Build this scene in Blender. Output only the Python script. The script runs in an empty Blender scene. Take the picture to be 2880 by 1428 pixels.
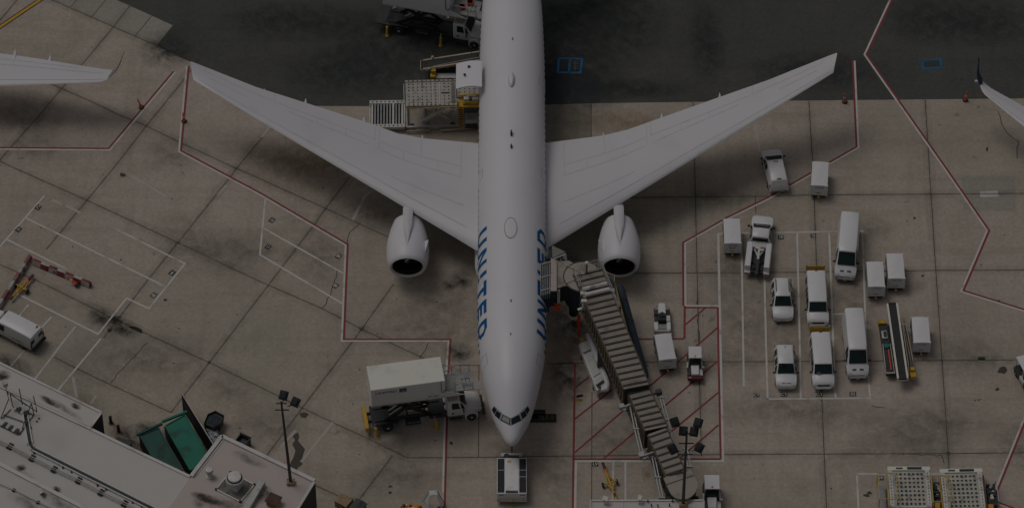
import bpy, bmesh, math, random
from mathutils import Vector, Matrix
from mathutils.bvhtree import BVHTree
random.seed(7)
R = math.radians
scene = bpy.context.scene
COL = scene.collection

# ------------------------------------------------------------------ camera
TILT = R(40.5)          # off straight down
FPX = 11500.0           # focal length in pixels of the 2880 px wide photograph
DIST = 383.0
CT, ST = math.cos(TILT), math.sin(TILT)
CAM = Vector((0, -DIST*ST, DIST*CT))
cam = bpy.data.cameras.new('camera')
cam.sensor_width = 36.0
cam.lens = FPX/2880*36.0
cam.clip_start = 1.0
cam.clip_end = 6000.0
camo = bpy.data.objects.new('camera', cam)
camo.location = CAM
camo.rotation_euler = (TILT, 0, 0)
COL.objects.link(camo)
scene.camera = camo

# ------------------------------------------------------------------ sky, sun, exposure
SUN_EL, SUN_AZ = 63.0, 304.0      # azimuth: the side the light comes from, clockwise from +y
world = bpy.data.worlds.new('World')
scene.world = world
world.use_nodes = True
wn = world.node_tree
wn.nodes.clear()
sky = wn.nodes.new('ShaderNodeTexSky')
sky.sky_type = 'NISHITA'
sky.sun_disc = False
sky.sun_elevation = R(SUN_EL)
sky.sun_rotation = R(SUN_AZ)
sky.dust_density = 4.0
hs = wn.nodes.new('ShaderNodeHueSaturation')
hs.inputs['Saturation'].default_value = 0.25      # overcast: greyed sky
bg = wn.nodes.new('ShaderNodeBackground')
bg.inputs['Strength'].default_value = 0.118
wo = wn.nodes.new('ShaderNodeOutputWorld')
wn.links.new(sky.outputs[0], hs.inputs['Color'])
wn.links.new(hs.outputs[0], bg.inputs['Color'])
wn.links.new(bg.outputs[0], wo.inputs['Surface'])
sun = bpy.data.lights.new('sun', 'SUN')
sun.energy = 1.6
sun.angle = R(24)
sun.color = (1.0, 0.965, 0.92)
suno = bpy.data.objects.new('sun', sun)
COL.objects.link(suno)
sd = Vector((math.sin(R(SUN_AZ))*math.cos(R(SUN_EL)), math.cos(R(SUN_AZ))*math.cos(R(SUN_EL)), math.sin(R(SUN_EL))))
suno.location = (0, 0, 200)
suno.rotation_euler = sd.to_track_quat('Z', 'Y').to_euler()
scene.view_settings.view_transform = 'Standard'
scene.view_settings.look = 'None'
scene.view_settings.gamma = 1.0
scene.view_settings.exposure = -2.15
scene.view_settings.use_curve_mapping = False

# ------------------------------------------------------------------ helpers
def ray(px, py):
    u, v = px-1440.0, py-714.0
    return Vector((u, FPX*ST - v*CT, -FPX*CT - v*ST))
def P(px, py, z=0.0):
    """the point of the world at height z that the photograph shows at (px, py)"""
    d = ray(px, py)
    t = (z - CAM.z)/d.z
    return CAM + d*t
def interp(x, xs, ys):
    if x <= xs[0]: return ys[0]
    for i in range(1, len(xs)):
        if x <= xs[i]:
            t = (x-xs[i-1])/(xs[i]-xs[i-1])
            return ys[i-1]+(ys[i]-ys[i-1])*t
    return ys[-1]

MATS = {}
def mat(name, rgb, rough=0.5, metal=0.0, var=0.12, scale=1.5, spec=0.4, dirt=None, detail=4.0):
    """procedural paint, metal or rubber: base colour broken up by two noises"""
    if name in MATS: return MATS[name]
    m = bpy.data.materials.new(name)
    m.use_nodes = True
    nt = m.node_tree
    b = nt.nodes['Principled BSDF']
    b.inputs['Roughness'].default_value = rough
    b.inputs['Metallic'].default_value = metal
    b.inputs['Specular IOR Level'].default_value = spec
    tc = nt.nodes.new('ShaderNodeTexCoord')
    n = nt.nodes.new('ShaderNodeTexNoise')
    n.inputs['Scale'].default_value = scale
    n.inputs['Detail'].default_value = detail
    nt.links.new(tc.outputs['Object'], n.inputs['Vector'])
    rp = nt.nodes.new('ShaderNodeValToRGB')
    d = dirt or tuple(c*(1-var*2.2) for c in rgb)
    rp.color_ramp.elements[0].position = 0.30
    rp.color_ramp.elements[0].color = (*d, 1)
    rp.color_ramp.elements[1].position = 0.62
    rp.color_ramp.elements[1].color = (*[min(1, c*(1+var*0.25)) for c in rgb], 1)
    e = rp.color_ramp.elements.new(0.45)
    e.color = (*rgb, 1)
    nt.links.new(n.outputs['Fac'], rp.inputs['Fac'])
    nt.links.new(rp.outputs['Color'], b.inputs['Base Color'])
    MATS[name] = m
    return m

class MB:
    """collects boxes, bars, tubes and lofts; build() links them as ONE mesh object"""
    def __init__(s): s.v, s.f, s.m = [], [], []
    def add(s, vs, fs, mi=0):
        o = len(s.v)
        s.v += [Vector(p) for p in vs]
        for f in fs:
            s.f.append([o+i for i in f]); s.m.append(mi)
        return s
    def box(s, c, size, mi=0, rz=0.0, M=None):
        hx, hy, hz = size[0]/2, size[1]/2, size[2]/2
        vs = [Vector((x, y, z)) for z in (-hz, hz) for x, y in ((-hx, -hy), (hx, -hy), (hx, hy), (-hx, hy))]
        T = Matrix.Translation(Vector(c)) @ (M.to_4x4() if M else Matrix.Rotation(rz, 4, 'Z'))
        return s.add([T @ p for p in vs], [(3, 2, 1, 0), (4, 5, 6, 7), (0, 1, 5, 4), (1, 2, 6, 5), (2, 3, 7, 6), (3, 0, 4, 7)], mi)
    def bb(s, x0, x1, y0, y1, z0, z1, mi=0):
        return s.box(((x0+x1)/2, (y0+y1)/2, (z0+z1)/2), (abs(x1-x0), abs(y1-y0), abs(z1-z0)), mi)
    def bar(s, a, b, w, h, mi=0):
        a, b = Vector(a), Vector(b)
        d = b-a
        L = d.length
        if L < 1e-6: return s
        y = d/L
        up = Vector((0, 0, 1)) if abs(y.z) < 0.97 else Vector((1, 0, 0))
        x = y.cross(up).normalized()
        z = x.cross(y)
        M = Matrix((x, y, z)).transposed()
        return s.box((a+b)/2, (w, L, h), mi, M=M)
    def prism(s, poly, z0, z1, mi=0, top=True):
        n = len(poly)
        vs = [Vector((p[0], p[1], z0)) for p in poly]+[Vector((p[0], p[1], z1)) for p in poly]
        ar = sum(poly[i][0]*poly[(i+1) % n][1]-poly[(i+1) % n][0]*poly[i][1] for i in range(n))
        o = list(range(n))
        fs = []
        if ar > 0:
            fs += [tuple(reversed(o)), tuple(n+i for i in o)]
            fs += [(i, (i+1) % n, n+(i+1) % n, n+i) for i in o]
        else:
            fs += [tuple(o), tuple(n+i for i in reversed(o))]
            fs += [((i+1) % n, i, n+i, n+(i+1) % n) for i in o]
        return s.add(vs, fs, mi)
    def loft(s, rings, mi=0, caps=True, closed=True, mfun=None):
        n = len(rings[0]); o = len(s.v)
        for r in rings: s.v += [Vector(p) for p in r]
        for i in range(len(rings)-1):
            for j in range(n if closed else n-1):
                k = (j+1) % n
                s.f.append([o+i*n+j, o+i*n+k, o+(i+1)*n+k, o+(i+1)*n+j])
                s.m.append(mfun(i, j) if mfun else mi)
        if caps:
            s.f.append([o+j for j in reversed(range(n))]); s.m.append(mi)
            s.f.append([o+(len(rings)-1)*n+j for j in range(n)]); s.m.append(mi)
        return s
    def tube(s, pts, r, n=8, mi=0, caps=True):
        pts = [Vector(p) for p in pts]
        rs = r if isinstance(r, (list, tuple)) else [r]*len(pts)
        rings = []
        for i, p in enumerate(pts):
            d = (pts[min(i+1, len(pts)-1)]-pts[max(i-1, 0)]).normalized()
            up = Vector((0, 0, 1)) if abs(d.z) < 0.95 else Vector((1, 0, 0))
            a = d.cross(up).normalized(); b = a.cross(d)
            rings.append([p+a*(rs[i]*math.cos(2*math.pi*k/n))-b*(rs[i]*math.sin(2*math.pi*k/n)) for k in range(n)])
        return s.loft(rings, mi, caps)
    def lathe(s, c, prof, n=24, axis='Z', mi=0, caps=True, mfun=None):
        c = Vector(c); rings = []
        for a, r in prof:
            ring = []
            for k in range(n):
                t = 2*math.pi*k/n
                u, w = r*math.cos(t), r*math.sin(t)
                ring.append(c+(Vector((u, w, a)) if axis == 'Z' else Vector((w, a, u)) if axis == 'Y' else Vector((a, u, w))))
            rings.append(ring)
        return s.loft(rings, mi, caps, mfun=mfun)
    def quad(s, a, b, c, d, mi=0): return s.add([a, b, c, d], [(0, 1, 2, 3)], mi)
    def plate(s, pts, n, th, mi=0):
        """a thin slab: an outline and its copy th further along n"""
        n = Vector(n).normalized()*th
        k = len(pts)
        pts = [Vector(p) for p in pts]
        return s.add(pts+[p+n for p in pts], [tuple(reversed(range(k))), tuple(range(k, 2*k))]+[(i, (i+1) % k, k+(i+1) % k, k+i) for i in range(k)], mi)
    def build(s, name, mats, parent=None, smooth=None, bevel=0.0, loc=None, fix=True):
        me = bpy.data.meshes.new(name)
        me.from_pydata([tuple(p) for p in s.v], [], s.f)
        if not isinstance(mats, (list, tuple)): mats = [mats]
        for m in mats: me.materials.append(m)
        me.polygons.foreach_set('material_index', s.m)
        if fix:
            bm = bmesh.new(); bm.from_mesh(me)
            bmesh.ops.recalc_face_normals(bm, faces=bm.faces)
            bm.to_mesh(me); bm.free()
        if smooth:
            me.polygons.foreach_set('use_smooth', [True]*len(me.polygons))
            me.set_sharp_from_angle(angle=R(smooth))
        me.update()
        o = bpy.data.objects.new(name, me)
        COL.objects.link(o)
        if parent: o.parent = parent
        if loc is not None: o.location = loc
        if bevel:
            b = o.modifiers.new('bevel', 'BEVEL')
            b.width = bevel; b.segments = 2; b.limit_method = 'ANGLE'; b.angle_limit = R(40)
        return o

def tag(o, label, cat, group=None):
    o['label'] = label; o['category'] = cat
    if group: o['group'] = group
    return o
def thing(name, label, cat, loc=(0, 0, 0), rz=0.0, group=None):
    o = bpy.data.objects.new(name, None)
    o.empty_display_size = 0.3
    COL.objects.link(o)
    o.location = loc; o.rotation_euler = (0, 0, rz)
    return tag(o, label, cat, group)
def struct(o):
    o['kind'] = 'structure'
    return o
def kids(o): return [c for c in bpy.data.objects if c.parent == o]
def dup(o, label=None, loc=None, rz=None, parent=None):
    c = o.copy(); COL.objects.link(c)
    if parent: c.parent = parent
    if label: c['label'] = label
    if loc is not None: c.location = loc
    if rz is not None: c.rotation_euler = (0, 0, rz)
    for k in kids(o): dup(k, parent=c)
    return c

_tx = {}
def text_geo(txt, bold=0.0):
    """outline letters of the built-in font as plain vertices and faces, 1 unit high"""
    if (txt, bold) in _tx: return _tx[(txt, bold)]
    cu = bpy.data.curves.new('letters', 'FONT')
    cu.body = txt; cu.size = 1.0; cu.align_x = 'CENTER'; cu.align_y = 'CENTER'; cu.offset = bold
    cu.resolution_u = 3
    ob = bpy.data.objects.new('letters', cu); COL.objects.link(ob)
    dg = bpy.context.evaluated_depsgraph_get(); dg.update()
    me = bpy.data.meshes.new_from_object(ob.evaluated_get(dg))
    g = ([v.co.copy() for v in me.vertices], [tuple(p.vertices) for p in me.polygons])
    bpy.data.objects.remove(ob); bpy.data.curves.remove(cu); bpy.data.meshes.remove(me)
    _tx[(txt, bold)] = g
    return g
def put_text(mb, txt, o, ux, uy, h, wscale=1.0, bold=0.0, mi=0, off=0.0):
    vs, fs = text_geo(txt, bold)
    o, ux, uy = Vector(o), Vector(ux).normalized(), Vector(uy).normalized()
    n = ux.cross(uy).normalized()*off
    mb.add([o+ux*(p.x*h*1.4*wscale)+uy*(p.y*h*1.4)+n for p in vs], fs, mi)

# ------------------------------------------------------------------ materials
WHITE = mat('white_paint', (0.68, 0.66, 0.685), 0.42, var=0.012, scale=0.25)
WHITE2 = mat('vehicle_white_paint', (0.70, 0.685, 0.69), 0.32, var=0.03, scale=0.8)
WINGG = mat('wing_grey_paint', (0.61, 0.588, 0.61), 0.42, var=0.025, scale=0.25)
SLAT = mat('bare_slat_metal', (0.63, 0.615, 0.62), 0.45, 0.0, var=0.04)
WSEAM = mat('wing_seam', (0.52, 0.50, 0.515), 0.6)
SEAM = mat('panel_seam', (0.30, 0.29, 0.29), 0.6)
OFFW = mat('cream_paint', (0.70, 0.68, 0.60), 0.5, var=0.06, scale=0.6)
DIRTYW = mat('worn_white_paint', (0.56, 0.54, 0.51), 0.55, var=0.22, scale=1.2)
BLACK = mat('black_rubber', (0.034, 0.034, 0.036), 0.75, var=0.2)
BLACKM = mat('black_metal', (0.032, 0.035, 0.039), 0.5, var=0.2)
DARK = mat('dark_grey_metal', (0.05, 0.052, 0.055), 0.5, var=0.2)
NAVY = mat('dark_blue_fabric', (0.022, 0.034, 0.050), 0.7, var=0.25)
GLASS = mat('dark_glass', (0.010, 0.022, 0.024), 0.10, var=0.3, scale=0.9, spec=0.35)
GREY = mat('grey_metal', (0.30, 0.30, 0.295), 0.45, 0.2, var=0.15)
GALV = mat('galvanised_metal', (0.42, 0.42, 0.41), 0.45, 0.3, var=0.12)
YEL = mat('yellow_paint', (0.52, 0.31, 0.03), 0.5, var=0.18)
PALEY = mat('pale_yellow_paint', (0.50, 0.37, 0.13), 0.55, var=0.18)
ORANGE = mat('orange_plastic', (0.75, 0.11, 0.02), 0.5, var=0.12)
RED = mat('red_paint', (0.30, 0.018, 0.022), 0.5, var=0.15)
BLUE = mat('livery_blue_paint', (0.002, 0.095, 0.280), 0.6, var=0.04, spec=0.15)
TAN = mat('tan_bridge_paint', (0.31, 0.272, 0.225), 0.6, var=0.2, scale=0.7)
TAND = mat('brown_bridge_rib', (0.055, 0.048, 0.042), 0.7, var=0.2)
TANW = mat('bridge_wall_paint', (0.31, 0.265, 0.185), 0.6, var=0.2)
TANR = mat('tan_rail_paint', (0.42, 0.34, 0.25), 0.55, var=0.15)
RUST = mat('rusty_metal', (0.12, 0.055, 0.03), 0.8, var=0.3, scale=3)
WOOD = mat('pallet_wood', (0.40, 0.29, 0.17), 0.8, var=0.25, scale=3)
GREEN = mat('green_dumpster_paint', (0.002, 0.150, 0.095), 0.45, var=0.22, scale=0.6, dirt=(0.004, 0.060, 0.042))
GREEND = mat('faded_green_lid', (0.012, 0.075, 0.056), 0.55, var=0.25, scale=0.8)
HIVIS = mat('high_visibility_cloth', (0.36, 0.55, 0.05), 0.8, var=0.15, scale=6)
SKIN = mat('skin', (0.42, 0.24, 0.16), 0.6, var=0.08, scale=8)
CLOTH = mat('dark_work_trousers', (0.02, 0.025, 0.04), 0.85, var=0.2, scale=6)
ROOFW = mat('roof_membrane', (0.53, 0.495, 0.47), 0.7, var=0.06, scale=0.10, detail=8)
ROOFP = mat('pinkish_roof_membrane', (0.47, 0.405, 0.37), 0.75, var=0.08, scale=0.16, detail=8)
PARAP = mat('parapet_cap', (0.58, 0.56, 0.54), 0.6, var=0.12, scale=0.6)
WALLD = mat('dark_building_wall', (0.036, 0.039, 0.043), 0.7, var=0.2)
LAMPG = mat('lamp_lens', (0.5, 0.5, 0.48), 0.2)
HEADL = mat('headlight_glass', (0.30, 0.30, 0.29), 0.15, var=0.3, scale=6)
TAILL = mat('tail_light_red', (0.25, 0.015, 0.015), 0.3)
FAN = mat('fan_blades', (0.012, 0.013, 0.015), 0.4, 0.5)
TEAL = mat('teal_plastic', (0.02, 0.16, 0.17), 0.5)
# ------------------------------------------------------------------ the apron
def ground_mat(name, tones, stain, fine=0.10, rough=0.85, streak=0.35, stain_amt=0.55):
    """tones: three base colours blended by large noise; stain: darker dirt with its own blotches"""
    m = bpy.data.materials.new(name); m.use_nodes = True
    nt = m.node_tree; L = nt.links
    b = nt.nodes['Principled BSDF']
    b.inputs['Roughness'].default_value = rough
    b.inputs['Specular IOR Level'].default_value = 0.15
    tc = nt.nodes.new('ShaderNodeTexCoord')
    def noise(scale, detail, rough_=0.55, sx=1.0, sy=1.0, off=0.0):
        mp = nt.nodes.new('ShaderNodeMapping')
        mp.inputs['Scale'].default_value = (sx, sy, 1)
        mp.inputs['Location'].default_value = (off, off*0.7, off)
        n = nt.nodes.new('ShaderNodeTexNoise')
        n.inputs['Scale'].default_value = scale; n.inputs['Detail'].default_value = detail
        n.inputs['Roughness'].default_value = rough_
        L.new(tc.outputs['Object'], mp.inputs['Vector']); L.new(mp.outputs['Vector'], n.inputs['Vector'])
        return n.outputs['Fac']
    def ramp(fac, stops):
        r = nt.nodes.new('ShaderNodeValToRGB')
        while len(r.color_ramp.elements) < len(stops): r.color_ramp.elements.new(0.5)
        for e, (p, c) in zip(r.color_ramp.elements, stops): e.position = p; e.color = (*c, 1)
        L.new(fac, r.inputs['Fac']); return r.outputs['Color']
    def mix(fac, a, c, mode='MIX'):
        x = nt.nodes.new('ShaderNodeMix'); x.data_type = 'RGBA'; x.blend_type = mode
        if isinstance(fac, float): x.inputs[0].default_value = fac
        else: L.new(fac, x.inputs[0])
        L.new(a, x.inputs[6])
        if isinstance(c, tuple): x.inputs[7].default_value = (*c, 1)
        else: L.new(c, x.inputs[7])
        return x.outputs[2]
    col = ramp(noise(0.035, 4, 0.5, off=3), [(0.33, tones[0]), (0.50, tones[1]), (0.66, tones[2])])
    # slabs poured at different times: faint per-slab tone
    vo = nt.nodes.new('ShaderNodeTexVoronoi'); vo.distance = 'CHEBYCHEV'; vo.inputs['Scale'].default_value = 0.085
    vo.inputs['Randomness'].default_value = 0.55
    L.new(tc.outputs['Object'], vo.inputs['Vector'])
    sp = nt.nodes.new('ShaderNodeSeparateColor'); L.new(vo.outputs['Color'], sp.inputs[0])
    col = mix(0.55, col, ramp(sp.outputs[0], [(0.0, (0.86, 0.88, 0.87)), (1.0, (1.0, 1.0, 1.0))]), 'MULTIPLY')
    # blotches of grime
    g = ramp(noise(0.16, 9, 0.68, off=11), [(0.46, (0, 0, 0)), (0.74, (1, 1, 1))])
    gm = nt.nodes.new('ShaderNodeMath'); gm.operation = 'MULTIPLY'; gm.inputs[1].default_value = stain_amt
    L.new(g, gm.inputs[0])
    col = mix(gm.outputs[0], col, stain)
    # tyre and rain streaks, stretched both ways
    for sx, sy, o, w in ((0.12, 1.5, 5, streak), (1.3, 0.10, 19, streak*0.8)):
        s = ramp(noise(0.55, 6, 0.6, sx, sy, o), [(0.52, (0, 0, 0)), (0.78, (1, 1, 1))])
        sm = nt.nodes.new('ShaderNodeMath'); sm.operation = 'MULTIPLY'; sm.inputs[1].default_value = w
        L.new(s, sm.inputs[0])
        col = mix(sm.outputs[0], col, stain)
    # small dark spots and fine grain
    s = ramp(noise(0.9, 3, 0.5, off=31), [(0.70, (0, 0, 0)), (0.76, (1, 1, 1))])
    sm = nt.nodes.new('ShaderNodeMath'); sm.operation = 'MULTIPLY'; sm.inputs[1].default_value = 0.45
    L.new(s, sm.inputs[0])
    col = mix(sm.outputs[0], col, tuple(c*0.55 for c in stain))
    col = mix(1.0, col, ramp(noise(3.2, 6, 0.7, off=41), [(0.25, (1-fine*2, 1-fine*2, 1-fine*2)), (0.7, (1+fine, 1+fine, 1+fine))]), 'MULTIPLY')
    L.new(col, b.inputs['Base Color'])
    return m
CONC = ground_mat('apron_concrete', ((0.385, 0.342, 0.278), (0.450, 0.382, 0.322), (0.475, 0.398, 0.340)), (0.225, 0.202, 0.158), stain_amt=0.5)
CONC2 = ground_mat('pale_slab_concrete', ((0.34, 0.315, 0.27), (0.36, 0.33, 0.285), (0.38, 0.34, 0.295)), (0.22, 0.20, 0.165), stain_amt=0.35)
ASPH = ground_mat('asphalt', ((0.098, 0.097, 0.086), (0.088, 0.088, 0.081), (0.106, 0.102, 0.090)), (0.060, 0.061, 0.058), fine=0.12, streak=0.5, stain_amt=0.7)
JOINT = mat('joint_sealant', (0.045, 0.040, 0.035), 0.9, var=0.3, scale=0.4)
LINEW = mat('worn_white_line_paint', (0.56, 0.54, 0.50), 0.7, var=0.22, scale=0.9, dirt=(0.38, 0.35, 0.30), detail=11)
LINEF = mat('faded_white_line_paint', (0.43, 0.41, 0.37), 0.8, var=0.12, scale=0.7, dirt=(0.37, 0.33, 0.29), detail=9)
LINER = mat('worn_red_line_paint', (0.23, 0.034, 0.040), 0.7, var=0.25, scale=0.6, dirt=(0.15, 0.055, 0.045), detail=8)
LINEY = mat('yellow_line_paint', (0.55, 0.30, 0.02), 0.7, var=0.15, scale=0.5)
LINEB = mat('line_border_paint', (0.03, 0.035, 0.05), 0.8, var=0.2)
LINEC = mat('blue_pit_paint', (0.008, 0.115, 0.25), 0.7, var=0.4, scale=1.2, dirt=(0.02, 0.06, 0.10), detail=8)
STENB = mat('black_stencil_paint', (0.03, 0.03, 0.03), 0.8, var=0.3, scale=2)
PATCH = mat('pale_repair_patch', (0.56, 0.54, 0.52), 0.8, var=0.1, scale=0.7)
WETM = mat('dark_wet_stain', (0.055, 0.045, 0.032), 0.35, var=0.2, scale=0.6)
TIREM = mat('dark_spot', (0.06, 0.05, 0.04), 0.8, var=0.3, scale=2)

def sheet(name, m, polys, z):
    mb = MB()
    for poly in polys:
        pts = [P(x, y, z) for x, y in poly]
        mb.add(pts, [tuple(range(len(pts)))])
    o = mb.build(name, m)
    for p in o.data.polygons:
        if p.normal.z < 0: p.flip()
    return struct(o)
def strip_geo(mb, pts, w, off=0.0, closed=False):
    """a painted band along a world polyline, mitred at its corners, off = sideways shift (+ = left of travel)"""
    n = len(pts)
    ps = [Vector((p[0], p[1])) for p in pts]
    L, Rr = [], []
    for i in range(n):
        ds = []
        if i > 0 or closed: ds.append((ps[i]-ps[i-1]).normalized())
        if i < n-1 or closed: ds.append((ps[(i+1) % n]-ps[i]).normalized())
        ns = [Vector((-d.y, d.x)) for d in ds]
        m = sum(ns, Vector((0, 0))).normalized()
        k = 1/max(0.35, m.dot(ns[0]))
        L.append(ps[i]+m*k*(off+w/2)); Rr.append(ps[i]+m*k*(off-w/2))
    z = pts[0][2]
    rng = range(n if closed else n-1)
    for i in rng:
        j = (i+1) % n
        mb.add([(*Rr[i], z), (*Rr[j], z), (*L[j], z), (*L[i], z)], [(0, 1, 2, 3)])
def lines(name, m, polys, w, z, off=0.0):
    mb = MB()
    for poly in polys: strip_geo(mb, [P(x, y, z) for x, y in poly], w, off)
    return struct(mb.build(name, m))

g = MB(); S = 4000
g.add([(-S, -S, 0), (S, -S, 0), (S, S, 0), (-S, S, 0)], [(0, 1, 2, 3)])
struct(g.build('ground', CONC))
sheet('asphalt_apron', ASPH, [[(326, 0), (365, 17), (427, 45), (486, 72), (440, 129), (535, 173), (720, 256), (812, 298), (1037, 299), (1535, 295.5), (1665, 291), (2160, 284), (2602, 280), (2880, 277), (3300, 273), (3500, -600), (-400, -600), (-400, -330), (-60, -170)]], 0.004)
sheet('pale_concrete_slabs', CONC2, [[(-250, -175), (145, 0), (440, 129), (486, 72), (427, 45), (365, 17), (326, 0), (-60, -170)]], 0.008)
# faint ghost patch and bright plate on the far right
sheet('repair_patch', PATCH, [[(2756, 538), (2806, 536), (2808, 553), (2757, 555)]], 0.008)
sheet('slab_patch', CONC2, [[(2702, 494), (2856, 494), (2856, 594), (2709, 592)]], 0.004)
ASPD = ground_mat('dark_patch_asphalt', ((0.056, 0.059, 0.063), (0.052, 0.055, 0.059), (0.062, 0.064, 0.066)), (0.038, 0.040, 0.042), fine=0.1)
sheet('asphalt_patch', ASPD, [[(1500, 176), (1560, 184), (1641, 189), (1668, 201), (1690, 216), (1688, 290.5), (1500, 296)]], 0.0065)
CONCD = ground_mat('dark_slab_concrete', ((0.24, 0.22, 0.18), (0.27, 0.24, 0.195), (0.30, 0.26, 0.21)), (0.13, 0.12, 0.10), streak=0.6)
sheet('dark_slab', CONCD, [[(1450, 297), (1535, 296), (1662, 292), (1663, 400), (1450, 420)]], 0.0065)
# joints between slabs
J = [
 [(1765, 556), (1801, 555), (2160, 552), (2288, 548), (2616, 546), (2880, 544), (3100, 542)],
 [(1620, 770), (1794, 768), (2160, 766), (2632, 760), (2880, 759), (3100, 757)],
 [(1536, 1022), (1860, 1017), (2160, 1016), (2650, 1013), (2880, 1011), (3100, 1009)],
 [(1145, 1286), (1346, 1285), (1440, 1283), (1932, 1278), (2160, 1276), (2667, 1274), (2880, 1272), (3100, 1270)],
 [(1663, 290), (1663, 390)], [(1950, 288), (1954, 476), (1962, 830), (1967, 1045), (1973, 1282)],
 [(2275, 284), (2288, 500), (2297, 760), (2311, 1110), (2318, 1276), (2325, 1440), (2332, 1600)],
 [(2602, 281), (2616, 510), (2632, 760), (2645, 950), (2656, 1110), (2667, 1274), (2675, 1440)],
 [(1665, 1100), (1664, 1440)], [(1347, 1025), (1346, 1284)], [(1240, 1026), (1348, 1027)], [(2124, 552), (2126, 600)],
 # left, turned grid
 [(365, 17), (317, 79), (229, 184), (183, 238), (104, 332), (67, 373), (-40, 495)],
 [(560, 165), (512, 231), (410, 356), (319, 473), (244, 564), (130, 701)],
 [(760, 360), (720, 408), (663, 476), (648, 498), (501, 681), (414, 789), (291, 950)],
 [(983, 498), (916, 586), (884, 631), (753, 804), (720, 847), (641, 950), (522, 1105), (481, 1159)],
 [(1107, 798), (1018, 924), (997, 952), (917, 1058), (850, 1146), (750, 1280)],
 [(1104, 1280), (1009, 1405), (985, 1440)],
 [(-250, -175), (145, 0), (440, 129), (535, 173)],
 [(-20, 172), (156, 242), (250, 283), (332, 322), (406, 352), (503, 399), (663, 473), (720, 498), (916, 586), (1087, 664), (1180, 706)],
 [(-40, 435), (48, 476), (242, 562), (498, 681), (720, 786), (906, 867), (1018, 925), (1197, 1010), (1240, 1027)],
 [(-60, 715), (0, 744), (101, 787), (257, 864), (320, 895), (443, 952), (589, 1019), (720, 1082), (850, 1146), (940, 1189), (1033, 1231), (1145, 1286)],
 [(153, 1004), (227, 1041), (309, 1080), (481, 1159)], [(880, 1360), (955, 1395), (1010, 1420)],
 [(216, 0), (200, 19)], [(298, 0), (259, 47)], [(427, 45), (380, 102)], [(48, 0), (0, 58), (-30, 95)]]
lines('pavement_joint', JOINT, J, 0.065, 0.012)
def crack(pts, amp=3.0):
    out = []
    for (x0, y0), (x1, y1) in zip(pts, pts[1:]):
        n = max(2, int(math.hypot(x1-x0, y1-y0)/9))
        for i in range(n):
            t = i/n
            out.append((x0+(x1-x0)*t+random.uniform(-amp, amp), y0+(y1-y0)*t+random.uniform(-amp, amp)*0.7))
    return out+[pts[-1]]
lines('pavement_crack', JOINT, [crack(p) for p in (
 [(2808, 315), (2815, 340), (2832, 372), (2862, 400), (2862, 445)], [(415, 963), (350, 1030), (309, 1077)],
 [(1204, 963), (1182, 1008)], [(1013, 625), (985, 655), (975, 690)], [(950, 760), (930, 830), (905, 868)],
 [(2450, 1141), (2490, 1146)], [(2540, 1276), (2650, 1280), (2655, 1300)], [(1962, 840), (1966, 960)])], 0.07, 0.010)

# ------------------------------------------------------------------ painted lines
B = {'L1': ([(-60, 417), (307, 420), (491, 202)], 1), 'L2': ([(528, 186), (506, 425), (735, 547), (975, 688), (964, 956), (1264, 956), (1257, 1060), (1247, 1440)], 1),
     'L3': ([(2401, 171), (2412, 414), (2160, 558), (2047, 613), (1924, 683), (1925, 860)], -1),
     'L4': ([(2560, -110), (2506, 0), (2434, 154), (2660, 476), (2779, 648), (2706, 818), (2880, 872), (2990, 903)], 1),
     'L5': ([(2950, 1020), (2880, 1184), (2790, 1407), (2850, 1430), (2900, 1450)], 1)}
for k, (p, s) in B.items():
    lines('red_boundary_line', LINER, [p], 0.19, 0.016, 0.10*s)
    lines('white_boundary_line', LINEW, [p], 0.18, 0.016, -0.09*s)
lines('red_boundary_line', LINER, [[(1617, 1020), (1615, 1160), (1613, 1291), (1611, 1440)], [(1613, 1290), (2027, 1289.5)], [(2019, 864), (2020, 952), (2027, 1288)],
      [(1928, 864), (2018, 864)], [(1926, 860), (1925, 952)], [(1770, 953), (1924, 952)]], 0.19, 0.016)
lines('white_boundary_line', LINEW, [[(1616, 1295.5), (2033.5, 1295.5), (2026, 960), (2020, 657)], [(1620, 1297), (1617, 1440)], [(1929, 860), (2021, 860)]], 0.22, 0.0155)
lines('red_hatch_line', LINER, [[(1928, 912), (1984, 865)], [(2018, 921), (1940, 988), (1825, 1087)], [(2018, 1015), (1857, 1151), (1800, 1200)], [(2020, 1103), (1887, 1213), (1820, 1268)],
      [(2021, 1194), (1910, 1289)], [(1658, 1058), (1619, 1088)], [(1720, 1096), (1617, 1177)], [(1760, 1148), (1617, 1271)], [(1795, 1206), (1697, 1289)]], 0.17, 0.0145)
lines('white_stall_line', LINEW, [[(2019, 657), (2170, 654), (2430, 650)], [(2085, 656), (2089, 900), (2092, 1085)], [(2150, 774), (2154, 952), (2159, 1122)], [(2242, 654), (2249, 952), (2252, 1118)],
      [(2332, 652), (2343, 952), (2350, 1118)], [(2425, 651), (2436, 952), (2447, 1118)], [(2156, 1121), (2450, 1119)], [(2344, 883), (2434, 881)],
      [(2408, 1331.5), (2700, 1331.5)], [(2410, 1332), (2415, 1440)], [(1725, 1298), (1723, 1407)], [(1759, 1298), (1759, 1440)],
      [(746, 560), (731, 716), (963, 853)], [(742, 642), (967, 769)],
      [(125, 550), (71, 612), (-30, 727)], [(71, 612), (466, 806)], [(19, 673), (140, 733), (190, 757)], [(332, 647), (520, 741), (419, 867), (356, 838), (276, 939), (48, 825)],
      [(80, 856), (50, 893)], [(145, 890), (118, 920)], [(76, 976), (28, 1032)], [(212, 918), (186, 950), (96, 1068)], [(284, 951), (160, 1100)]], 0.17, 0.016)
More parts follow.
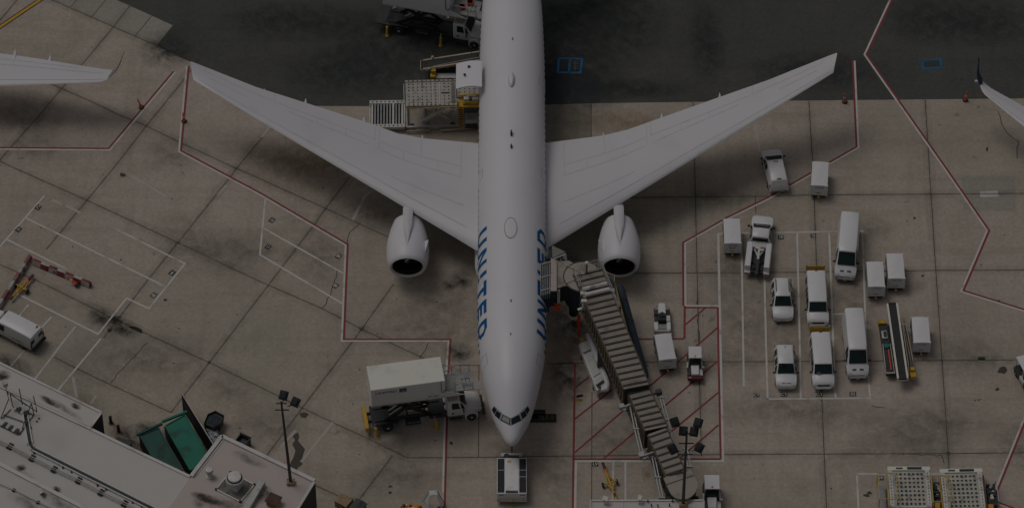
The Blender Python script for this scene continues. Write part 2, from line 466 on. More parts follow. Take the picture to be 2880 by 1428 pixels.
lines('faded_stall_line', LINEF, [[(147, 562), (175, 575)], [(185, 578), (227, 599)], [(275, 622), (332, 647)], [(936, 1187), (847, 1298)], [(832, 1210), (790, 1255)], [(1050, 535), (1026, 551), (992, 619)],
      [(761, 354), (735, 386)], [(638, 520), (612, 548)], [(2122, 330), (2126, 370), (2138, 428)], [(205, 1060), (216, 1118)], [(270, 1112), (255, 1135)], [(370, 495), (470, 555)]], 0.26, 0.0155)
lines('yellow_taxi_line', LINEY, [[(-60, 116), (0, 76), (113, 0), (240, -86)]], 0.30, 0.020)
lines('line_border', LINEB, [[(-60, 116), (0, 76), (113, 0), (240, -86)]], 0.52, 0.016)
lines('blue_pit_outline', LINEC, [[(1572, 164), (1637, 166), (1632, 205), (1569, 204), (1572, 164)], [(1604, 165), (1600, 205)], [(2593, 170), (2645, 167), (2647, 190), (2595, 193), (2593, 170)]], 0.22, 0.016)
sheet('pit_cover', mat('pit_cover_metal', (0.035, 0.036, 0.036), 0.6), [[(1607, 169), (1632, 170), (1629, 200), (1604, 200)], [(2598, 173), (2641, 171), (2643, 187), (2599, 189)]], 0.012)
lines('pit_cover_grate', mat('grate_bar', (0.10, 0.10, 0.095), 0.6), [[(1610, y), (1627, y)] for y in (174, 180, 186, 192)]+[[(1618, 171), (1617, 198)]], 0.08, 0.016)
# stencilled stall letters
def stencil(px, py, w, h, txt, rz=0.0, fg=LINEW, bgm=STENB):
    c = P(px, py, 0.020)
    ux = Vector((math.cos(rz), math.sin(rz), 0)); uy = Vector((-math.sin(rz), math.cos(rz), 0))
    mb = MB()
    mb.add([c+ux*a*w/2+uy*b*h/2 for a, b in ((-1, -1), (1, -1), (1, 1), (-1, 1))], [(0, 1, 2, 3)])
    put_text(mb, txt, c, ux, uy, h*0.66, w/h*0.85/max(1, len(txt)*0.52), 0.02, 1, 0.004)
    struct(mb.build('ground_stencil', [bgm, fg], fix=False))
for a in ((2127.6, 1110, .55, .5, 'CT'), (2205, 1108, .62, .5, 'CT'), (2304.6, 1108, .62, .5, 'CT'), (2398.5, 1107, .6, .5, '32'), (2196, 667, .55, .5, '10'), (2287, 663, .5, .45, '15'),
          (2476, 1343, .6, .5, '59'), (1674, 1304, .55, .5, 'LV'), (2072, 664, .6, .5, 'C'), (1492, 1163, 2.7, 1.0, '')):
    stencil(*a)
stencil(1740, 1304, .55, .5, 'T4', 0, LINEF, mat('grey_stencil_paint', (0.27, 0.25, 0.22), 0.8))
for px, py, t, rz in ((765, 619, '16', -.6), (753.5, 694, '11', -.6), (952, 720, 'B6', -.6), (943.6, 803, 'B6', -.6), (107, 583, 'C', -.6), (52, 645, 'H', -.6), (484, 767, 'B', 2.5), (432, 830, 'B6', 2.5)):
    stencil(px, py, .5, .6, t, rz)
c = P(1524, 1175, 0.020); mb = MB()
mb.add([c+Vector((a*2.65/1, b*0.5, 0)) for a, b in ((-1, -1), (.5, -1), (.5, 1), (-1, 1))], [(0, 1, 2, 3)])
put_text(mb, '787-9', c+Vector((0.35, 0.05, 0)), (1, 0, 0), (0, 1, 0), .5, 0.92, 0.0, 1, 0.004)
struct(mb.build('ground_stencil', [STENB, mat('dull_yellow_stencil', (.22, .14, .03), .8, var=.3)], fix=False))
for px, py, n in ((1370, 1100, 0), (2350, 1008, 0)): pass
# oil, wet patches and spots
def blob(px, py, rx, ry, n=22, jag=0.25, rot=0.0):
    ph = [random.uniform(0, 6.28) for _ in range(4)]
    out = []
    for k in range(n):
        t = 2*math.pi*k/n
        r = 1+jag*(math.sin(2*t+ph[0])*.5+math.sin(3*t+ph[1])*.4+math.sin(5*t+ph[2])*.35)+random.uniform(-jag, jag)*.4
        x, y = rx*r*math.cos(t), ry*r*math.sin(t)
        out.append((px+x*math.cos(rot)-y*math.sin(rot), py+x*math.sin(rot)+y*math.cos(rot)))
    return out
sheet('wet_stain', WETM, [[(823, 1222), (838, 1215), (842, 1226), (838, 1238), (848, 1250), (858, 1262), (852, 1278), (848, 1296), (851, 1304), (838, 1314), (834, 1322), (812, 1322), (818, 1298), (826, 1284), (831, 1266), (822, 1248), (830, 1236), (824, 1228)],
      blob(855, 1166, 11, 8)], 0.0135)
sheet('dark_spot', TIREM, [blob(x, y, a, b) for x, y, a, b in ((1269, 1245, 5, 4), (1225, 1237, 3, 2), (1098, 1367, 6, 3), (1097, 1384, 5, 4), (2445, 1385, 6, 5), (2437, 1392, 9, 4), (2742, 1125, 3, 2), (2752, 1124, 3, 2), (2758, 1122, 2, 2),
      (2776, 420, 3, 6), (2595, 775, 5, 3), (2572, 613, 4, 3), (345, 492, 9, 5), (2190, 910, 5, 3), (340, 730, 3, 2), (2810, 844, 3, 2), (465, 843, 6, 3), (2805, 1094, 6, 4), (2338, 1372, 3, 2), (2820, 1040, 14, 9))], 0.0135)
random.seed(21)
_sp = []
for _ in range(170):
    x = random.uniform(10, 1330) if random.random() < .7 else random.uniform(1800, 2870)
    y = random.uniform(310, 1400)
    a = random.choice((.8, 1.0, 1.2, 1.6, 2.2))
    _sp.append(blob(x, y, a*random.uniform(.9, 1.6), a*.8, 9, .35))
sheet('dark_speck', mat('dark_speck_paint', (0.10, 0.085, 0.068), 0.85, var=0.3, scale=2), _sp, 0.0132)
# soft-edged grime and some painted shade: a thin film whose opacity falls off with distance and noise
def film_mat(name, rgb, amt, edge=0.55):
    m = bpy.data.materials.new(name); m.use_nodes = True
    nt = m.node_tree; L = nt.links
    b = nt.nodes['Principled BSDF']; b.inputs['Base Color'].default_value = (*rgb, 1); b.inputs['Roughness'].default_value = 0.8
    b.inputs['Specular IOR Level'].default_value = 0.15
    tc = nt.nodes.new('ShaderNodeTexCoord')
    mp = nt.nodes.new('ShaderNodeMapping'); mp.inputs['Location'].default_value = (-1, -1, 0); mp.inputs['Scale'].default_value = (2, 2, 0)
    L.new(tc.outputs['Generated'], mp.inputs['Vector'])
    ln = nt.nodes.new('ShaderNodeVectorMath'); ln.operation = 'LENGTH'; L.new(mp.outputs[0], ln.inputs[0])
    n = nt.nodes.new('ShaderNodeTexNoise'); n.inputs['Scale'].default_value = 0.8; n.inputs['Detail'].default_value = 9; n.inputs['Roughness'].default_value = 0.7
    L.new(tc.outputs['Object'], n.inputs['Vector'])
    mr = nt.nodes.new('ShaderNodeMapRange'); mr.inputs['From Min'].default_value = 1.0; mr.inputs['From Max'].default_value = 1-edge*1.6
    L.new(ln.outputs['Value'], mr.inputs['Value'])
    mr2 = nt.nodes.new('ShaderNodeMapRange'); mr2.inputs['From Min'].default_value = 0.35; mr2.inputs['From Max'].default_value = 0.65
    L.new(n.outputs['Fac'], mr2.inputs['Value'])
    k = nt.nodes.new('ShaderNodeMath'); k.operation = 'MULTIPLY'; L.new(mr.outputs[0], k.inputs[0]); L.new(mr2.outputs[0], k.inputs[1])
    k2 = nt.nodes.new('ShaderNodeMath'); k2.operation = 'MULTIPLY'; k2.inputs[1].default_value = amt; k2.use_clamp = True; L.new(k.outputs[0], k2.inputs[0])
    tr = nt.nodes.new('ShaderNodeBsdfTransparent'); mx = nt.nodes.new('ShaderNodeMixShader')
    L.new(k2.outputs[0], mx.inputs[0]); L.new(tr.outputs[0], mx.inputs[1]); L.new(b.outputs[0], mx.inputs[2])
    L.new(mx.outputs[0], nt.nodes['Material Output'].inputs['Surface'])
    return m
GRIME = film_mat('grime_film', (0.21, 0.19, 0.15), 0.5)
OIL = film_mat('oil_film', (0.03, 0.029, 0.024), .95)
RUSTF = film_mat('rust_film', (0.34, 0.235, 0.14), 0.6)
_k = 0
JF = film_mat('joint_dirt_film', (0.17, 0.155, 0.12), .25, .6)
def long_film_mat():
    m = JF.copy(); m.name = 'joint_dirt_band'
    nt = m.node_tree
    for l in list(nt.links):
        if l.to_node.type == 'VECT_MATH': nt.links.remove(l)
    for n in nt.nodes:
        if n.type == 'VECT_MATH': n.inputs[0].default_value = (.55, 0, 0)
        if n.type == 'TEX_NOISE': n.inputs['Scale'].default_value = .45
    return m
JB = long_film_mat()
for w_, z_ in ((1.1, .0112), (.4, .0116)):
    lines('joint_dirt', JB, [p for p in J if len(p) > 2], w_, z_)
def film(m, px, py, rx, ry, rz=0.0):
    global _k
    _k += 1
    c = P(px, py, 0.0138+0.00004*_k)
    mb = MB()
    mb.add([(rx*math.cos(2*math.pi*i/24), ry*math.sin(2*math.pi*i/24), 0) for i in range(24)], [tuple(range(24))])
    o = struct(mb.build('pavement_stain_and_shade', m)); o.location = c; o.rotation_euler = (0, 0, rz)
for a in ((2080, 900, 3.5, 9), (2200, 900, 3, 8), (2300, 900, 2.6, 8), (2400, 850, 3, 8), (2060, 740, 3, 4), (2230, 1150, 9, 3), (2560, 1230, 6, 4), (1720, 1230, 4, 4), (1560, 1330, 3, 5), (1930, 1010, 6, 2.5), (1240, 850, 5, 3, .3),
          (1210, 930, 7, 4), (1290, 1040, 2, 2.5), (1420, 1260, 2.5, 1.2), (1600, 340, 4, 2.6), (1760, 440, 6, 3), (1720, 520, 4, 2.5), (60, 330, 5, 4), (90, 420, 4, 2.5), (880, 430, 7, 4), (1030, 600, 5, 3), (560, 690, 6, 4, -.5), (300, 900, 4, 2, -.6), (700, 700, 5, 3),
          (900, 720, 3, 5), (400, 1010, 8, 4), (640, 1090, 3, 3), (2440, 640, 3, 2), (2530, 800, 3, 1.5), (2740, 1000, 5, 3), (2650, 1180, 6, 3), (1080, 1240, 4, 2), (1120, 1330, 5, 3), (760, 1200, 4, 3), (480, 430, 3, 3), (2860, 1250, 3, 4), (2030, 560, 6, 2)):
    film(GRIME, *a)
ASPHF = film_mat('asphalt_dark_and_shade_film', (0.045, 0.049, 0.052), 1.0, .6)
for a in ((1600, 90, 6, 8), (1750, 60, 5, 7), (1620, 230, 6, 5), (1130, 110, 9, 5), (470, 140, 3, 3), (850, 60, 9, 3), (1990, 120, 2, 6), (2700, 60, 9, 4), (2300, 200, 8, 3), (1780, 250, 6, 1.5), (1000, 200, 8, 4)):
    film(ASPHF, *a)
for a in ((1610, 900, 2.8, 5), (1640, 830, 3, 3), (1600, 1060, 2.4, 4), (1600, 760, 2.4, 3)):  # painted shade with some oily dirt, right of the fuselage by the bridge
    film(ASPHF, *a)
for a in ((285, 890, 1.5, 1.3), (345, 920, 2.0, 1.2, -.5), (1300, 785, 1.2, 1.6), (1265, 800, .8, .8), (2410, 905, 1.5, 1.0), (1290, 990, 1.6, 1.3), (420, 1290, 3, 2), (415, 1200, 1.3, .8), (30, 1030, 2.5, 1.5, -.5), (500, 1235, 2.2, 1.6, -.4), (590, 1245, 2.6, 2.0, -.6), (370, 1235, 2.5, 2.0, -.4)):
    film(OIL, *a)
for a in ((1818, 1328, .6, 1.0), (245, 1130, 1.5, 1.0, -.5), (860, 460, 8, 4), (1760, 340, 6, 2), (330, 1200, 1.0, 2.0), (1470, 1290, 1.0, .7)):
    film(RUSTF, *a)
# ------------------------------------------------------------------ the big aeroplane
NOSE = P(1436, 1250, 4.1)
XC, YN = 0.0, NOSE.y
PW = ([0, .12, .44, 1.3, 2.6, 3.7, 5.7, 9.2, 13, 45, 50, 53, 56, 60, 63], [.02, .30, .62, 1.03, 1.62, 1.94, 2.42, 2.98, 3.16, 3.16, 3.02, 2.88, 2.3, 1.3, .3])
PT = ([0, .12, .44, 1.3, 2.6, 3.7, 5.7, 9.2, 13, 45, 53, 63], [4.12, 4.42, 4.72, 5.25, 5.95, 6.6, 7.45, 8.02, 8.15, 8.15, 8.1, 7.5])
PB = ([0, .12, .44, 1.3, 2.6, 3.7, 5.7, 9.2, 13, 42, 48, 53, 58, 63], [4.08, 3.8, 3.5, 3.05, 2.6, 2.3, 2.0, 1.8, 1.8, 1.8, 2.4, 3.6, 5.0, 6.7])
def smooth_prof(tab):
    xs, ys = tab
    def f(d):
        w = min(0.9, 0.25+d*0.12)
        return sum(interp(d+o*w, xs, ys)*k for o, k in ((-1, .25), (-.5, .25), (0, .0), (.5, .25), (1, .25))) if d > 0.8 else interp(d, xs, ys)
    return f
fW, fT, fB = smooth_prof(PW), smooth_prof(PT), smooth_prof(PB)
plane = thing('airliner', 'large white airliner in the middle with blue lettering on its fuselage, nose pointing down', 'airliner', (XC, YN, 0))
def surf(d, th, off=0.0):
    """a point on the fuselage skin, relative to the aeroplane's origin; th from the right-hand side (+x) over the crown"""
    w, t, b = fW(d), fT(d), fB(d)
    zc, rz = (t+b)/2, (t-b)/2
    return Vector(((w+off)*math.cos(th), d, zc+(rz+off)*math.sin(th)))
ds = [0, .05, .12, .25, .44, .7, 1.0]+[1.3+i*.45 for i in range(20)]+[11+i*2.0 for i in range(17)]+[45, 47, 49, 51, 53, 55, 57, 59, 61, 62.5, 63]
fm = MB().loft([[surf(d, 2*math.pi*k/56) for k in range(56)] for d in ds])
fus = fm.build('fuselage', WHITE, plane, smooth=50)
_bv = BVHTree.FromPolygons([v.co+Vector((XC, YN, 0)) for v in fus.data.vertices], [tuple(p.vertices) for p in fus.data.polygons])
def cast(px, py, off=0.012):
    d = ray(px, py).normalized()
    h = _bv.ray_cast(CAM, d)
    n = h[1] if h[1].dot(d) < 0 else -h[1]
    return h[0]+n*off-Vector((XC, YN, 0))
def skin_patch(quads, n=6, off=0.012):
    """quads in photograph pixels laid on the fuselage skin"""
    mb = MB()
    for q in quads:
        g = []
        for i in range(n+1):
            for j in range(n+1):
                u, v = i/n, j/n
                x = (q[0][0]*(1-u)+q[1][0]*u)*(1-v)+(q[3][0]*(1-u)+q[2][0]*u)*v
                y = (q[0][1]*(1-u)+q[1][1]*u)*(1-v)+(q[3][1]*(1-u)+q[2][1]*u)*v
                g.append(cast(x, y, off))
        mb.add(g, [(i*(n+1)+j, (i+1)*(n+1)+j, (i+1)*(n+1)+j+1, i*(n+1)+j+1) for i in range(n) for j in range(n)])
    return mb
# cockpit windows: six panes over a grey surround
cw = [[(1384, 1151), (1390, 1142), (1397.5, 1152), (1390, 1164)], [(1391.5, 1167), (1397.5, 1153.5), (1410, 1162), (1404.5, 1178)], [(1408, 1181.5), (1414, 1165), (1436, 1176.5), (1434.5, 1194.5)]]
frame = skin_patch([[(1382.5, 1152), (1389.5, 1140), (1413, 1160), (1405, 1181)], [(1405, 1181), (1413, 1162), (1436.6, 1174.5), (1436.6, 1197)], [(1436.6, 1197), (1436.6, 1174.5), (1460.5, 1162), (1468.5, 1181)], [(1468.5, 1181), (1460.5, 1160), (1484, 1140), (1491, 1152)]], 6, 0.008).build('cockpit_frame', mat('window_surround', (0.34, 0.34, 0.34), 0.5), plane, fix=False)
for q in cw:
    for s in (1, -1):
        qq = q if s > 0 else [(2*1436.7-x, y) for x, y in q]
        skin_patch([qq], 5, 0.018).build('cockpit_window', GLASS, frame, fix=False)
skin_patch([[(1411, 1180), (1416, 1168), (1433, 1177), (1432, 1191)]], 4, 0.022).build('sun_blind', mat('pale_blind', (0.30, 0.31, 0.30), 0.5), frame, fix=False)
# big letters on both sides
LET = {'U': (1.0, [((0, 1), (.26, 1), (.26, .25), (0, .25)), ((.74, 1), (1, 1), (1, .25), (.74, .25)), ((0, .25), (.26, .25), (.40, .17), (.25, 0)), ((.74, .25), (1, .25), (.75, 0), (.60, .17)), ((.40, .17), (.60, .17), (.75, 0), (.25, 0))]),
       'N': (1.0, [((0, 0), (.24, 0), (.24, 1), (0, 1)), ((.76, 0), (1, 0), (1, 1), (.76, 1)), ((.24, 1), (.24, .68), (.76, 0), (.76, .32))]),
       'I': (.26, [((0, .40), (1, .40), (1, 1), (0, 1)), ((0, 0), (1, 0), (1, .27), (0, .27))]),
       'T': (1.0, [((0, .76), (1, .76), (1, 1), (0, 1)), ((.37, 0), (.63, 0), (.63, .76), (.37, .76))]),
       'E': (.9, [((0, 0), (.28, 0), (.28, 1), (0, 1)), ((.28, .78), (1, .78), (1, 1), (.28, 1)), ((.28, .40), (.92, .40), (.92, .62), (.28, .62)), ((.28, 0), (1, 0), (1, .22), (.28, .22))]),
       'D': (1.0, [((0, 0), (.25, 0), (.25, 1), (0, 1)), ((.25, .78), (.62, .78), (.62, 1), (.25, 1)), ((.25, 0), (.62, 0), (.62, .22), (.25, .22)), ((.62, 1), (.62, .78), (.74, .62), (1, .70)), ((.74, .62), (1, .70), (1, .30), (.74, .38)), ((.74, .38), (1, .30), (.62, 0), (.62, .22))])}
spans = [('U', 638, 679), ('N', 698, 739), ('I', 760, 771), ('T', 788, 830), ('E', 842, 879), ('D', 895, 936)]
def yd(py, z=7.0): return P(1440, py, z).y-YN
for side in (-1, 1):
    for i, (ch, _, _) in enumerate(spans):
        a, b = spans[i][1:] if side < 0 else spans[5-i][1:]
        mb = MB(); n = 7
        for q in LET[ch][1]:
            g_ = []
            for ii in range(n+1):
                for jj in range(n+1):
                    u, v = ii/n, jj/n
                    x = (q[0][0]*(1-u)+q[1][0]*u)*(1-v)+(q[3][0]*(1-u)+q[2][0]*u)*v
                    y = (q[0][1]*(1-u)+q[1][1]*u)*(1-v)+(q[3][1]*(1-u)+q[2][1]*u)*v
                    # starboard (image left) reads towards the nose, port towards the tail
                    d = yd(a+(b-a)*x) if side < 0 else yd(b-(b-a)*x)
                    th = R(11+32*y)
                    p = surf(d, th, 0.014)
                    g_.append(Vector((side*p.x, p.y, p.z)))
            mb.add(g_, [(r*(n+1)+s, (r+1)*(n+1)+s, (r+1)*(n+1)+s+1, r*(n+1)+s+1) for r in range(n) for s in range(n)])
        mb.build('lettering', BLUE, plane, fix=False)
# cabin windows
def skin_rect(mb, d0, d1, t0, t1, side, off=0.012, n=3):
    g_ = []
    for i in range(n+1):
        for j in range(n+1):
            p = surf(d0+(d1-d0)*i/n, R(t0+(t1-t0)*j/n), off)
            g_.append(Vector((side*p.x, p.y, p.z)))
    mb.add(g_, [(r*(n+1)+s, (r+1)*(n+1)+s, (r+1)*(n+1)+s+1, r*(n+1)+s+1) for r in range(n) for s in range(n)])
for side in (-1, 1):
    k = 0; d = 9.4
    while k < 50 and d < 51:
        if not any(abs(d-x) < 0.75 for x in (17.2, 30.0, 41.5)):
            mb = MB(); skin_rect(mb, d, d+0.34, 3.5, 13.0 if False else 12.0, side, 0.013, 2)
            mb.build('cabin_window', GLASS, plane, fix=False); k += 1
        d += 0.80
# door outlines
def door(d0, d1, t0, t1, side):
    mb = MB(); w = 0.05; a = 1.0
    skin_rect(mb, d0, d0+w, t0, t1, side, n=4); skin_rect(mb, d1-w, d1, t0, t1, side, n=4)
    skin_rect(mb, d0, d1, t0, t0+a, side, n=2); skin_rect(mb, d0, d1, t1-a, t1, side, n=2)
    mb.build('passenger_door', SEAM, plane, fix=False)
for side in (-1, 1):
    for d0, t1 in ((7.3, 36), (16.7, 34), (29.5, 30), (41.0, 36)):
        door(d0, d0+1.15, -14, t1, side)
# things on the crown: pads, blades, beacons
def oval(name, px, py, rx, ry, h, m, edge=True):
    c = cast(px, py, 0.0)
    if edge:
        o = MB().lathe((0, 0, 0), [(-0.10, 1.0), (0.01, 1.0), (0.012, 0.0)], 28).build(name+'_edge', SEAM, plane)
        o.location = c+Vector((0, 0, 0.005)); o.scale = (rx*1.07, ry*1.06, 1)
    b = MB().lathe((0, 0, 0), [(-0.12, 1.0), (h*.45, .96), (h*.8, .8), (h, .45), (h*1.03, 0.0)], 28).build(name, m, plane, smooth=60)
    b.location = c; b.scale = (rx, ry, 1)
oval('antenna_pad', 1436.5, 641, .56, 1.22, .07, WHITE)
oval('antenna_radome', 1438.5, 225, .28, .95, .34, WHITE)
oval('blade_antenna', 1438, 377, .10, .34, .40, BLACKM, False)
oval('blade_antenna', 1438, 413, .09, .26, .30, DARK, False)
oval('blade_antenna', 1441, 110, .06, .16, .15, GREY, False)
oval('blade_antenna', 1436, 938, .06, .14, .12, GREY, False)
oval('beacon', 1437, 845, .06, .18, .10, RED, False)
# belly fairing
MB().loft([[Vector((w*math.cos(2*math.pi*k/20), d, 2.6+h*math.sin(2*math.pi*k/20))) for k in range(20)] for d, w, h in ((17.5, 1.0, .3), (19, 2.9, 1.1), (22, 3.45, 1.5), (30, 3.5, 1.55), (36, 3.3, 1.4), (39, 2.4, .9), (41, 1.0, .3))]).build('belly_fairing', WHITE, plane, smooth=60)

# ------------------------------------------------------------------ wings
def wz(s): return 3.75+2.0*s+2.2*s*s
CH = [0, .012, .05, .13, .28, .45, .65, .82, 1.0]
TH = [0, .22, .46, .74, .98, 1.0, .78, .45, .02]
def wing(LE, TE, xs, zfun, parent, tc=(0.125, 0.085), root=None, sfun=None):
    st = []
    for x in xs:
        s = sfun(x); z = zfun(s)
        le = P(x, interp(x, [p[0] for p in LE], [p[1] for p in LE]), z)
        te = P(x, interp(x, [p[0] for p in TE], [p[1] for p in TE]), z-0.15)
        te.x = le.x = (te.x+le.x)/2
        st.append((s, le, te))
    return st
def wing_ring(le, te, t, o):
    c = (te-le); L = c.length
    up = [le+c*ch+Vector((0, 0, L*t*th*.62)) for ch, th in zip(CH, TH)]
    lo = [le+c*ch-Vector((0, 0, L*t*th*.38)) for ch, th in zip(CH, TH)]
    return [p-o for p in up+list(reversed(lo[1:-1]))], L
def build_wing(st, o, parent, tc, seams, name='wing', mats=None):
    mb = MB(); rings = []
    for s, le, te in st:
        t = tc[0]+(tc[1]-tc[0])*s
        rings.append(wing_ring(le, te, t, o)[0])
    nr = len(rings[0])
    mb.loft(rings, 0, True, True, lambda i, j: 2 if j < 2 or j >= nr-1 else 0)
    def up(s, c):
        for i in range(1, len(st)):
            if s <= st[i][0] or i == len(st)-1:
                k = (s-st[i-1][0])/max(1e-6, st[i][0]-st[i-1][0]); break
        a, b = rings[i-1], rings[i]
        def on(r):
            for q in range(1, len(CH)):
                if c <= CH[q]:
                    f = (c-CH[q-1])/(CH[q]-CH[q-1]); return r[q-1]*(1-f)+r[q]*f
            return r[len(CH)-1]
        return on(a)*(1-k)+on(b)*k
    for (s0, c0), (s1, c1) in seams:
        n = 14
        pts = [up(s0+(s1-s0)*i/n, c0+(c1-c0)*i/n)+Vector((0, 0, .018)) for i in range(n+1)]
        for a, b in zip(pts, pts[1:]):
            d = (b-a).normalized(); w = Vector((-d.y, d.x, 0))*0.022
            mb.quad(a-w, b-w, b+w, a+w, 1)
    ob = mb.build(name, mats or [WINGG, WSEAM, SLAT], parent, smooth=40)
    return ob, up
SEAMS = [((.04, .12), (.97, .16)), ((.06, .70), (.34, .74)), ((.36, .74), (.70, .72)), ((.72, .74), (.95, .74)), ((.06, .58), (.34, .60)), ((.38, .60), (.66, .60)), ((.06, .58), (.06, .98)), ((.20, .72), (.20, .98)), ((.345, .60), (.345, .98)),
         ((.36, .72), (.36, .98)), ((.71, .70), (.71, .98)), ((.95, .74), (.95, .98)), ((.14, .58), (.14, .70)), ((.26, .58), (.26, .72)), ((.46, .60), (.46, .73)), ((.56, .60), (.56, .73)), ((.05, .30), (.30, .28)), ((.80, .5), (.93, .5))]
O = Vector((XC, YN, 0))
LEl = [(535, 176), (546, 226), (720, 333), (962, 476), (1331, 698), (1345, 707), (1440, 764)]
TEl = [(535, 173), (720, 246), (1037, 347), (1117, 376), (1184, 389), (1348, 404), (1440, 410)]
LEr = [(1440, 757), (1545, 694), (1900, 476), (2160, 317), (2342, 205), (2354.5, 151)]
TEr = [(1440, 408), (1539, 402), (1697, 382), (1768, 365), (1869, 329), (2160, 226.6), (2354, 149)]
def sl(x): return max(0, (1345-x)/810)
def sr(x): return max(0, (x-1538)/817)
stl = wing(LEl, TEl, [1440, 1345, 1300, 1184, 1117, 1037, 962, 840, 720, 620, 546, 541, 536], wz, plane, sfun=sl)
wl, upl = build_wing(stl, O, plane, (.125, .09), SEAMS)
str_ = wing(LEr, TEr, [1440, 1545, 1590, 1697, 1768, 1869, 1980, 2080, 2160, 2260, 2342, 2348, 2354], wz, plane, sfun=sr)
wr, upr = build_wing(str_, O, plane, (.125, .09), SEAMS)
def spindle(name, tip, L, r, parent, m, nseg=14):
    """a pointed pod whose tail tip stands at 'tip', pointing +y"""
    prof = [(-L, 0.0), (-L*.93, r*.35), (-L*.8, r*.7), (-L*.55, r), (-L*.3, r*.85), (-L*.12, r*.45), (0, .02)]
    return MB().lathe(tip, prof, nseg, 'Y').build(name, m, parent, smooth=60)
for pts, sf in (([(744, 250), (860, 277), (1024, 328), (1188, 380)], sl), ([(1697, 373), (1861, 318), (2024, 261), (2141, 231)], sr)):
    for (px, py), L, r in zip(pts if sf is sl else reversed(pts), (2.4, 4.4, 5.4, 4.6), (.16, .30, .40, .34)):
        z = wz(sf(px))-0.50
        spindle('flap_track_fairing', P(px, py, z)-O, L, r, wl if sf is sl else wr, WINGG)
# engines and pylons
def engine(px_c, side):
    y0 = P(px_c, 806, 0).y
    # axis at z 2.75
    ax = P(px_c, 700, 2.75).x
    root = MB()
    out = [(-.02, 1.50), (-.06, 1.58), (0.02, 1.66), (.18, 1.76), (.6, 1.88), (1.3, 1.97), (2.2, 1.985), (3.2, 1.90), (4.2, 1.70), (5.1, 1.46), (5.3, 1.40)]
    inn = [(5.25, 1.33), (3.0, 1.45), (1.2, 1.48), (.5, 1.42), (.12, 1.41)]
    c = Vector((ax, y0, 2.75))-O
    rings = []
    for a, r in [(.12, 1.41)]+out+inn[:-1]+[(.5, 1.42), (.12, 1.41)]:
        ring = []
        for k in range(44):
            t = 2*math.pi*k/44
            x, z = r*math.cos(t), r*math.sin(t)
            sc = -0.16*z/1.5 if a < .7 else 0.0            # the lip's top leads a little
            sag = 0.96 if z < 0 else 1.0
            ring.append(c+Vector((x, a+sc, z*sag)))
        rings.append(ring)
    def mf(i, j): return 1 if i < 4 else (0 if i < len(out) else 2)
    nac = root.loft(rings, 0, False, True, mf).build('engine_nacelle', [WHITE, SLAT, BLACKM], plane, smooth=50)
    fan = MB()
    fan.lathe(c, [(1.15, 1.46), (1.2, .45)], 40, 'Y', 0, False)
    for k in range(18):
        t = 2*math.pi*k/18
        a = Vector((math.cos(t), 0, math.sin(t))); b = Vector((math.cos(t+.2), 0, math.sin(t+.2)))
        fan.quad(c+a*.42+Vector((0, .95, 0)), c+b*.42+Vector((0, 1.1, 0)), c+b*1.44+Vector((0, 1.12, 0)), c+a*1.40+Vector((0, .92, 0)), 0)
    fan.build('fan', FAN, nac, fix=False)
    sp = MB().lathe(c, [(.55, .02), (.62, .14), (.8, .30), (1.1, .46), (1.2, .48)], 24, 'Y').build('spinner', DARK, nac, smooth=60)
    sw = MB()
    for k in range(7):
        t = 1.2+k*.28; t2 = t+.28
        r0, r1 = .30-.02*k, .34-.02*k
        f = lambda tt, r: c+Vector((r*math.cos(tt), .50+r*.75, r*math.sin(tt)))
        sw.quad(f(t, r0-.05), f(t2, r0-.06), f(t2, r1+.02), f(t, r1+.02))
    sw.build('spinner_swirl', WHITE2, nac, fix=False)
    MB().lathe(c, [(4.6, 1.0), (5.3, .95), (6.2, .72), (6.6, .55), (6.6, .42), (7.4, .05)], 28, 'Y').build('exhaust_nozzle', GREY, nac, smooth=40)
    # pylon
    mb = MB(); rings = []
    for a, w, z0, z1 in ((1.0, .03, 4.45, 4.72), (2.0, .26, 4.3, 4.90), (3.4, .42, 4.0, 5.0), (4.8, .46, 3.8, 4.9), (5.8, .47, 3.6, 4.58), (6.6, .44, 3.5, 4.2), (9.5, .1, 3.7, 4.1)):
        rings.append([c*Vector((1, 1, 0)) + Vector((x, a, z)) if False else Vector((c.x+x, c.y+a, z)) for x, z in ((-w, z0), (w, z0), (w, z1-.12), (w*.55, z1), (-w*.55, z1), (-w, z1-.12))])
    mb.loft(rings).build('pylon', WINGG, plane, smooth=35)
    b = MB()
    s = -side
    pts = [c+Vector((s*1.62, .9+.0, 1.13)), c+Vector((s*1.60, 2.2, 1.17)), c+Vector((s*1.95, 2.1, 1.45)), c+Vector((s*1.80, 1.5, 1.30))]
    b.plate(pts, (0, 0, 1), .05).build('nacelle_strake', WHITE, nac)
engine(1147, -1)
engine(1741, 1)
# undercarriage
def gear(name, x, y, zt, wx, wy, r=.55):
    o = MB().tube([(x, y, .6), (x, y, zt)], .16, 10).build(name, GREY, plane, smooth=50)
    for a in wx:
        for b in wy:
            MB().lathe((x+a, y+b, r), [(-.2, r*.6), (-.19, r*.93), (-.1, r), (.1, r), (.19, r*.93), (.2, r*.6)], 20, 'X').build('wheel', BLACK, o, smooth=50)
gear('nose_gear', 0, 5.6, 2.6, (-.35, .35), (0,), .5)
for s in (-1, 1): gear('main_gear', s*4.9, 31.0, 4.0, (-.6, .6), (-.75, .75), .62)
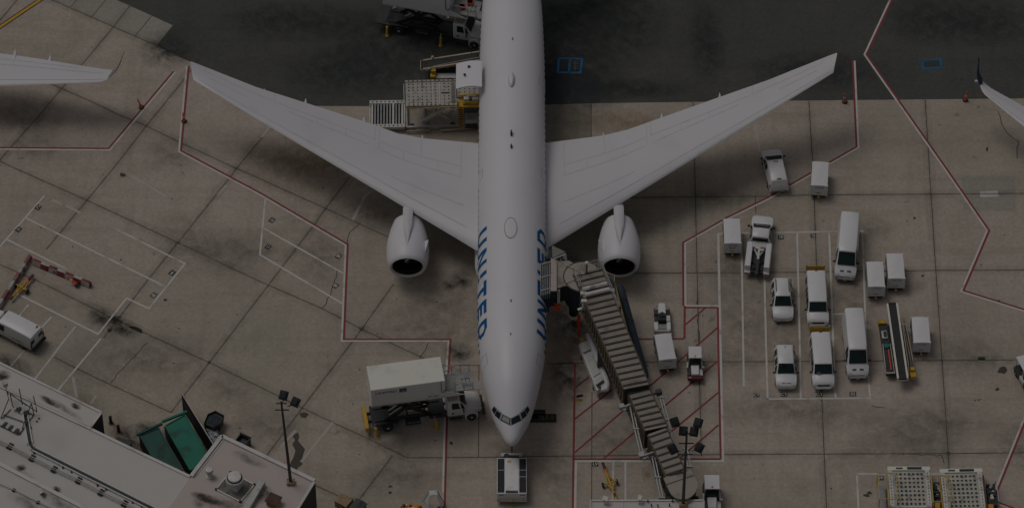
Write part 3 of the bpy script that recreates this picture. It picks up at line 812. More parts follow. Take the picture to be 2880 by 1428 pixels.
# tail, beyond the picture's upper edge
for s in (-1, 1):
    rg = []
    for x, y0, y1, z in ((0, 54, 60.5, 6.2), (s*4.5, 57.5, 61.8, 6.7), (s*9.6, 61.5, 63.7, 7.3)):
        rg.append(wing_ring(Vector((x, y0, z)), Vector((x, y1, z)), .1, Vector((0, 0, 0)))[0])
    MB().loft(rg).build('tailplane', WINGG, plane, smooth=40)
rg = []
for z, y0, y1 in ((7.6, 51, 60.5), (12, 55.5, 61.8), (17, 60, 63.5)):
    L = y1-y0
    rg.append([Vector((sg*L*.05*th, y0+L*ch, z)) for sg in (1,) for ch, th in zip(CH, TH)]+[Vector((-L*.05*th, y0+L*ch, z)) for ch, th in reversed(list(zip(CH, TH))[1:-1])])
MB().loft(rg).build('tail_fin', BLUE, plane, smooth=40)
# open cargo door (hinged up beside the roof line), starboard
cd = MB(); g0 = []
a0, a1 = P(1283, 178, 6.9)-O, P(1284, 246, 6.9)-O
n = 8
for i in range(n+1):
    u = i/n
    x = a0.x+( -2.85-a0.x)*u
    z = 6.75+0.75*math.sin(u*1.5)
    bow = .12*math.sin(u*math.pi)
    g0.append([(x, a0.y+.05-.35*u*u, z), (x, a1.y-.05-.45*u*u, z)])
vs = [p for r in g0 for p in r]+[(p[0], p[1], p[2]-.14) for r in g0 for p in r]
m_ = 2*(n+1)
fs = [(2*i, 2*i+1, 2*i+3, 2*i+2) for i in range(n)]+[(m_+2*i, m_+2*i+2, m_+2*i+3, m_+2*i+1) for i in range(n)]
fs += [(2*i, 2*i+2, m_+2*i+2, m_+2*i) for i in range(n)]+[(2*i+1, m_+2*i+1, m_+2*i+3, 2*i+3) for i in range(n)]+[(0, m_, m_+1, 1), (2*n, 2*n+1, m_+2*n+1, m_+2*n)]
cdo = cd.add(vs, fs).build('cargo_door', WHITE, plane, smooth=30)
for px, py, w, h in ((1319, 193, .26, .12), (1307, 215, .24, .05)):
    q = P(px, py, 7.1)-O
    MB().box((q.x, q.y, 7.32), (w, h, .3)).build('latch', BLACKM, cdo)

# ------------------------------------------------------------------ the neighbours' wing tips
def other_plane(label, LE, TE, xs, zr, zt, nx, s0, s1, body, winglet):
    t = thing('airliner', label, 'airliner', (0, 0, 0), 0, None)
    sf = lambda x: max(0.0, min(1.0, (x-s0)/(s1-s0)))
    st = wing(LE, TE, xs, lambda s: zr+(zt-zr)*s, t, sfun=sf)
    w, up = build_wing(st, Vector((0, 0, 0)), t, (.12, .10), [((.70, .62), (.98, .62)), ((.70, .80), (.93, .82)), ((.80, .62), (.80, .98)), ((.70, .15), (.98, .15))])
    return t, w
LEo = [(-1100, 258), (0, 243), (188, 236), (290, 232), (306, 224), (315, 214)]
TEo = [(-1100, -60), (-500, 75), (0, 151), (45, 157), (160, 173), (230, 187), (290, 195), (321, 197)]
t1, w1 = other_plane('white airliner at the left edge with an upswept grey winglet', LEo, TEo, [-1100, -700, -300, 0, 100, 200, 288, 303, 314], 3.2, 5.0, None, -1100, 320, None, None)
def winglet(parent, base_le, base_te, tip_le, tip_te, m0, m1, th=.10):
    rg = []
    for k in range(7):
        u = k/6; v = u**.75
        le = base_le.lerp(tip_le, u); te = base_te.lerp(tip_te, u)
        out = (tip_le-base_le); sgn = 1 if out.x > 0 else -1
        b = Vector((sgn*.28*math.sin(u*math.pi)*(1-u), 0, -.25*math.sin(u*math.pi)))
        le += b; te += b
        n = (te-le).cross(tip_le-base_le).normalized()*(th*(1-.8*u))
        c = te-le
        rg.append([le, le+c*.3+n, le+c*.65+n*.7, te, le+c*.65-n*.7, le+c*.3-n])
    return MB().loft(rg).build('winglet', m1, parent, smooth=40)
winglet(w1, P(303, 224, 5.0), P(318, 199, 4.95), P(349.5, 147, 7.3), P(351, 144.5, 7.35), None, mat('grey_winglet', (0.20, 0.20, 0.205), 0.4))
for px, py in ((44, 138), (142, 155)):
    spindle('flap_track_fairing', P(px, py, 4.4), 3.2, .26, w1, WINGG)
LEq = [(2752, 222), (2756, 250), (2764, 264), (2880, 360), (3700, 1000)]
TEq = [(2758, 218), (2776, 241), (2880, 298), (3100, 400), (3700, 560)]
t2, w2 = other_plane('white airliner at the right edge with a dark blue winglet', LEq, TEq, [3700, 3400, 3100, 2880, 2830, 2790, 2768, 2760, 2755], 3.2, 5.2, None, 3700, 2752, None, None)
winglet(w2, P(2755, 240, 5.3), P(2764, 222, 5.25), P(2751.5, 162, 8.0), P(2753.5, 155, 8.05), None, mat('dark_blue_winglet', (0.014, 0.036, 0.10), 0.4), .17)
MB().box(P(2747, 229, 5.3), (.35, .2, .16)).build('wing_tip_light', WINGG, w2)
# their bodies stand outside the picture; simple shells keep the wings from floating
for t, px, py, rz in ((t1, -1180, 90, 0.10), (t2, 3800, 800, -0.12)):
    c = P(px, py, 0)
    f = MB().loft([[Vector((r*math.cos(2*math.pi*k/24), y, 3.4+r*math.sin(2*math.pi*k/24)+dz)) for k in range(24)] for y, r, dz in ((-17, .1, -.4), (-16.2, .9, -.3), (-14, 1.6, -.1), (-11, 1.88, 0), (12, 1.88, 0), (17, 1.4, .4), (22, .4, 1.2))]).build('fuselage', WHITE, t, smooth=50)
    f.location = c; f.rotation_euler = (0, 0, rz)
# ------------------------------------------------------------------ road vehicles
def ring_of(st):
    y, w, wt, zb, zbelt, zt = st
    return [Vector(p) for p in ((-w*.9, y, zb), (-w, y, zb+(zbelt-zb)*.3), (-w, y, zbelt), (-wt, y, zt-.07), (-wt+.13, y, zt), (0, y, zt+.025), (wt-.13, y, zt), (wt, y, zt-.07), (w, y, zbelt), (w, y, zb+(zbelt-zb)*.3), (w*.9, y, zb))]
def lerp4(a, b, c, d, u, v): return (a*(1-u)+b*u)*(1-v)+(d*(1-u)+c*u)*v
def pane(name, q, m, parent, ins=(.05, .06), off=.045, n=3):
    """a pane a little proud of the body, inside the outline q"""
    mb = MB(); iu, iv = ins
    nr = (q[1]-q[0]).cross(q[3]-q[0]).normalized()
    c = sum(q, Vector((0, 0, 0)))/4
    if nr.dot(c-Vector((0, c.y*.8, .6))) < 0: nr = -nr
    g_ = [lerp4(*q, iu+(1-2*iu)*i/n, iv+(1-2*iv)*j/n)+nr*off for i in range(n+1) for j in range(n+1)]
    mb.add(g_, [(r*(n+1)+s, (r+1)*(n+1)+s, (r+1)*(n+1)+s+1, r*(n+1)+s+1) for r in range(n) for s in range(n)])
    return mb.build(name, m, parent, smooth=60)
def top(r, f):
    """a point of a body ring's upper edge, f of the way out to its shoulder"""
    return Vector((r[3].x*f, r[4].y, r[4].z+.01))
def glass_of(C, F, fc=.97, ff=.97): return [top(C, fc), top(C, -fc), top(F, -ff), top(F, ff)]
def wheel(parent, x, y, r, w=.22, rimm=None):
    s = 1 if x > 0 else -1
    o = MB().lathe((0, 0, 0), [(-w/2, r*.55), (-w/2, r*.92), (-w*.35, r), (w*.35, r), (w/2, r*.92), (w/2, r*.55)], 22, 'X').build('wheel', BLACK, parent, smooth=45)
    o.location = (x, y, r)
    MB().lathe((s*(w/2-.03), 0, 0), [(-.06, r*.56), (0, r*.60), (.03, r*.55), (.012, r*.2), (.05, r*.16), (.05, 0.0)], 18, 'X').build('rim', rimm or GALV, o, smooth=45) if s > 0 else \
        MB().lathe((s*(w/2-.03), 0, 0), [(.06, r*.56), (0, r*.60), (-.03, r*.55), (-.012, r*.2), (-.05, r*.16), (-.05, 0.0)], 18, 'X').build('rim', rimm or GALV, o, smooth=45)
    return o
def road_car(name, label, cat, st, cowl, roof, windows, wheels, wr=.36, rear=None, group=None, mirror=(1.0, 1.05), front='suv', rails=False, body=None):
    t = thing(name, label, cat, (0, 0, 0), 0, group)
    rings = [ring_of(s) for s in st]
    # round the tail and the nose a little in plan
    bm_ = MB().loft(rings).build('body', body or WHITE2, t, smooth=38, bevel=.03)
    C, F = rings[cowl], rings[roof]
    pane('windshield', glass_of(C, F), GLASS, t, (.02, .07))
    for i, y0, y1 in windows:
        a, b = rings[i], rings[i+1]
        ya, yb = a[2].y, b[2].y
        for lo, hi in ((2, 3), (8, 7)):
            f = lambda y, k: a[k]+(b[k]-a[k])*((y-ya)/(yb-ya))
            pane('side_window', [f(y0, lo), f(y1, lo), f(y1, hi), f(y0, hi)], GLASS, t, (.04, .14))
    if rear is not None:
        a, b = rings[rear], rings[rear+1]
        pane('rear_window', [a[4], a[6], b[6], b[4]], GLASS, t, (.04, .14))
    for x, y in wheels:
        wheel(t, x, y, wr)
        wheel(t, -x, y, wr)
    W = st[cowl][1]
    yf = st[-1][0]; zf = st[-2][3]
    for s in (-1, 1):
        mb = MB().box((s*(W+.13), mirror[0], mirror[1]), (.20, .12, .17)).bar((s*(W-.05), mirror[0], mirror[1]-.03), (s*(W+.08), mirror[0], mirror[1]-.02), .05, .05)
        mb.build('wing_mirror', BLACKM, t, bevel=.03)
    return t
def front_parts(t, y, w, zl, zg, gw, gh, bumper, lamp=(.26, .16, .14), grille=BLACKM, plate=True):
    for s in (-1, 1): MB().box((s*(w-lamp[0]*.55), y-.10, zl), (lamp[0], lamp[1], lamp[2]), rz=-s*.35).build('headlight', HEADL, t, bevel=.03)
    MB().box((0, y+.0, zg), (gw, .06, gh)).build('grille', grille, t, bevel=.015)
    if bumper:
        m, z, d = bumper
        MB().loft([[Vector((x, yy, zz)) for x, yy, zz in ((-w, y-.32, z-h), (-w, y-.05, z-h), (-w*.6, y+d, z-h), (w*.6, y+d, z-h), (w, y-.05, z-h), (w, y-.32, z-h))] for h in (.10, -.10)]).build('bumper', m, t, bevel=.03)
    if plate: MB().box((0, y+(bumper[2] if bumper else .03)+.02, (bumper[1] if bumper else zg-.2)), (.32, .03, .15)).build('licence_plate', mat('plate_white', (.45, .42, .34), .5), t)
def tail_parts(t, y, w, z, h=.35):
    for s in (-1, 1): MB().box((s*(w-.06), y+.02, z), (.12, .10, h)).build('tail_light', TAILL, t, bevel=.02)

SUVS = [(-2.28, .80, .70, .48, .80, .90), (-2.20, .90, .80, .36, .98, 1.08), (-1.95, .95, .72, .34, 1.02, 1.58), (-1.70, .95, .70, .32, 1.02, 1.70), (-.7, .96, .71, .3, 1.02, 1.76), (.28, .96, .70, .3, 1.02, 1.73), (1.12, .965, .86, .3, 1.02, 1.09), (1.75, .955, .85, .3, .96, 1.03), (2.12, .90, .78, .36, .84, .90), (2.26, .78, .66, .42, .66, .74)]
def suv(label, rails, hood_vent, group='white estate cars in the stalls'):
    t = road_car('estate_car', label, 'car', SUVS, 6, 5, [(3, -1.55, -.85), (4, -.55, .20), (5, .33, .95)], [(.86, 1.40), (.86, -1.42)], .36, 1, group, (.95, 1.12))
    front_parts(t, 2.22, .84, .74, .66, .85, .16, (WHITE2, .46, .06))
    tail_parts(t, -2.14, .93, .98)
    if rails:
        for s in (-1, 1): MB().bar((s*.60, -1.65, 1.80), (s*.60, -.15, 1.82), .07, .05).build('roof_rail', BLACKM, t)
    else:
        MB().box((0, -1.55, 1.79), (.04, .22, .06)).build('aerial', BLACKM, t)
    if hood_vent: MB().box((0, 2.02, .93), (.8, .10, .05)).build('bonnet_vent', BLACKM, t)
    return t
def place(t, px, py, rz=math.pi):
    t.location = P(px, py, 0); t.rotation_euler = (0, 0, rz)
    return t
place(suv('white estate car with black roof rails beside the yellow-gated van', True, False), 2199, 857)
place(suv('white estate car without roof rails above the first CT marking', False, True), 2207.5, 1046)

VANS = [(-2.72, .90, .80, .50, 1.2, 1.95), (-2.66, .99, .85, .42, 1.20, 2.06), (-2.3, 1.0, .84, .40, 1.20, 2.12), (-1.1, 1.01, .84, .38, 1.20, 2.14), (.25, 1.01, .84, .38, 1.20, 2.13), (1.05, 1.0, .82, .38, 1.20, 2.07), (1.72, 1.0, .88, .38, 1.18, 1.26), (2.35, .99, .88, .40, 1.08, 1.16), (2.60, .97, .84, .44, .92, 1.0), (2.66, .90, .76, .50, .8, .88)]
def gate_van(label):
    t = road_car('passenger_van', label, 'van', VANS, 6, 5, [(2, -2.2, -1.25), (3, -1.0, -.45), (3, -.35, .2), (4, .32, .98), (5, 1.08, 1.55)], [(.88, 1.62), (.88, -1.55)], .38, None, 'white passenger vans with a yellow tail gate', (1.42, 1.28))
    front_parts(t, 2.64, .94, .86, .84, 1.1, .20, (WHITE2, .56, .16), (.24, .12, .16))
    g_ = MB().bb(-.78, .78, -3.42, -3.36, .62, 1.82)
    for k in range(9): g_.bb(-.78+.19*k, -.74+.19*k, -3.45, -3.33, .62, 1.82)
    go = g_.build('tail_gate', YEL, t)
    for s in (-1, 1):
        MB().tube([(s*.84, -3.39, .45), (s*.84, -3.39, 1.95)], .05, 8).build('gate_post', PALEY, go)
        MB().lathe((s*.88, -3.39, 1.98), [(-.08, .05), (0, .10), (.08, .05)], 10).build('marker_lamp', DIRTYW, go)
        MB().bar((s*.6, -3.36, .55), (s*.6, -2.6, .55), .1, .12).build('gate_arm', DARK, go)
    MB().box((0, -2.60, 2.12), (.26, .10, .05)).build('high_brake_light', DARK, t)
    return t
place(gate_van('white passenger van with a yellow tail gate, directly above another such van'), 2295.5, 862, math.pi)
v2 = place(gate_van('white passenger van with a yellow tail gate and a paper behind its windshield'), 2309.5, 1036, math.pi+.02)
MB().box((.42, 1.66, 1.48), (.36, .02, .20), rz=0, M=Matrix.Rotation(R(-42), 3, 'X')).build('paper', DIRTYW, v2)

TRAN = [(-3.34, .90, .74, .52, 1.3, 2.52), (-3.25, 1.0, .82, .42, 1.3, 2.66), (-2.9, 1.03, .84, .40, 1.3, 2.72), (-1.0, 1.03, .84, .38, 1.3, 2.74), (1.0, 1.03, .84, .38, 1.3, 2.73), (1.55, 1.02, .80, .38, 1.3, 2.62), (2.42, 1.02, .88, .38, 1.3, 1.42), (2.85, 1.0, .86, .40, 1.12, 1.22), (3.18, .92, .76, .44, .86, .96), (3.32, .74, .60, .5, .70, .78)]
def transit(label):
    t = road_car('cargo_van', label, 'van', TRAN, 6, 5, [(4, 1.05, 1.5), (5, 1.6, 2.2)], [(.90, 2.15), (.90, -1.62)], .36, None, 'tall white cargo vans', (1.95, 1.45))
    front_parts(t, 3.26, .88, .92, .74, 1.05, .30, (BLACKM, .48, .06), (.30, .42, .16))
    for s in (-1, 1): MB().box((s*.33, 2.86, 1.235), (.36, .12, .06), M=Matrix.Rotation(R(-28), 3, 'X')).build('bonnet_vent', BLACKM, t)
    tail_parts(t, -3.30, .95, 1.2, .7)
    for s in (-1, 1):
        for k in range(3): MB().bb(s*1.035-.008, s*1.035+.008, -2.7+1.3*k, -1.6+1.3*k, .75, .79).build('side_moulding', DARK, t)
    return t
place(transit('tall white cargo van crossing the top line of the stalls at an angle'), 2381, 721, math.pi-.115)
place(transit('tall white cargo van parked straight in the last stall above the 32 marking'), 2404, 994, math.pi+.02)

WAG = [(-2.45, .80, .74, .50, .85, .98), (-2.38, .92, .84, .40, 1.0, 1.12), (-2.18, .96, .76, .36, 1.02, 1.62), (-1.95, .96, .74, .34, 1.02, 1.72), (-.6, .97, .75, .32, 1.02, 1.78), (.30, .97, .76, .32, 1.02, 1.74), (1.30, .97, .88, .32, 1.04, 1.22), (2.05, .95, .84, .34, .96, 1.02), (2.35, .86, .72, .38, .84, .90), (2.48, .70, .58, .42, .66, .74)]
w = road_car('delivery_car', 'white panelled car with its back to the viewer, beside the red line at upper right', 'car', WAG, 6, 5, [(4, -.4, .25), (5, .36, 1.0)], [(.87, 1.50), (.87, -1.50)], .36, None, None, (1.25, 1.1))
front_parts(w, 2.42, .80, .74, .66, .85, .16, (WHITE2, .48, .06))
tail_parts(w, -2.32, .95, 1.02, .4)
pane('rear_panel', [Vector((-.75, -2.36, 1.13)), Vector((.75, -2.36, 1.13)), Vector((.66, -2.16, 1.62)), Vector((-.66, -2.16, 1.62))], mat('greyish_door_paint', (.66, .65, .66), .3), w, (.03, .06), .016)
MB().loft([[Vector((x, y, z)) for x, y in ((-.95, -2.25), (-.9, -2.5), (.9, -2.5), (.95, -2.25))] for z in (.40, .66)]).build('bumper', WHITE2, w, bevel=.03)
MB().bb(-.7, .7, -2.515, -2.49, .52, .56).build('bumper_strip', BLACKM, w)
MB().box((0, -2.08, 1.745), (.42, .08, .03)).build('high_brake_light', BLACKM, w)
MB().lathe((0, 0, 0), [(0, 1), (.05, .95), (.06, 0)], 20).build('roof_hatch', GALV, w, loc=(.05, .15, 1.79)).scale = (.24, .16, 1)
place(w, 2178.5, 491, .125)

# pickup with a service body and a towing boom
def service_pickup():
    t = thing('service_pickup', 'white pickup with open tool lockers and a towing boom, back to the viewer', 'pickup truck')
    st = [(-.05, .90, .78, .5, 1.1, 1.80), (.05, .98, .76, .45, 1.2, 1.90), (.6, 1.0, .78, .42, 1.22, 1.95), (1.05, 1.0, .76, .42, 1.22, 1.92), (2.08, 1.0, .88, .42, 1.22, 1.30), (2.9, .99, .88, .45, 1.16, 1.22), (3.3, .92, .80, .5, 1.0, 1.08), (3.45, .78, .66, .55, .8, .88)]
    rings = [ring_of(s) for s in st]
    MB().loft(rings).build('cab', WHITE2, t, smooth=38, bevel=.03)
    C, F = rings[4], rings[3]
    pane('windshield', glass_of(C, F), GLASS, t, (.02, .08))
    pane('wiper_panel', [lerp4(*glass_of(C, F), u, v) for u, v in ((.12, .42), (.9, .42), (.9, .52), (.12, .52))], GALV, t, (0, 0), .06)
    for i, y0, y1 in ((1, .1, .58), (2, .65, 1.0), (3, 1.1, 1.85)):
        a, b = rings[i], rings[i+1]
        for lo, hi in ((2, 3), (8, 7)):
            f = lambda y, k: a[k]+(b[k]-a[k])*((y-a[2].y)/(b[2].y-a[2].y))
            pane('side_window', [f(y0, lo), f(y1, lo), f(y1, hi), f(y0, hi)], GLASS, t, (.05, .14))
    MB().bb(-.72, .72, -.09, -.05, 1.35, 1.78).build('rear_window', GLASS, t)
    MB().bar((-.7, -.12, 1.95), (.7, -.12, 1.95), .10, .10).build('light_bar', GALV, t)
    MB().bb(-.92, .92, -3.45, -.1, .62, .82).build('bed', DARK, t)
    for s in (-1, 1):
        lk = MB().loft([[Vector((s*x, y, z)) for x, z in ((.62, .7), (1.16, .7), (1.16, 1.32), (1.08, 1.42), (.66, 1.42), (.62, 1.36))] for y in (-3.25, -.25)]).build('locker', WHITE2, t, bevel=.02)
        for k in range(3): MB().bb(s*1.165-.01, s*1.165+.01, -3.1+k*.95, -2.3+k*.95, .95, 1.25).build('locker_door', mat('locker_door_paint', (.70, .69, .69), .4), lk)
        MB().bb(s*.62, s*1.16, -3.6, -3.22, .55, .85).build('bumper', DIRTYW, t, bevel=.02)
        MB().bb(s*.66, s*1.12, -3.63, -3.59, .68, .78).build('tail_light', TAILL, t)
        MB().box((s*1.20, 1.75, 1.3), (.24, .14, .22)).build('wing_mirror', BLACKM, t, bevel=.03)
        MB().box((s*.62, 3.34, .86), (.3, .16, .16)).build('headlight', HEADL, t, bevel=.03)
    MB().bb(-.62, .62, -.85, -.12, .82, 1.4).build('winch_box', DIRTYW, t, bevel=.03)
    bo = MB().bar((0, -.8, 1.38), (0, -2.5, 1.55), .22, .18).bar((-.42, -1.0, 1.2), (0, -2.2, 1.5), .12, .12).bar((.42, -1.0, 1.2), (0, -2.2, 1.5), .12, .12).box((-.2, -.98, 1.42), (.35, .26, .16)).box((.26, -1.2, 1.42), (.36, .24, .16)).build('boom', DIRTYW, t, bevel=.02)
    MB().bar((0, -2.4, 1.50), (0, -3.85, .95), .26, .2).lathe((0, -3.75, .9), [(-.16, .16), (0, .2), (.16, .16)], 12, 'X').build('stinger', BLACKM, bo)
    MB().bar((-.55, -2.2, .95), (.4, -3.3, 1.0), .1, .1).bar((.55, -2.1, .95), (-.4, -3.2, 1.0), .1, .1).bb(-.55, .55, -3.5, -3.0, .7, .85).build('crossbar', BLACKM, bo)
    for y in (2.35, -2.0):
        for s in (-1, 1): wheel(t, s*.90, y, .40, .26)
    return t
place(service_pickup(), 2136, 703, -.125)

# ------------------------------------------------------------------ enclosed baggage carts
def cart(label):
    t = thing('baggage_cart', label, 'cart', (0, 0, 0), 0, 'white covered baggage carts')
    W, L, Z0, Z1 = .78, 1.52, .48, 1.88
    MB().bb(-W+.03, W-.03, -L+.05, L-.05, .36, .50).build('floor', DARK, t)
    rf = MB()
    n = 6
    rf.loft([[Vector((x, y, z)) for x, z in [(-W, Z1-.10)]+[(-W+2*W*k/n, Z1+.07*math.sin(math.pi*k/n)) for k in range(n+1)]+[(W, Z1-.10)]] for y in (-L, L)])
    rf.build('roof', WHITE2, t, smooth=30, bevel=.015)
    e = MB().bb(-W+.02, W-.02, L-.10, L-.04, Z0, Z1-.06)
    for k in range(5): e.bb(-W+.1, W-.1, L-.045, L-.005, Z0+.16+.25*k, Z0+.22+.25*k)
    MB().bb(-W+.02, W-.02, -L+.04, -L+.10, Z0, Z1-.06).build('end_panel', WHITE2, t, bevel=.01)
    eo = e.build('end_panel', WHITE2, t, bevel=.01)
    for s in (-1, 1):
        MB().bb(s*(W-.06)-.015, s*(W-.06)+.015, -L+.1, L-.1, Z0, Z1-.08).build('side_curtain', mat('grey_curtain', (.30, .30, .32), .7, var=.2, scale=3), t)
        for y in (-L+.07, L-.07): MB().bb(s*W-.05, s*W+.05, y-.05, y+.05, .40, Z1+.02).build('corner_post', WHITE2, t)
        for y in (-L*.62, L*.62): wheel(t, s*(W-.1), y, .22, .16)
    tx = MB(); put_text(tx, 'UNITED', (-.02, L+.001, Z1-.28), (-1, 0, 0), (0, 0, 1), .10, 1.7, 0.03); tx.bb(-.42, -.36, L-.006, L+.004, Z1-.33, Z1-.23)
    tx.build('lettering', BLACKM, eo, fix=False)
    tx = MB().bb(-.22, .22, L-.006, L+.004, Z0+.36, Z0+.41).build('number_strip', BLACKM, eo)
    MB().bar((0, L-.1, .42), (0, L+.42, .66), .10, .08).bar((-.12, L+.28, .55), (.08, L+.36, .72), .06, .06).build('tow_bar', YEL, t)
    MB().bb(-.55, .55, L-.2, L-.02, .30, .40).build('axle_beam', BLACKM, t)
    return t
for px, py, rz, lab in ((2303, 526, math.pi-.09, 'white covered baggage cart across the red line beside the panelled car'),
                        (2057, 687, math.pi, 'white covered baggage cart parked left of the service pickup'),
                        (2459, 808, math.pi, 'white covered baggage cart next to the stall line, slightly ahead of its right neighbour'),
                        (2515, 785, math.pi, 'white covered baggage cart standing right of another near the tall cargo van'),
                        (2586, 964, math.pi-.0, 'white covered baggage cart to the right of the parked belt loader'),
                        (1869, 1011, math.pi+.13, 'white covered baggage cart coupled behind the small tractor near the jet bridge')):
    c = cart(lab)
    place(c, px, py, rz)
    if 'left of the service' in lab:
        v = MB()
        for s in (-1, 1): v.bar((s*.28, 1.53, 1.35), (s*.05, 1.53, 1.15), .03, .07)
        v.build('chevron_mark', RED, c)

# ------------------------------------------------------------------ baggage tractors
def tractor_open():
    t = thing('baggage_tractor', 'small white open baggage tractor coupled to a covered cart', 'tractor')
    MB().bb(-.70, .70, -1.65, 1.0, .30, .62).build('chassis', BLACKM, t, bevel=.03)
    MB().loft([[Vector((x*w, y, z)) for x, z in ((-1, .5), (1, .5), (1, zt-.08), (.85, zt), (-.85, zt), (-1, zt-.08))] for y, w, zt in ((.25, .36, 1.12), (.9, .36, 1.08), (1.5, .32, .98), (1.62, .26, .9))]).build('bonnet', WHITE2, t, bevel=.02)
    for s in (-1, 1):
        MB().loft([[Vector((s*x, y, z)) for x, z in ((.36, .55), (.74, .55), (.74, zt), (.36, zt+.05))] for y, zt in ((.35, .72), (1.0, .70))]).build('front_fender', BLACKM, t, bevel=.03)
        MB().bar((s*.42, 1.62, .62), (s*.74, 1.1, .66), .08, .16).build('bumper_arm', GALV, t)
        MB().bb(s*.38, s*.76, -1.62, -.70, .62, .98).build('rear_fender', WHITE2, t, bevel=.04)
        wheel(t, s*.64, -1.1, .34, .22); wheel(t, s*.62, .85, .30, .2)
    MB().bb(.40, .74, -.55, .15, .62, .90).build('battery_box', DIRTYW, t, bevel=.02)
    MB().bb(-.36, .36, -.55, .0, .62, .86).bb(-.36, .36, -.75, -.62, .7, 1.32).build('seat', BLACK, t, bevel=.05)
    MB().lathe((0, .18, 1.12), [(-.02, .16), (0, .19), (.02, .16)], 16).build('steering_wheel', BLACKM, t)
    MB().bb(-.36, .36, -1.45, -.85, .62, .85).build('deck', GREY, t)
    MB().bb(-.72, .72, -1.74, -1.60, .42, .92).build('rear_panel', DIRTYW, t, bevel=.02)
    MB().bar((0, -1.7, .45), (0, -2.05, .45), .08, .08).build('hitch', DARK, t)
    return t
place(tractor_open(), 1861.5, 907, .0)
def tractor_cab(label, group):
    t = thing('baggage_tractor', label, 'tractor', (0, 0, 0), 0, group)
    MB().bb(-.68, .68, -1.4, 1.25, .32, .70).build('chassis', BLACKM, t, bevel=.03)
    MB().loft([[Vector((x, y, z)) for x, y in ((-.6, -1.35), (.6, -1.35), (.6, .02), (-.6, .02))] for z in (1.80, 1.90)]).build('roof', WHITE2, t, bevel=.04)
    for s in (-1, 1):
        for y in (-1.3, -.02): MB().bb(s*.58-.03, s*.58+.03, y-.03, y+.03, .7, 1.8).build('cab_post', WHITE2, t)
        MB().bb(s*.66-.05, s*.66+.08, -.25, .45, .55, 1.0).build('side_panel', DIRTYW, t, bevel=.02)
        MB().box((s*.78, .55, 1.15), (.14, .10, .26)).build('wing_mirror', DIRTYW, t, bevel=.02)
        wheel(t, s*.58, -.95, .33, .22); wheel(t, s*.58, .85, .30, .2)
        MB().loft([[Vector((s*x, y, z)) for x, z in ((.40, .6), (.70, .6), (.70, .82), (.40, .86))] for y in (.45, 1.18)]).build('front_fender', DIRTYW if s < 0 else BLACKM, t, bevel=.03)
    pane('windshield', [Vector((-.55, .22, 1.05)), Vector((.55, .22, 1.05)), Vector((.55, .02, 1.78)), Vector((-.55, .02, 1.78))], GLASS, t, (.03, .05))
    MB().bb(-.6, .6, -1.34, -.1, .72, .80).build('cab_floor', BLACKM, t)
    MB().bb(-.4, .4, -.9, -.4, .8, 1.0).bb(-.4, .4, -1.05, -.92, .9, 1.45).build('seat', BLACK, t, bevel=.04)
    MB().loft([[Vector((x*w, y, z)) for x, z in ((-1, .6), (1, .6), (1, zt-.06), (.85, zt), (-.85, zt), (-1, zt-.06))] for y, w, zt in ((.1, .38, 1.12), (.8, .36, 1.06), (1.2, .34, 1.0))]).build('bonnet', WHITE2, t, bevel=.02)
    MB().box((0, -.15, 1.94), (.12, .12, .1)).build('beacon', ORANGE, t, bevel=.02)
    MB().loft([[Vector((x, y, z)) for x, y in ((-.70, 1.15), (-.70, 1.42), (-.5, 1.52), (.5, 1.52), (.70, 1.42), (.70, 1.15))] for z in (.36, .74)]).build('bumper', mat('dark_maroon_paint', (.11, .018, .024), .5, var=.2) if 'red' in label else BLACKM, t, bevel=.03)
    for s in (.42, .56): MB().box((s, 1.46, .80), (.10, .08, .10)).build('headlight', LAMPG, t)
    return t
place(tractor_cab('white roofed tractor with a dark red bumper beside the hatched area', None), 1953.5, 1042, math.pi)
o = place(tractor_cab('white roofed tractor with a black front at the lower edge near the mast', None), 2001, 1413, math.pi)
o.scale = (1.12, 1.15, 1.1)
# half-seen tractor at the right edge
o = place(tractor_cab('white and black vehicle cut off by the right edge of the picture', None), 2893, 1078, math.pi+.32)
o.scale = (1.2, 1.25, 1.15)

# ------------------------------------------------------------------ pushback tug
t = thing('pushback_tug', 'wide white pushback tug with black panels in front of the aeroplane nose', 'tug')
W, Y0, Y1, ZT = 1.33, -2.0, 2.0, 1.55
MB().loft([[Vector((x, y, z)) for x, y in ((-W, Y0), (W, Y0), (W, Y1), (-W, Y1))] for z in (.35, ZT)]).build('body', WHITE2, t, bevel=.05)
for x0, x1, cuts in ((-1.27, -.66, (.62,)), (.66, 1.27, (.62, -.12))):
    ys = [Y0+.08]+sorted([c for c in cuts])+[Y1-.08]
    for a, b in zip(ys, ys[1:]): MB().bb(x0, x1, a+.03, b-.03, ZT+.0, ZT+.02).build('top_panel', mat('black_anti_slip', (.022, .024, .027), .7, var=.25, scale=1.2), t)
MB().bb(-.55, .55, Y0+.05, Y0+.30, ZT, ZT+.02).build('top_panel', BLACKM, t)
MB().bb(-.56, .56, Y0+.36, Y1-.1, ZT+.0, ZT+.035).build('centre_hatch', mat('hatch_white', (.74, .73, .72), .4, var=.08), t, bevel=.015)
MB().box((-.22, 1.55, ZT+.04), (.34, .3, .015)).build('worn_sticker', mat('ochre_sticker', (.55, .42, .22), .7), t)
MB().bb(-W, W, Y0-.06, Y0, .4, .9).build('rear_skirt', DIRTYW, t)
for s in (-1, 1):
    MB().bb(s*.75, s*1.15, Y0-.02, Y0+.0-.0+.005, 1.30, 1.36).build('label_strip', DARK, t)
    MB().bb(s*1.0, s*1.08, Y0-.08, Y0-.02, .62, .70).build('tail_light', TAILL, t)
    wheel(t, s*1.15, -1.25, .42, .3); wheel(t, s*1.15, 1.25, .42, .3)
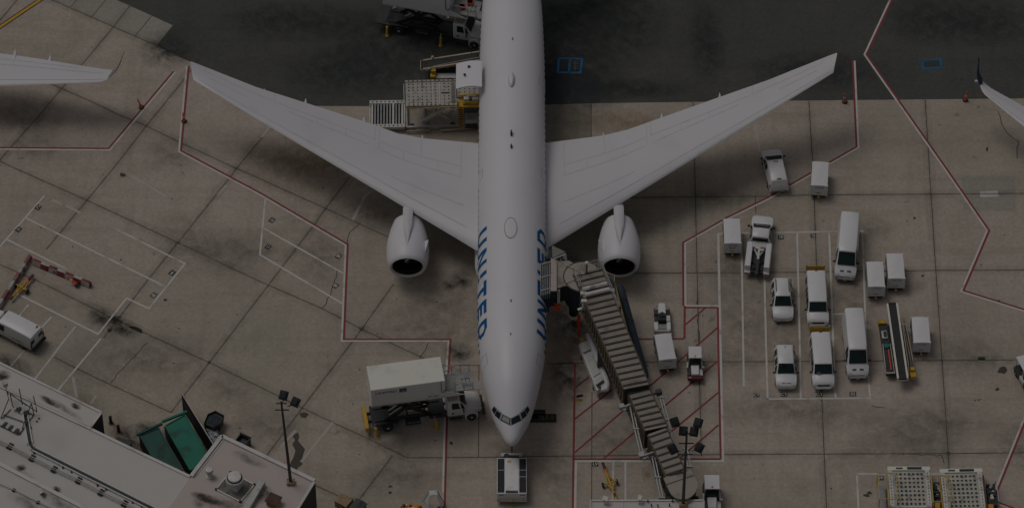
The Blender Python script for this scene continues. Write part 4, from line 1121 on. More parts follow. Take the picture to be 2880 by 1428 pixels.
MB().lathe((0, Y0-.12, .75), [(-.12, .05), (-.02, .18), (.06, .16), (.1, .05)], 14).build('tow_pin', YEL, t)
MB().bb(-1.05, 1.15, Y1+.0, Y1+.75, .35, .75).bar((-.9, Y1+.5, .85), (.9, Y1+.5, .85), .2, .2).build('front_gear', BLACKM, t, bevel=.04)
MB().bb(-1.0, .95, Y1+.75, Y1+.98, .5, 1.0).bb(-.95, -.7, Y1+.5, Y1+.9, .7, 1.12).bb(.65, .9, Y1+.5, Y1+.9, .7, 1.12).build('front_beam', DIRTYW, t, bevel=.03)
MB().lathe((-.45, Y1+.72, .98), [(-.03, .2), (0, .23), (.03, .2)], 16).build('cable_reel', DARK, t)
MB().bar((0, Y1+.9, .6), (0, Y1+2.0, .55), .18, .14).build('tow_head', RUST, t)
place(t, 1439.5, 1366, 0)

# white panel van at the left edge
LV = [(s[0], s[1], s[2], s[3], s[4], s[5]) for s in VANS]
lv = road_car('panel_van', 'white windowless panel van at the left edge, seen from behind', 'van', LV, 6, 5, [(5, 1.08, 1.55)], [(.88, 1.62), (.88, -1.55)], .38, None, None, (1.42, 1.28))
for s in (-1, 1):
    q = [Vector((s*1.012, .32, 1.22)), Vector((s*1.012, 1.0, 1.22)), Vector((s*.85, 1.0, 2.0)), Vector((s*.85, .32, 2.0))]
    pane('side_window', q, GLASS, lv, (.05, .12), .03)
    MB().box((s*.72, -2.74, 1.45), (.52, .04, .40)).build('rear_window', GLASS, lv) if s < 0 else MB().box((s*.5, -2.74, 1.45), (.6, .04, .40)).build('rear_window', GLASS, lv)
    MB().box((s*.90, -2.68, 1.0), (.16, .12, .46)).build('tail_light', TAILL if s > 0 else DARK, lv)
MB().bb(-.98, .98, -2.95, -2.66, .42, .62).build('bumper', BLACKM, lv, bevel=.03)
MB().box((.55, -2.35, 2.13), (.28, .12, .08)).build('roof_lamp', RED, lv)
tx = MB(); random.seed(4)
for k in range(13):
    if k in (3, 11): continue
    tx.box((-1.022, -1.2+.62-.10*k, 1.02), (.01, .07, random.uniform(.06, .13)))
tx.build('faded_side_marking', BLACKM, lv, fix=False)
_d = Vector((-.843, .537, 0)).normalized()
lv.location = P(107, 975, 0)+_d*2.66
lv.rotation_euler = (0, 0, math.atan2(-_d.x, _d.y))

# ------------------------------------------------------------------ catering trucks (scissor-lift boxes)
def catering(name, label, group, lettered):
    """local +x forward, box raised to the cabin sill"""
    t = thing(name, label, 'truck', (0, 0, 0), 0, group)
    # chassis
    BLK = mat('black_chassis_paint', (.018, .019, .021), .55, var=.25)
    ch = MB()
    for s in (-1, 1): ch.bb(-3.6, 4.0, s*.45-.08, s*.45+.08, .75, 1.05)
    for x in (-3.2, -1.6, 0, 1.6, 3.0): ch.bb(x-.08, x+.08, -.5, .5, .78, 1.0)
    ch.bb(-3.3, -.9, -1.15, 1.15, 1.02, 1.12).bb(1.9, 3.4, -1.15, 1.15, 1.02, 1.12)
    ch.build('chassis', BLK, t)
    bx = MB().bb(-3.35, 3.35, -1.42, 1.42, 4.32, 6.50)
    bo = bx.build('box_body', WHITE2, t, bevel=.03)
    MB().bb(-3.32, 3.32, -1.39, 1.39, 6.50, 6.53).build('box_roof', OFFW, bo)
    MB().bb(-3.36, 3.36, -1.45, 1.45, 4.18, 4.32).build('box_sill', DIRTYW, bo)
    MB().tube([(2.98, -1.44, 6.45), (2.98, -1.45, 5.3), (3.05, -1.45, 5.0), (3.25, -1.45, 5.0), (3.36, -1.45, 5.3)], .03, 6).build('hose', BLACK, bo)
    if lettered:
        tx = MB(); put_text(tx, 'UNITED', (-2.0, -1.425, 5.97), (1, 0, 0), (0, 0, 1), .26, 1.5, .02)
        tx.build('lettering', BLACKM, bo, fix=False)
        lg = MB().bb(-.80, -.14, -1.432, -1.42, 5.75, 6.23)
        lgo = lg.build('logo_panel', mat('logo_dark_blue', (.01, .02, .05), .4), bo)
        g2 = MB()
        for k in range(5):
            y = -1.434
            g2.add([(-.70+.02*k, y, 5.80+.07*k), (-.12, y, 5.79+.04*k), (-.12, y, 5.81+.04*k), (-.70+.02*k, y, 5.83+.07*k)], [(0, 1, 2, 3)])
        g2.build('globe_lines', GALV, lgo, fix=False)
        MB().bb(1.75, 2.15, -1.432, -1.42, 4.52, 4.60).bb(2.25, 2.75, -1.432, -1.42, 4.52, 4.60).build('number_strip', DARK, bo)
    # scissor lift
    sc = MB()
    for s in (-1, 1):
        sc.bar((-2.2, s*.75, 1.15), (2.0, s*.75, 4.1), .14, .34).bar((2.0, s*.62, 1.15), (-2.2, s*.62, 4.1), .14, .34)
        sc.bb(-3.0, 3.2, s*.72-.09, s*.72+.09, 4.02, 4.20).bb(-3.0, 3.0, s*.72-.09, s*.72+.09, 1.05, 1.22)
    sc.bar((-2.2, -.75, 4.05), (-2.2, .75, 4.05), .14, .14).bar((2, -.75, 4.05), (2, .75, 4.05), .14, .14).bar((-.1, -.8, 2.62), (-.1, .8, 2.62), .2, .2)
    so = sc.build('scissor_lift', BLK, t)
    for s in (-.25, .25): MB().tube([(-1.6, s, 1.2), (.6, s, 3.1)], .09, 8).build('hydraulic_ram', GALV, so)
    MB().bb(-.3, 1.1, -1.2, -.75, .55, 1.0).bb(-.2, .1, -1.22, -1.18, .85, .88).build('side_locker', BLACKM, t, bevel=.02)
    MB().bb(-.05, .2, -1.23, -1.21, .85, .89).bb(.3, .6, -1.23, -1.21, .85, .89).bb(.7, 1.0, -1.23, -1.21, .85, .89).build('locker_handle', GALV, t)
    MB().bb(-3.3, 1.6, .75, 1.2, .6, .95).build('side_locker', BLACKM, t)
    for s in (-1, 1):
        wheel(t, 0, 0, .46, .26); wh = [o for o in kids(t) if o.name.startswith('wheel')][-1]
    # wheels point along x: build them turned
    for o in [o for o in kids(t) if o.name.startswith('wheel')]:
        for k in kids(o): bpy.data.objects.remove(k)
        bpy.data.objects.remove(o)
    for x, r in ((-1.9, .47), (5.75, .47)):
        for s in (-1, 1):
            for dd in ((0, .27) if x < 0 else (0,)):
                y = s*(1.08-dd)
                o = MB().lathe((0, 0, 0), [(-.13, r*.55), (-.13, r*.92), (-.08, r), (.08, r), (.13, r*.92), (.13, r*.55)], 24, 'Y').build('wheel', BLACK, t, smooth=45)
                o.location = (x, y, r)
                if dd == 0: MB().lathe((0, s*.12, 0), [(-s*.06, r*.58), (0, r*.6), (s*.01, r*.5), (-s*.04, r*.4), (s*.02, r*.22), (s*.05, 0)], 18, 'Y').build('rim', DIRTYW, o, smooth=45)
    # cab with bonnet
    cb = MB()
    cs = [(3.55, .98, .90, .75, 1.7, 2.62), (3.62, 1.06, .94, .7, 1.7, 2.72), (4.5, 1.08, .94, .7, 1.7, 2.74), (4.72, 1.08, .90, .7, 1.7, 2.66), (5.35, 1.06, .86, .7, 1.66, 1.80), (6.1, 1.0, .78, .75, 1.5, 1.66), (6.6, .92, .66, .8, 1.3, 1.48), (6.78, .78, .55, .85, 1.1, 1.25)]
    rg = [[Vector((p.y, -p.x, p.z)) for p in ring_of(s)] for s in cs]
    cbo = cb.loft(rg).build('cab', WHITE2, t, smooth=40, bevel=.04)
    C, F = rg[4], rg[3]
    pane('windshield', [Vector((F_.x if False else p.x, p.y, p.z)) for p in (Vector((C[4].x, C[3].y*.97, C[4].z+.02)), Vector((C[4].x, -C[3].y*.97, C[4].z+.02)), Vector((F[4].x, -F[3].y*.97, F[4].z+.02)), Vector((F[4].x, F[3].y*.97, F[4].z+.02)))], GLASS, cbo, (.01, .05), .045)
    MB().bb(3.65, 4.55, -.82, .82, 2.765, 2.79).build('cab_roof', mat('weathered_tan_roof', (.42, .37, .31), .7, var=.2, scale=2), cbo)
    for s in (-1, 1):
        pane('side_window', [Vector((3.95, s*1.085, 1.74)), Vector((4.75, s*1.085, 1.74)), Vector((4.55, s*.955, 2.6)), Vector((3.95, s*.955, 2.6))], GLASS, cbo, (.03, .08), .02)
        pane('quarter_window', [Vector((4.82, s*1.08, 1.74)), Vector((5.2, s*1.07, 1.74)), Vector((4.86, s*.94, 2.5)), Vector((4.74, s*.96, 2.5))], GLASS, cbo, (.08, .08), .02)
        MB().bb(3.75, 4.9, s*1.02, s*1.22, .45, .66).build('step_tank', BLACKM, cbo, bevel=.03)
        MB().lathe((4.05, s*1.09, 1.25), [(-.02, .10), (.02, .10)], 14, 'Y').build('fuel_cap', BLACKM, cbo)
        MB().bar((4.9, s*1.08, 1.9), (5.0, s*1.32, 1.9), .04, .04).box((5.0, s*1.36, 1.8), (.12, .18, .42)).build('wing_mirror', BLACKM, cbo)
        MB().lathe((5.75, s*.98, .55), [(-.16, .52), (-.16, .62), (.14, .64), (.14, .54)], 22, 'Y').build('wheel_arch', WHITE2, cbo, smooth=40)
    MB().bb(6.72, 6.86, -.6, .6, .85, 1.35).build('grille', BLACKM, cbo, bevel=.03)
    MB().bb(6.75, 7.0, -1.05, 1.05, .5, .8).build('bumper', BLACKM, cbo, bevel=.04)
    fd = MB().loft([[Vector((x, y, z)) for x, z in ((3.36, 4.2), (3.36, 5.0), (3.60, 4.9), (5.1, 4.2))] for y in (-1.40, -1.36)])
    fd.build('folding_panel', WHITE2, bo)
    # platform and rails towards the aeroplane
    pf = MB().bb(3.36, 6.0, -1.0, 1.15, 4.20, 4.30).build('platform', GREY, t)
    for y in (-1.0, 1.15):
        r = MB()
        for x in (3.5, 4.3, 5.1, 5.9): r.tube([(x, y, 4.3), (x, y, 5.35)], .035, 6)
        for z in (4.75, 5.35): r.tube([(3.45, y, z), (6.0, y, z)], .035, 6)
        r.tube([(3.45, y, 4.35), (4.6, y, 5.3)], .035, 6)
        r.build('railing', GALV, pf)
    b = MB().bb(6.0, 6.8, -1.1, -.1, 4.22, 4.28)
    b.build('bridge_plate', GREY, pf)
    fr = MB()
    for x in (5.0, 5.35, 5.7): fr.bar((x, -.95, 4.9), (x, -.15, 4.9), .04, .04)
    fr.bar((4.9, -.95, 4.9), (5.8, -.95, 4.9), .04, .04).bar((4.9, -.15, 4.9), (5.8, -.15, 4.9), .04, .04).build('gate', BLACKM, pf)
    # stabilisers
    for x in (-3.1, 2.35):
        for s in (-1, 1):
            o = MB().tube([(x, s*1.05, 1.15), (x+.06, s*1.38, .62)], .055, 8).build('stabiliser', GALV, t)
            MB().tube([(x+.06, s*1.36, .95), (x+.12, s*1.62, .16)], .12, 10).lathe((x+.13, s*1.64, 0), [(.0, .20), (.08, .20), (.14, .12)], 12).build('foot_sleeve', YEL, o)
    if lettered:
        MB().bb(-3.98, -3.62, -1.32, 1.35, .55, 1.05).build('rear_bumper', YEL, t, bevel=.03)
        MB().bb(-4.0, -3.96, -.2, .35, .62, .9).build('rust_patch', RUST, t)
    else:
        MB().bb(-4.3, -2.6, -1.2, 1.2, 1.0, 1.12).build('rear_deck', BLACKM, t, bevel=.02)
    return t
ct = catering('catering_truck', 'lift truck with a raised lettered box and yellow rear bumper', 'catering trucks at the fuselage', True)
ct.location = Vector((P(1141, 1050, 6.5).x, P(1141, 1050, 6.5).y, 0)); ct.rotation_euler = (0, 0, R(9.6))
ct2 = catering('catering_truck', 'lift truck on dark asphalt with its box cut off by the upper edge', 'catering trucks at the fuselage', False)
a = R(-14.5)
q = P(1264, 44, 4.3)
off = Vector((3.35*math.cos(a)+1.42*math.sin(a), 3.35*math.sin(a)-1.42*math.cos(a), 0))
ct2.location = Vector((q.x, q.y, 0))-off; ct2.rotation_euler = (0, 0, a)
pf = Matrix.Rotation(a, 4, 'Z')
for nm, lab, xy, m, sz in (('crate', 'red crate on the platform of the upper truck', (4.3, -.2), mat('red_crate', (.55, .05, .02), .5), (.5, .5, .35)), ('crate', 'orange tub on the platform of the upper truck', (4.9, .6), ORANGE, (.55, .5, .3))):
    p = ct2.location + (pf @ Vector((xy[0], xy[1], 4.31)))
    o = MB().bb(-sz[0]/2, sz[0]/2, -sz[1]/2, sz[1]/2, 0, sz[2]).bb(-sz[0]/2-.03, sz[0]/2+.03, -sz[1]/2-.03, sz[1]/2+.03, sz[2]-.06, sz[2]).build(nm, m, None, bevel=.02, loc=p)
    tag(o, lab, 'crate')

# ------------------------------------------------------------------ belt loaders
def belt_loader(label, L, z0, z1, w, rail_mat, wide):
    """local +y up the belt"""
    t = thing('belt_loader', label, 'belt loader', (0, 0, 0), 0, 'belt loaders')
    a, b = Vector((0, -L/2, z0)), Vector((0, L/2, z1))
    cv = MB().bar(a, b, w*.72, .16).build('belt', BLACK, t)
    for s in (-1, 1):
        MB().bar(a+Vector((s*w*.46, 0, .06)), b+Vector((s*w*.46, 0, .06)), .16, .26).build('belt_rail', rail_mat, t)
        MB().tube([a+Vector((s*w*.62, .3, .1)), a+Vector((s*w*.62, 1.0, .75)), b+Vector((s*w*.62, -1.0, .65)), b+Vector((s*w*.62, -.2, .05))], .04, 6).build('hand_rail', TANR, t) if wide or s > 0 else None
    MB().tube([b+Vector((-w*.4, .05, .02)), b+Vector((w*.4, .05, .02))], .14, 10).build('belt_roller', BLACKM, t)
    MB().tube([a+Vector((-w*.55, -.05, .02)), a+Vector((-w*.5, -.25, .1)), a+Vector((w*.5, -.25, .1)), a+Vector((w*.55, -.05, .02))], .04, 6).build('end_bumper', TANR, t)
    return t, a, b
# left of the fuselage: rising towards the cargo hold
bl, a, b = belt_loader('tan railed belt loader leaning up to the fuselage beside the worker', 7.6, 1.1, 2.75, 1.25, TANR, False)
bl.location = Vector((P(1300, 165, 2.1).x, P(1300, 165, 2.1).y, 0)); bl.rotation_euler = (0, 0, R(-90+.5))
MB().bb(.70, 1.35, -2.6, 2.6, .42, .80).build('chassis', DIRTYW, bl, bevel=.03)
MB().bb(-.8, .70, -2.6, 2.6, .40, .72).build('engine_deck', BLACKM, bl)
MB().bb(.85, 1.35, -3.1, -2.6, .5, 1.0).bb(.7, 1.05, -3.0, -2.55, .9, 1.45).build('driver_seat', YEL, bl, bevel=.04)
for y in (-1.2, 1.7):
    for s in (-1, 1): wheel(bl, 1.30 if s > 0 else -.7, y, .40, .24)
for y in (-1.5, 1.2):
    z = 1.1+1.65*(y/7.6+.5)
    MB().bar((-.55, y, z+.05), (-.62, y-.1, z-.55), .08, .08).bar((-.7, y, z-.2), (.62, y+.1, z-.2), .08, .08).build('support_frame', PALEY, bl)
MB().bar((-.6, .8, 1.0), (-.6, .9, 2.4), .08, .08).bar((.5, .8, .7), (.5, .9, 2.4), .08, .08).build('lift_strut', DARK, bl)
# parked on the right
br, a, b = belt_loader('long black belt loader parked right of the stalls, yellow seat at its side', 8.6, 1.25, 1.55, .95, OFFW, False)
br.location = Vector((P(2524, 958, 1.5).x, P(2524, 958, 1.5).y, 0)); br.rotation_euler = (0, 0, R(5.5))
br.rotation_euler = (0, 0, R(3.2))
MB().bb(-1.35, -.55, -3.2, 2.7, .40, .82).build('chassis', BLACKM, br, bevel=.03)
MB().bar((-1.38, -3.2, .86), (-1.28, .2, .86), .06, .08).bar((-1.36, -3.2, .86), (-.55, -3.2, .86), .10, .1).bar((-.6, -3.2, .86), (-.6, .2, .86), .05, .08).build('deck_edge', DIRTYW, br)
MB().bb(-1.25, -.75, .8, 1.7, .82, 1.0).build('control_box', DIRTYW, br, bevel=.03)
MB().bb(-1.1, -.8, .9, 1.6, 1.0, 1.02).build('control_lid', BLACKM, br)
MB().tube([(-.86, -2.9, .92), (-.84, -.5, .92)], .06, 8).build('orange_rod', ORANGE, br)
MB().lathe((-.95, -.1, .95), [(-.1, .25), (.0, .30), (.1, .22)], 14).build('hose_reel', TEAL, br)
MB().bb(-1.4, -.75, 2.55, 3.0, .5, 1.0).build('step_box', YEL, br, bevel=.03)
MB().bb(.55, 1.15, -3.4, 2.4, .40, .75).build('chassis', BLACKM, br)
MB().bb(.8, 1.3, -3.9, -3.35, .6, 1.05).bb(.85, 1.25, -3.3, -2.9, .7, 1.25).build('driver_seat', YEL, br, bevel=.05)
MB().tube([(1.2, -2.8, .9), (1.15, -2.4, 1.5), (.95, 2.2, 1.7), (.95, 2.6, 1.2)], .05, 6).tube([(1.0, -2.8, .9), (.98, -2.3, 1.3), (.8, 2.2, 1.4)], .04, 6).build('guard_rail', TANR, br)
MB().bb(-.5, .5, -3.0, 2.6, .45, .8).bar((-.3, 1.2, .8), (-.3, 1.2, 1.4), .1, .1).bar((.3, 1.2, .8), (.3, 1.2, 1.4), .1, .1).bar((-.3, -2.2, .8), (-.3, -2.2, 1.3), .1, .1).bar((.3, -2.2, .8), (.3, -2.2, 1.3), .1, .1).build('under_frame', BLACKM, br)
for y in (-2.0, 1.8):
    for s in (-1, 1): wheel(br, s*1.0, y, .38, .24)

# ------------------------------------------------------------------ the worker
def person(label, loc, rz):
    t = thing('person', label, 'person', loc, rz)
    V = [(0, 0, .98), (0, 0, 1.18), (0, .01, 1.40), (0, .01, 1.50), (0, .03, 1.62),
         (.10, 0, .92), (.11, .03, .50), (.11, 0, .09), (.12, .14, .04), (-.10, 0, .92), (-.12, .0, .50), (-.12, -.04, .09), (-.13, .10, .04),
         (.19, .01, 1.42), (.26, .05, 1.16), (.22, .28, 1.02), (-.19, .01, 1.42), (-.27, .06, 1.16), (-.2, .28, 1.04)]
    E = [(0, 1), (1, 2), (2, 3), (3, 4), (0, 5), (5, 6), (6, 7), (7, 8), (0, 9), (9, 10), (10, 11), (11, 12), (2, 13), (13, 14), (14, 15), (2, 16), (16, 17), (17, 18)]
    Rd = [.15, .14, .15, .06, .10, .095, .07, .05, .045, .095, .07, .05, .045, .07, .05, .035, .07, .05, .035]
    for h, s in ((15, 1), (18, -1)):
        b = Vector(V[h])
        for k, (dx, L) in enumerate(((-.03, .075), (-.01, .085), (.01, .08), (.03, .065))):
            V.append(tuple(b+Vector((dx, .06, -.01)))); V.append(tuple(b+Vector((dx*1.2, .06+L, -.035)))); i = len(V)-2
            E += [(h, i), (i, i+1)]; Rd += [.011, .009]
        V.append(tuple(b+Vector((-s*.05, .05, 0)))); E.append((h, len(V)-1)); Rd.append(.011)
    me = bpy.data.meshes.new('body'); me.from_pydata(V, E, []); me.materials.append(SKIN)
    o = bpy.data.objects.new('body', me); COL.objects.link(o); o.parent = t
    sk = o.modifiers.new('skin', 'SKIN')
    for i, r in enumerate(Rd): me.skin_vertices[0].data[i].radius = (r, r)
    me.skin_vertices[0].data[0].use_root = True
    s = o.modifiers.new('sub', 'SUBSURF'); s.levels = 1; s.render_levels = 1
    e = lambda w, d, z, y=0: [Vector((w*math.cos(2*math.pi*k/16), y+d*math.sin(2*math.pi*k/16), z)) for k in range(16)]
    MB().loft([e(.20, .15, .90), e(.21, .16, 1.1), e(.235, .165, 1.3), e(.22, .14, 1.45), e(.10, .09, 1.51)]).build('vest', HIVIS, t, smooth=60)
    for sx in (-1, 1):
        MB().tube([(sx*.18, .01, 1.43), (sx*.27, .05, 1.16), (sx*.22, .22, 1.06)], [.085, .066, .052], 10).build('sleeve', HIVIS, t, smooth=60)
        MB().tube([(sx*.10, 0, .95), (sx*.115, .02, .50), (sx*.115, -.01, .12)], [.115, .09, .075], 10).build('trouser_leg', CLOTH, t, smooth=60)
    MB().lathe((0, .03, 1.66), [(0, .125), (.05, .12), (.10, .085), (.125, .02)], 16).build('cap', mat('pale_cap', (.5, .52, .42), .8), t, smooth=60)
    f = MB().lathe((0, .135, 1.62), [(-.01, .012), (.03, .016), (.05, .004)], 8)
    f.build('nose', SKIN, t)
    for sx in (-1, 1):
        MB().lathe((sx*.035, .122, 1.65), [(-.008, .004), (0, .011), (.008, .004)], 8, 'Y').build('eye', BLACK, t)
        MB().lathe((sx*.10, .03, 1.63), [(-.03, .006), (0, .022), (.03, .006)], 8).build('ear', SKIN, t)
    return t
person('person in a yellow-green vest and cap standing behind the tan belt loader', P(1217, 193, 0), R(190))

# ------------------------------------------------------------------ cargo loaders and roller dolly
def ball_deck(mb, x0, x1, y0, y1, z, sx, sy, mi=1, s=.13):
    nx, ny = max(1, int((x1-x0)/sx)), max(1, int((y1-y0)/sy))
    for i in range(nx):
        for j in range(ny):
            cx, cy = x0+(i+.5)*(x1-x0)/nx, y0+(j+.5)*(y1-y0)/ny
            r = s*random.uniform(.85, 1.1)
            mb.add([(cx+r*.62*math.cos(k*math.pi/4), cy+r*.72*math.sin(k*math.pi/4), z+.012) for k in range(8)], [tuple(range(8))], mi)
DECK = mat('worn_deck_metal', (.40, .37, .33), .6, .1, var=.22, scale=2)
t = thing('cargo_loader', 'raised scissor cargo loader with a roller deck beside the fuselage', 'cargo loader')
cx = P(1212, 262, 3.4); t.location = (cx.x, cx.y, 0); t.rotation_euler = (0, 0, R(2.0))
hw, hd = 2.42, 1.66
pm = MB().bb(-hw, hw, -hd, hd, 3.12, 3.36)
for s in (-1, 1): pm.bb(-hw, hw, s*hd-.18 if s > 0 else -hd-.02, s*hd+.02 if s > 0 else -hd+.18, 3.36, 3.46)
ball_deck(pm, -hw+.1, hw-.5, -hd+.25, hd-.25, 3.36, .42, .36)
for s in (-1, 1): ball_deck(pm, -hw+.1, hw-.1, s*(hd-.08)-.05, s*(hd-.08)+.05, 3.46, .42, .2)
pm.bb(hw-.48, hw-.10, -hd+.35, hd-.35, 3.37, 3.38, 1)
for k in range(4): pm.bb(hw-.44+.1*k, hw-.40+.1*k, -hd+.35, hd-.35, 3.38, 3.44, 0)
pm.bb(.15, .22, -hd+.2, hd-.2, 3.372, 3.39, 2).bb(.8, .87, -hd+.2, hd-.2, 3.372, 3.39, 2).bb(-hw+.1, .15, -.03, .03, 3.372, 3.39, 2).bb(1.0, 1.8, -.1, .1, 3.375, 3.385, 1)
pm.build('platform', [DECK, BLACKM, DIRTYW], t)
for y in (-hd-.1, hd+.1): MB().tube([(-hw-.1, y, 3.2), (hw, y, 3.3)], .05, 6).build('platform_rail', PALEY, t)
MB().tube([(-hw-.16, -1.0, 3.2), (-hw-.16, 1.2, 3.5)], .05, 6).build('end_rail', GALV, t)
sc = MB()
for y in (-1.1, 1.1): sc.bar((-.9, y, .5), (1.9, y, 3.1), .16, .34).bar((1.9, y*.88, .5), (-.9, y*.88, 3.1), .14, .26)
sc.tube([(.5, -1.15, 1.8), (.5, 1.15, 1.8)], .08, 8).build('scissor_lift', DIRTYW, t)
bf = MB()
for y in (-hd, hd): bf.bb(-hw, hw+.2, y-.12, y+.12, .30, .55)
for x in (-hw, -.75, hw): bf.bb(x-.10, x+.10, -hd, hd, .30, .50)
bf.build('base_frame', GALV, t)
MB().tube([(-hw+.1, -hd-.3, .25), (-hw, -hd-.38, .3), (-.3, -hd-.38, .3), (-.2, -hd-.1, .3)], .09, 8).tube([(.9, -hd-.1, .3), (.85, -hd-.38, .3), (3.4, -hd-.25, .3), (4.1, -hd-.1, .3)], .10, 8).build('side_guard', TANR, t, smooth=60)
for x in (-1.9, 2.0):
    for y in (-1.35, 1.35): MB().lathe((x, y, .26), [(-.14, .15), (-.12, .26), (.12, .26), (.14, .15)], 16, 'Y').build('wheel', BLACK, t, smooth=45)
bm_ = MB().bb(hw+.1, hw+2.45, -.65, 1.3, 3.3, 3.5); ball_deck(bm_, hw+.15, hw+2.4, -.6, 1.25, 3.5, .42, .36)
bo = bm_.build('bridge_deck', [DECK, BLACKM], t)
ct_ = MB().bb(hw+.15, hw+2.4, -1.75, -.7, 3.1, 3.25).bar((hw+.15, -1.75, 3.9), (hw+2.4, -1.75, 3.9), .09, .09).bar((hw+.15, -.72, 3.75), (hw+2.4, -.72, 3.75), .12, .14).bb(hw+.6, hw+2.4, -1.55, -1.42, 3.2, 3.5)
for x in (.2, 1.2, 2.3): ct_.bar((hw+x, -1.75, 3.2), (hw+x, -1.75, 3.9), .08, .08)
ct_.build('operator_platform', YEL, t)
MB().bb(hw+.7, hw+1.2, -1.4, -1.0, 3.25, 3.9).bb(hw+1.5, hw+2.1, -1.3, -.9, 3.25, 3.7).bb(hw+1.0, hw+1.9, -.9, -.74, 3.3, 3.8).build('control_console', DIRTYW, t, bevel=.03)
ld = MB()
for s in (0, .42): ld.bar((hw+.2+s, -1.85, 3.3), (hw+.2+s, -2.05, .4), .07, .07)
for k in range(9): ld.bar((hw+.2, -1.86-.02*k, 3.1-.31*k), (hw+.62, -1.86-.02*k, 3.1-.31*k), .06, .06)
ld.build('ladder', YEL, t)
MB().bb(hw+.75, hw+2.5, -2.0, -1.0, .4, 1.55).build('engine_box', GALV, t, bevel=.04)
MB().bb(hw+.8, hw+2.0, -2.03, -1.99, .45, 1.1).build('engine_grille', BLACKM, t)
MB().bb(hw+.2, hw+2.4, -.9, 1.2, .4, .9).bar((hw+.4, -.6, .9), (hw+.4, -.6, 3.3), .16, .16).bar((hw+.4, 1.2, .9), (hw+.4, 1.2, 3.3), .16, .16).bar((hw+2.3, 1.2, .9), (hw+2.3, 1.2, 3.3), .16, .16).build('front_mast', DARK, t)
# dolly
d = thing('roller_dolly', 'low grey roller dolly with long bare rollers beside the wing', 'dolly')
c = P(1089, 321, .7); d.location = (c.x, c.y, 0); d.rotation_euler = (0, 0, R(1.0))
fr = MB()
for y in (-1.55, 1.55): fr.bb(-1.7, 1.7, y-.20, y+.20, .45, .75); ball_deck(fr, -1.6, 1.6, y-.1, y+.1, .752, .38, .3)
for x in (-1.66, 1.66): fr.bb(x-.06, x+.06, -1.4, 1.4, .45, .68)
fr.bb(-1.7, 1.7, -1.3, 1.3, .30, .42, 1)
fr.build('frame', [DIRTYW, BLACKM], d)
for k in range(11):
    x = -1.45+k*.29
    if k in (0, 7, 10): MB().bb(x-.09, x+.09, -1.35, 1.35, .52, .72).build('cross_plate', DIRTYW, d)
    else: MB().tube([(x, -1.35, .62), (x, 1.35, .62)], .075, 10).build('roller', GALV, d, smooth=60)
for x in (-1.2, 1.2):
    for y in (-1.2, 1.2): MB().lathe((x, y, .19), [(-.1, .12), (-.08, .19), (.08, .19), (.1, .12)], 14, 'Y').build('wheel', BLACK, d, smooth=45)
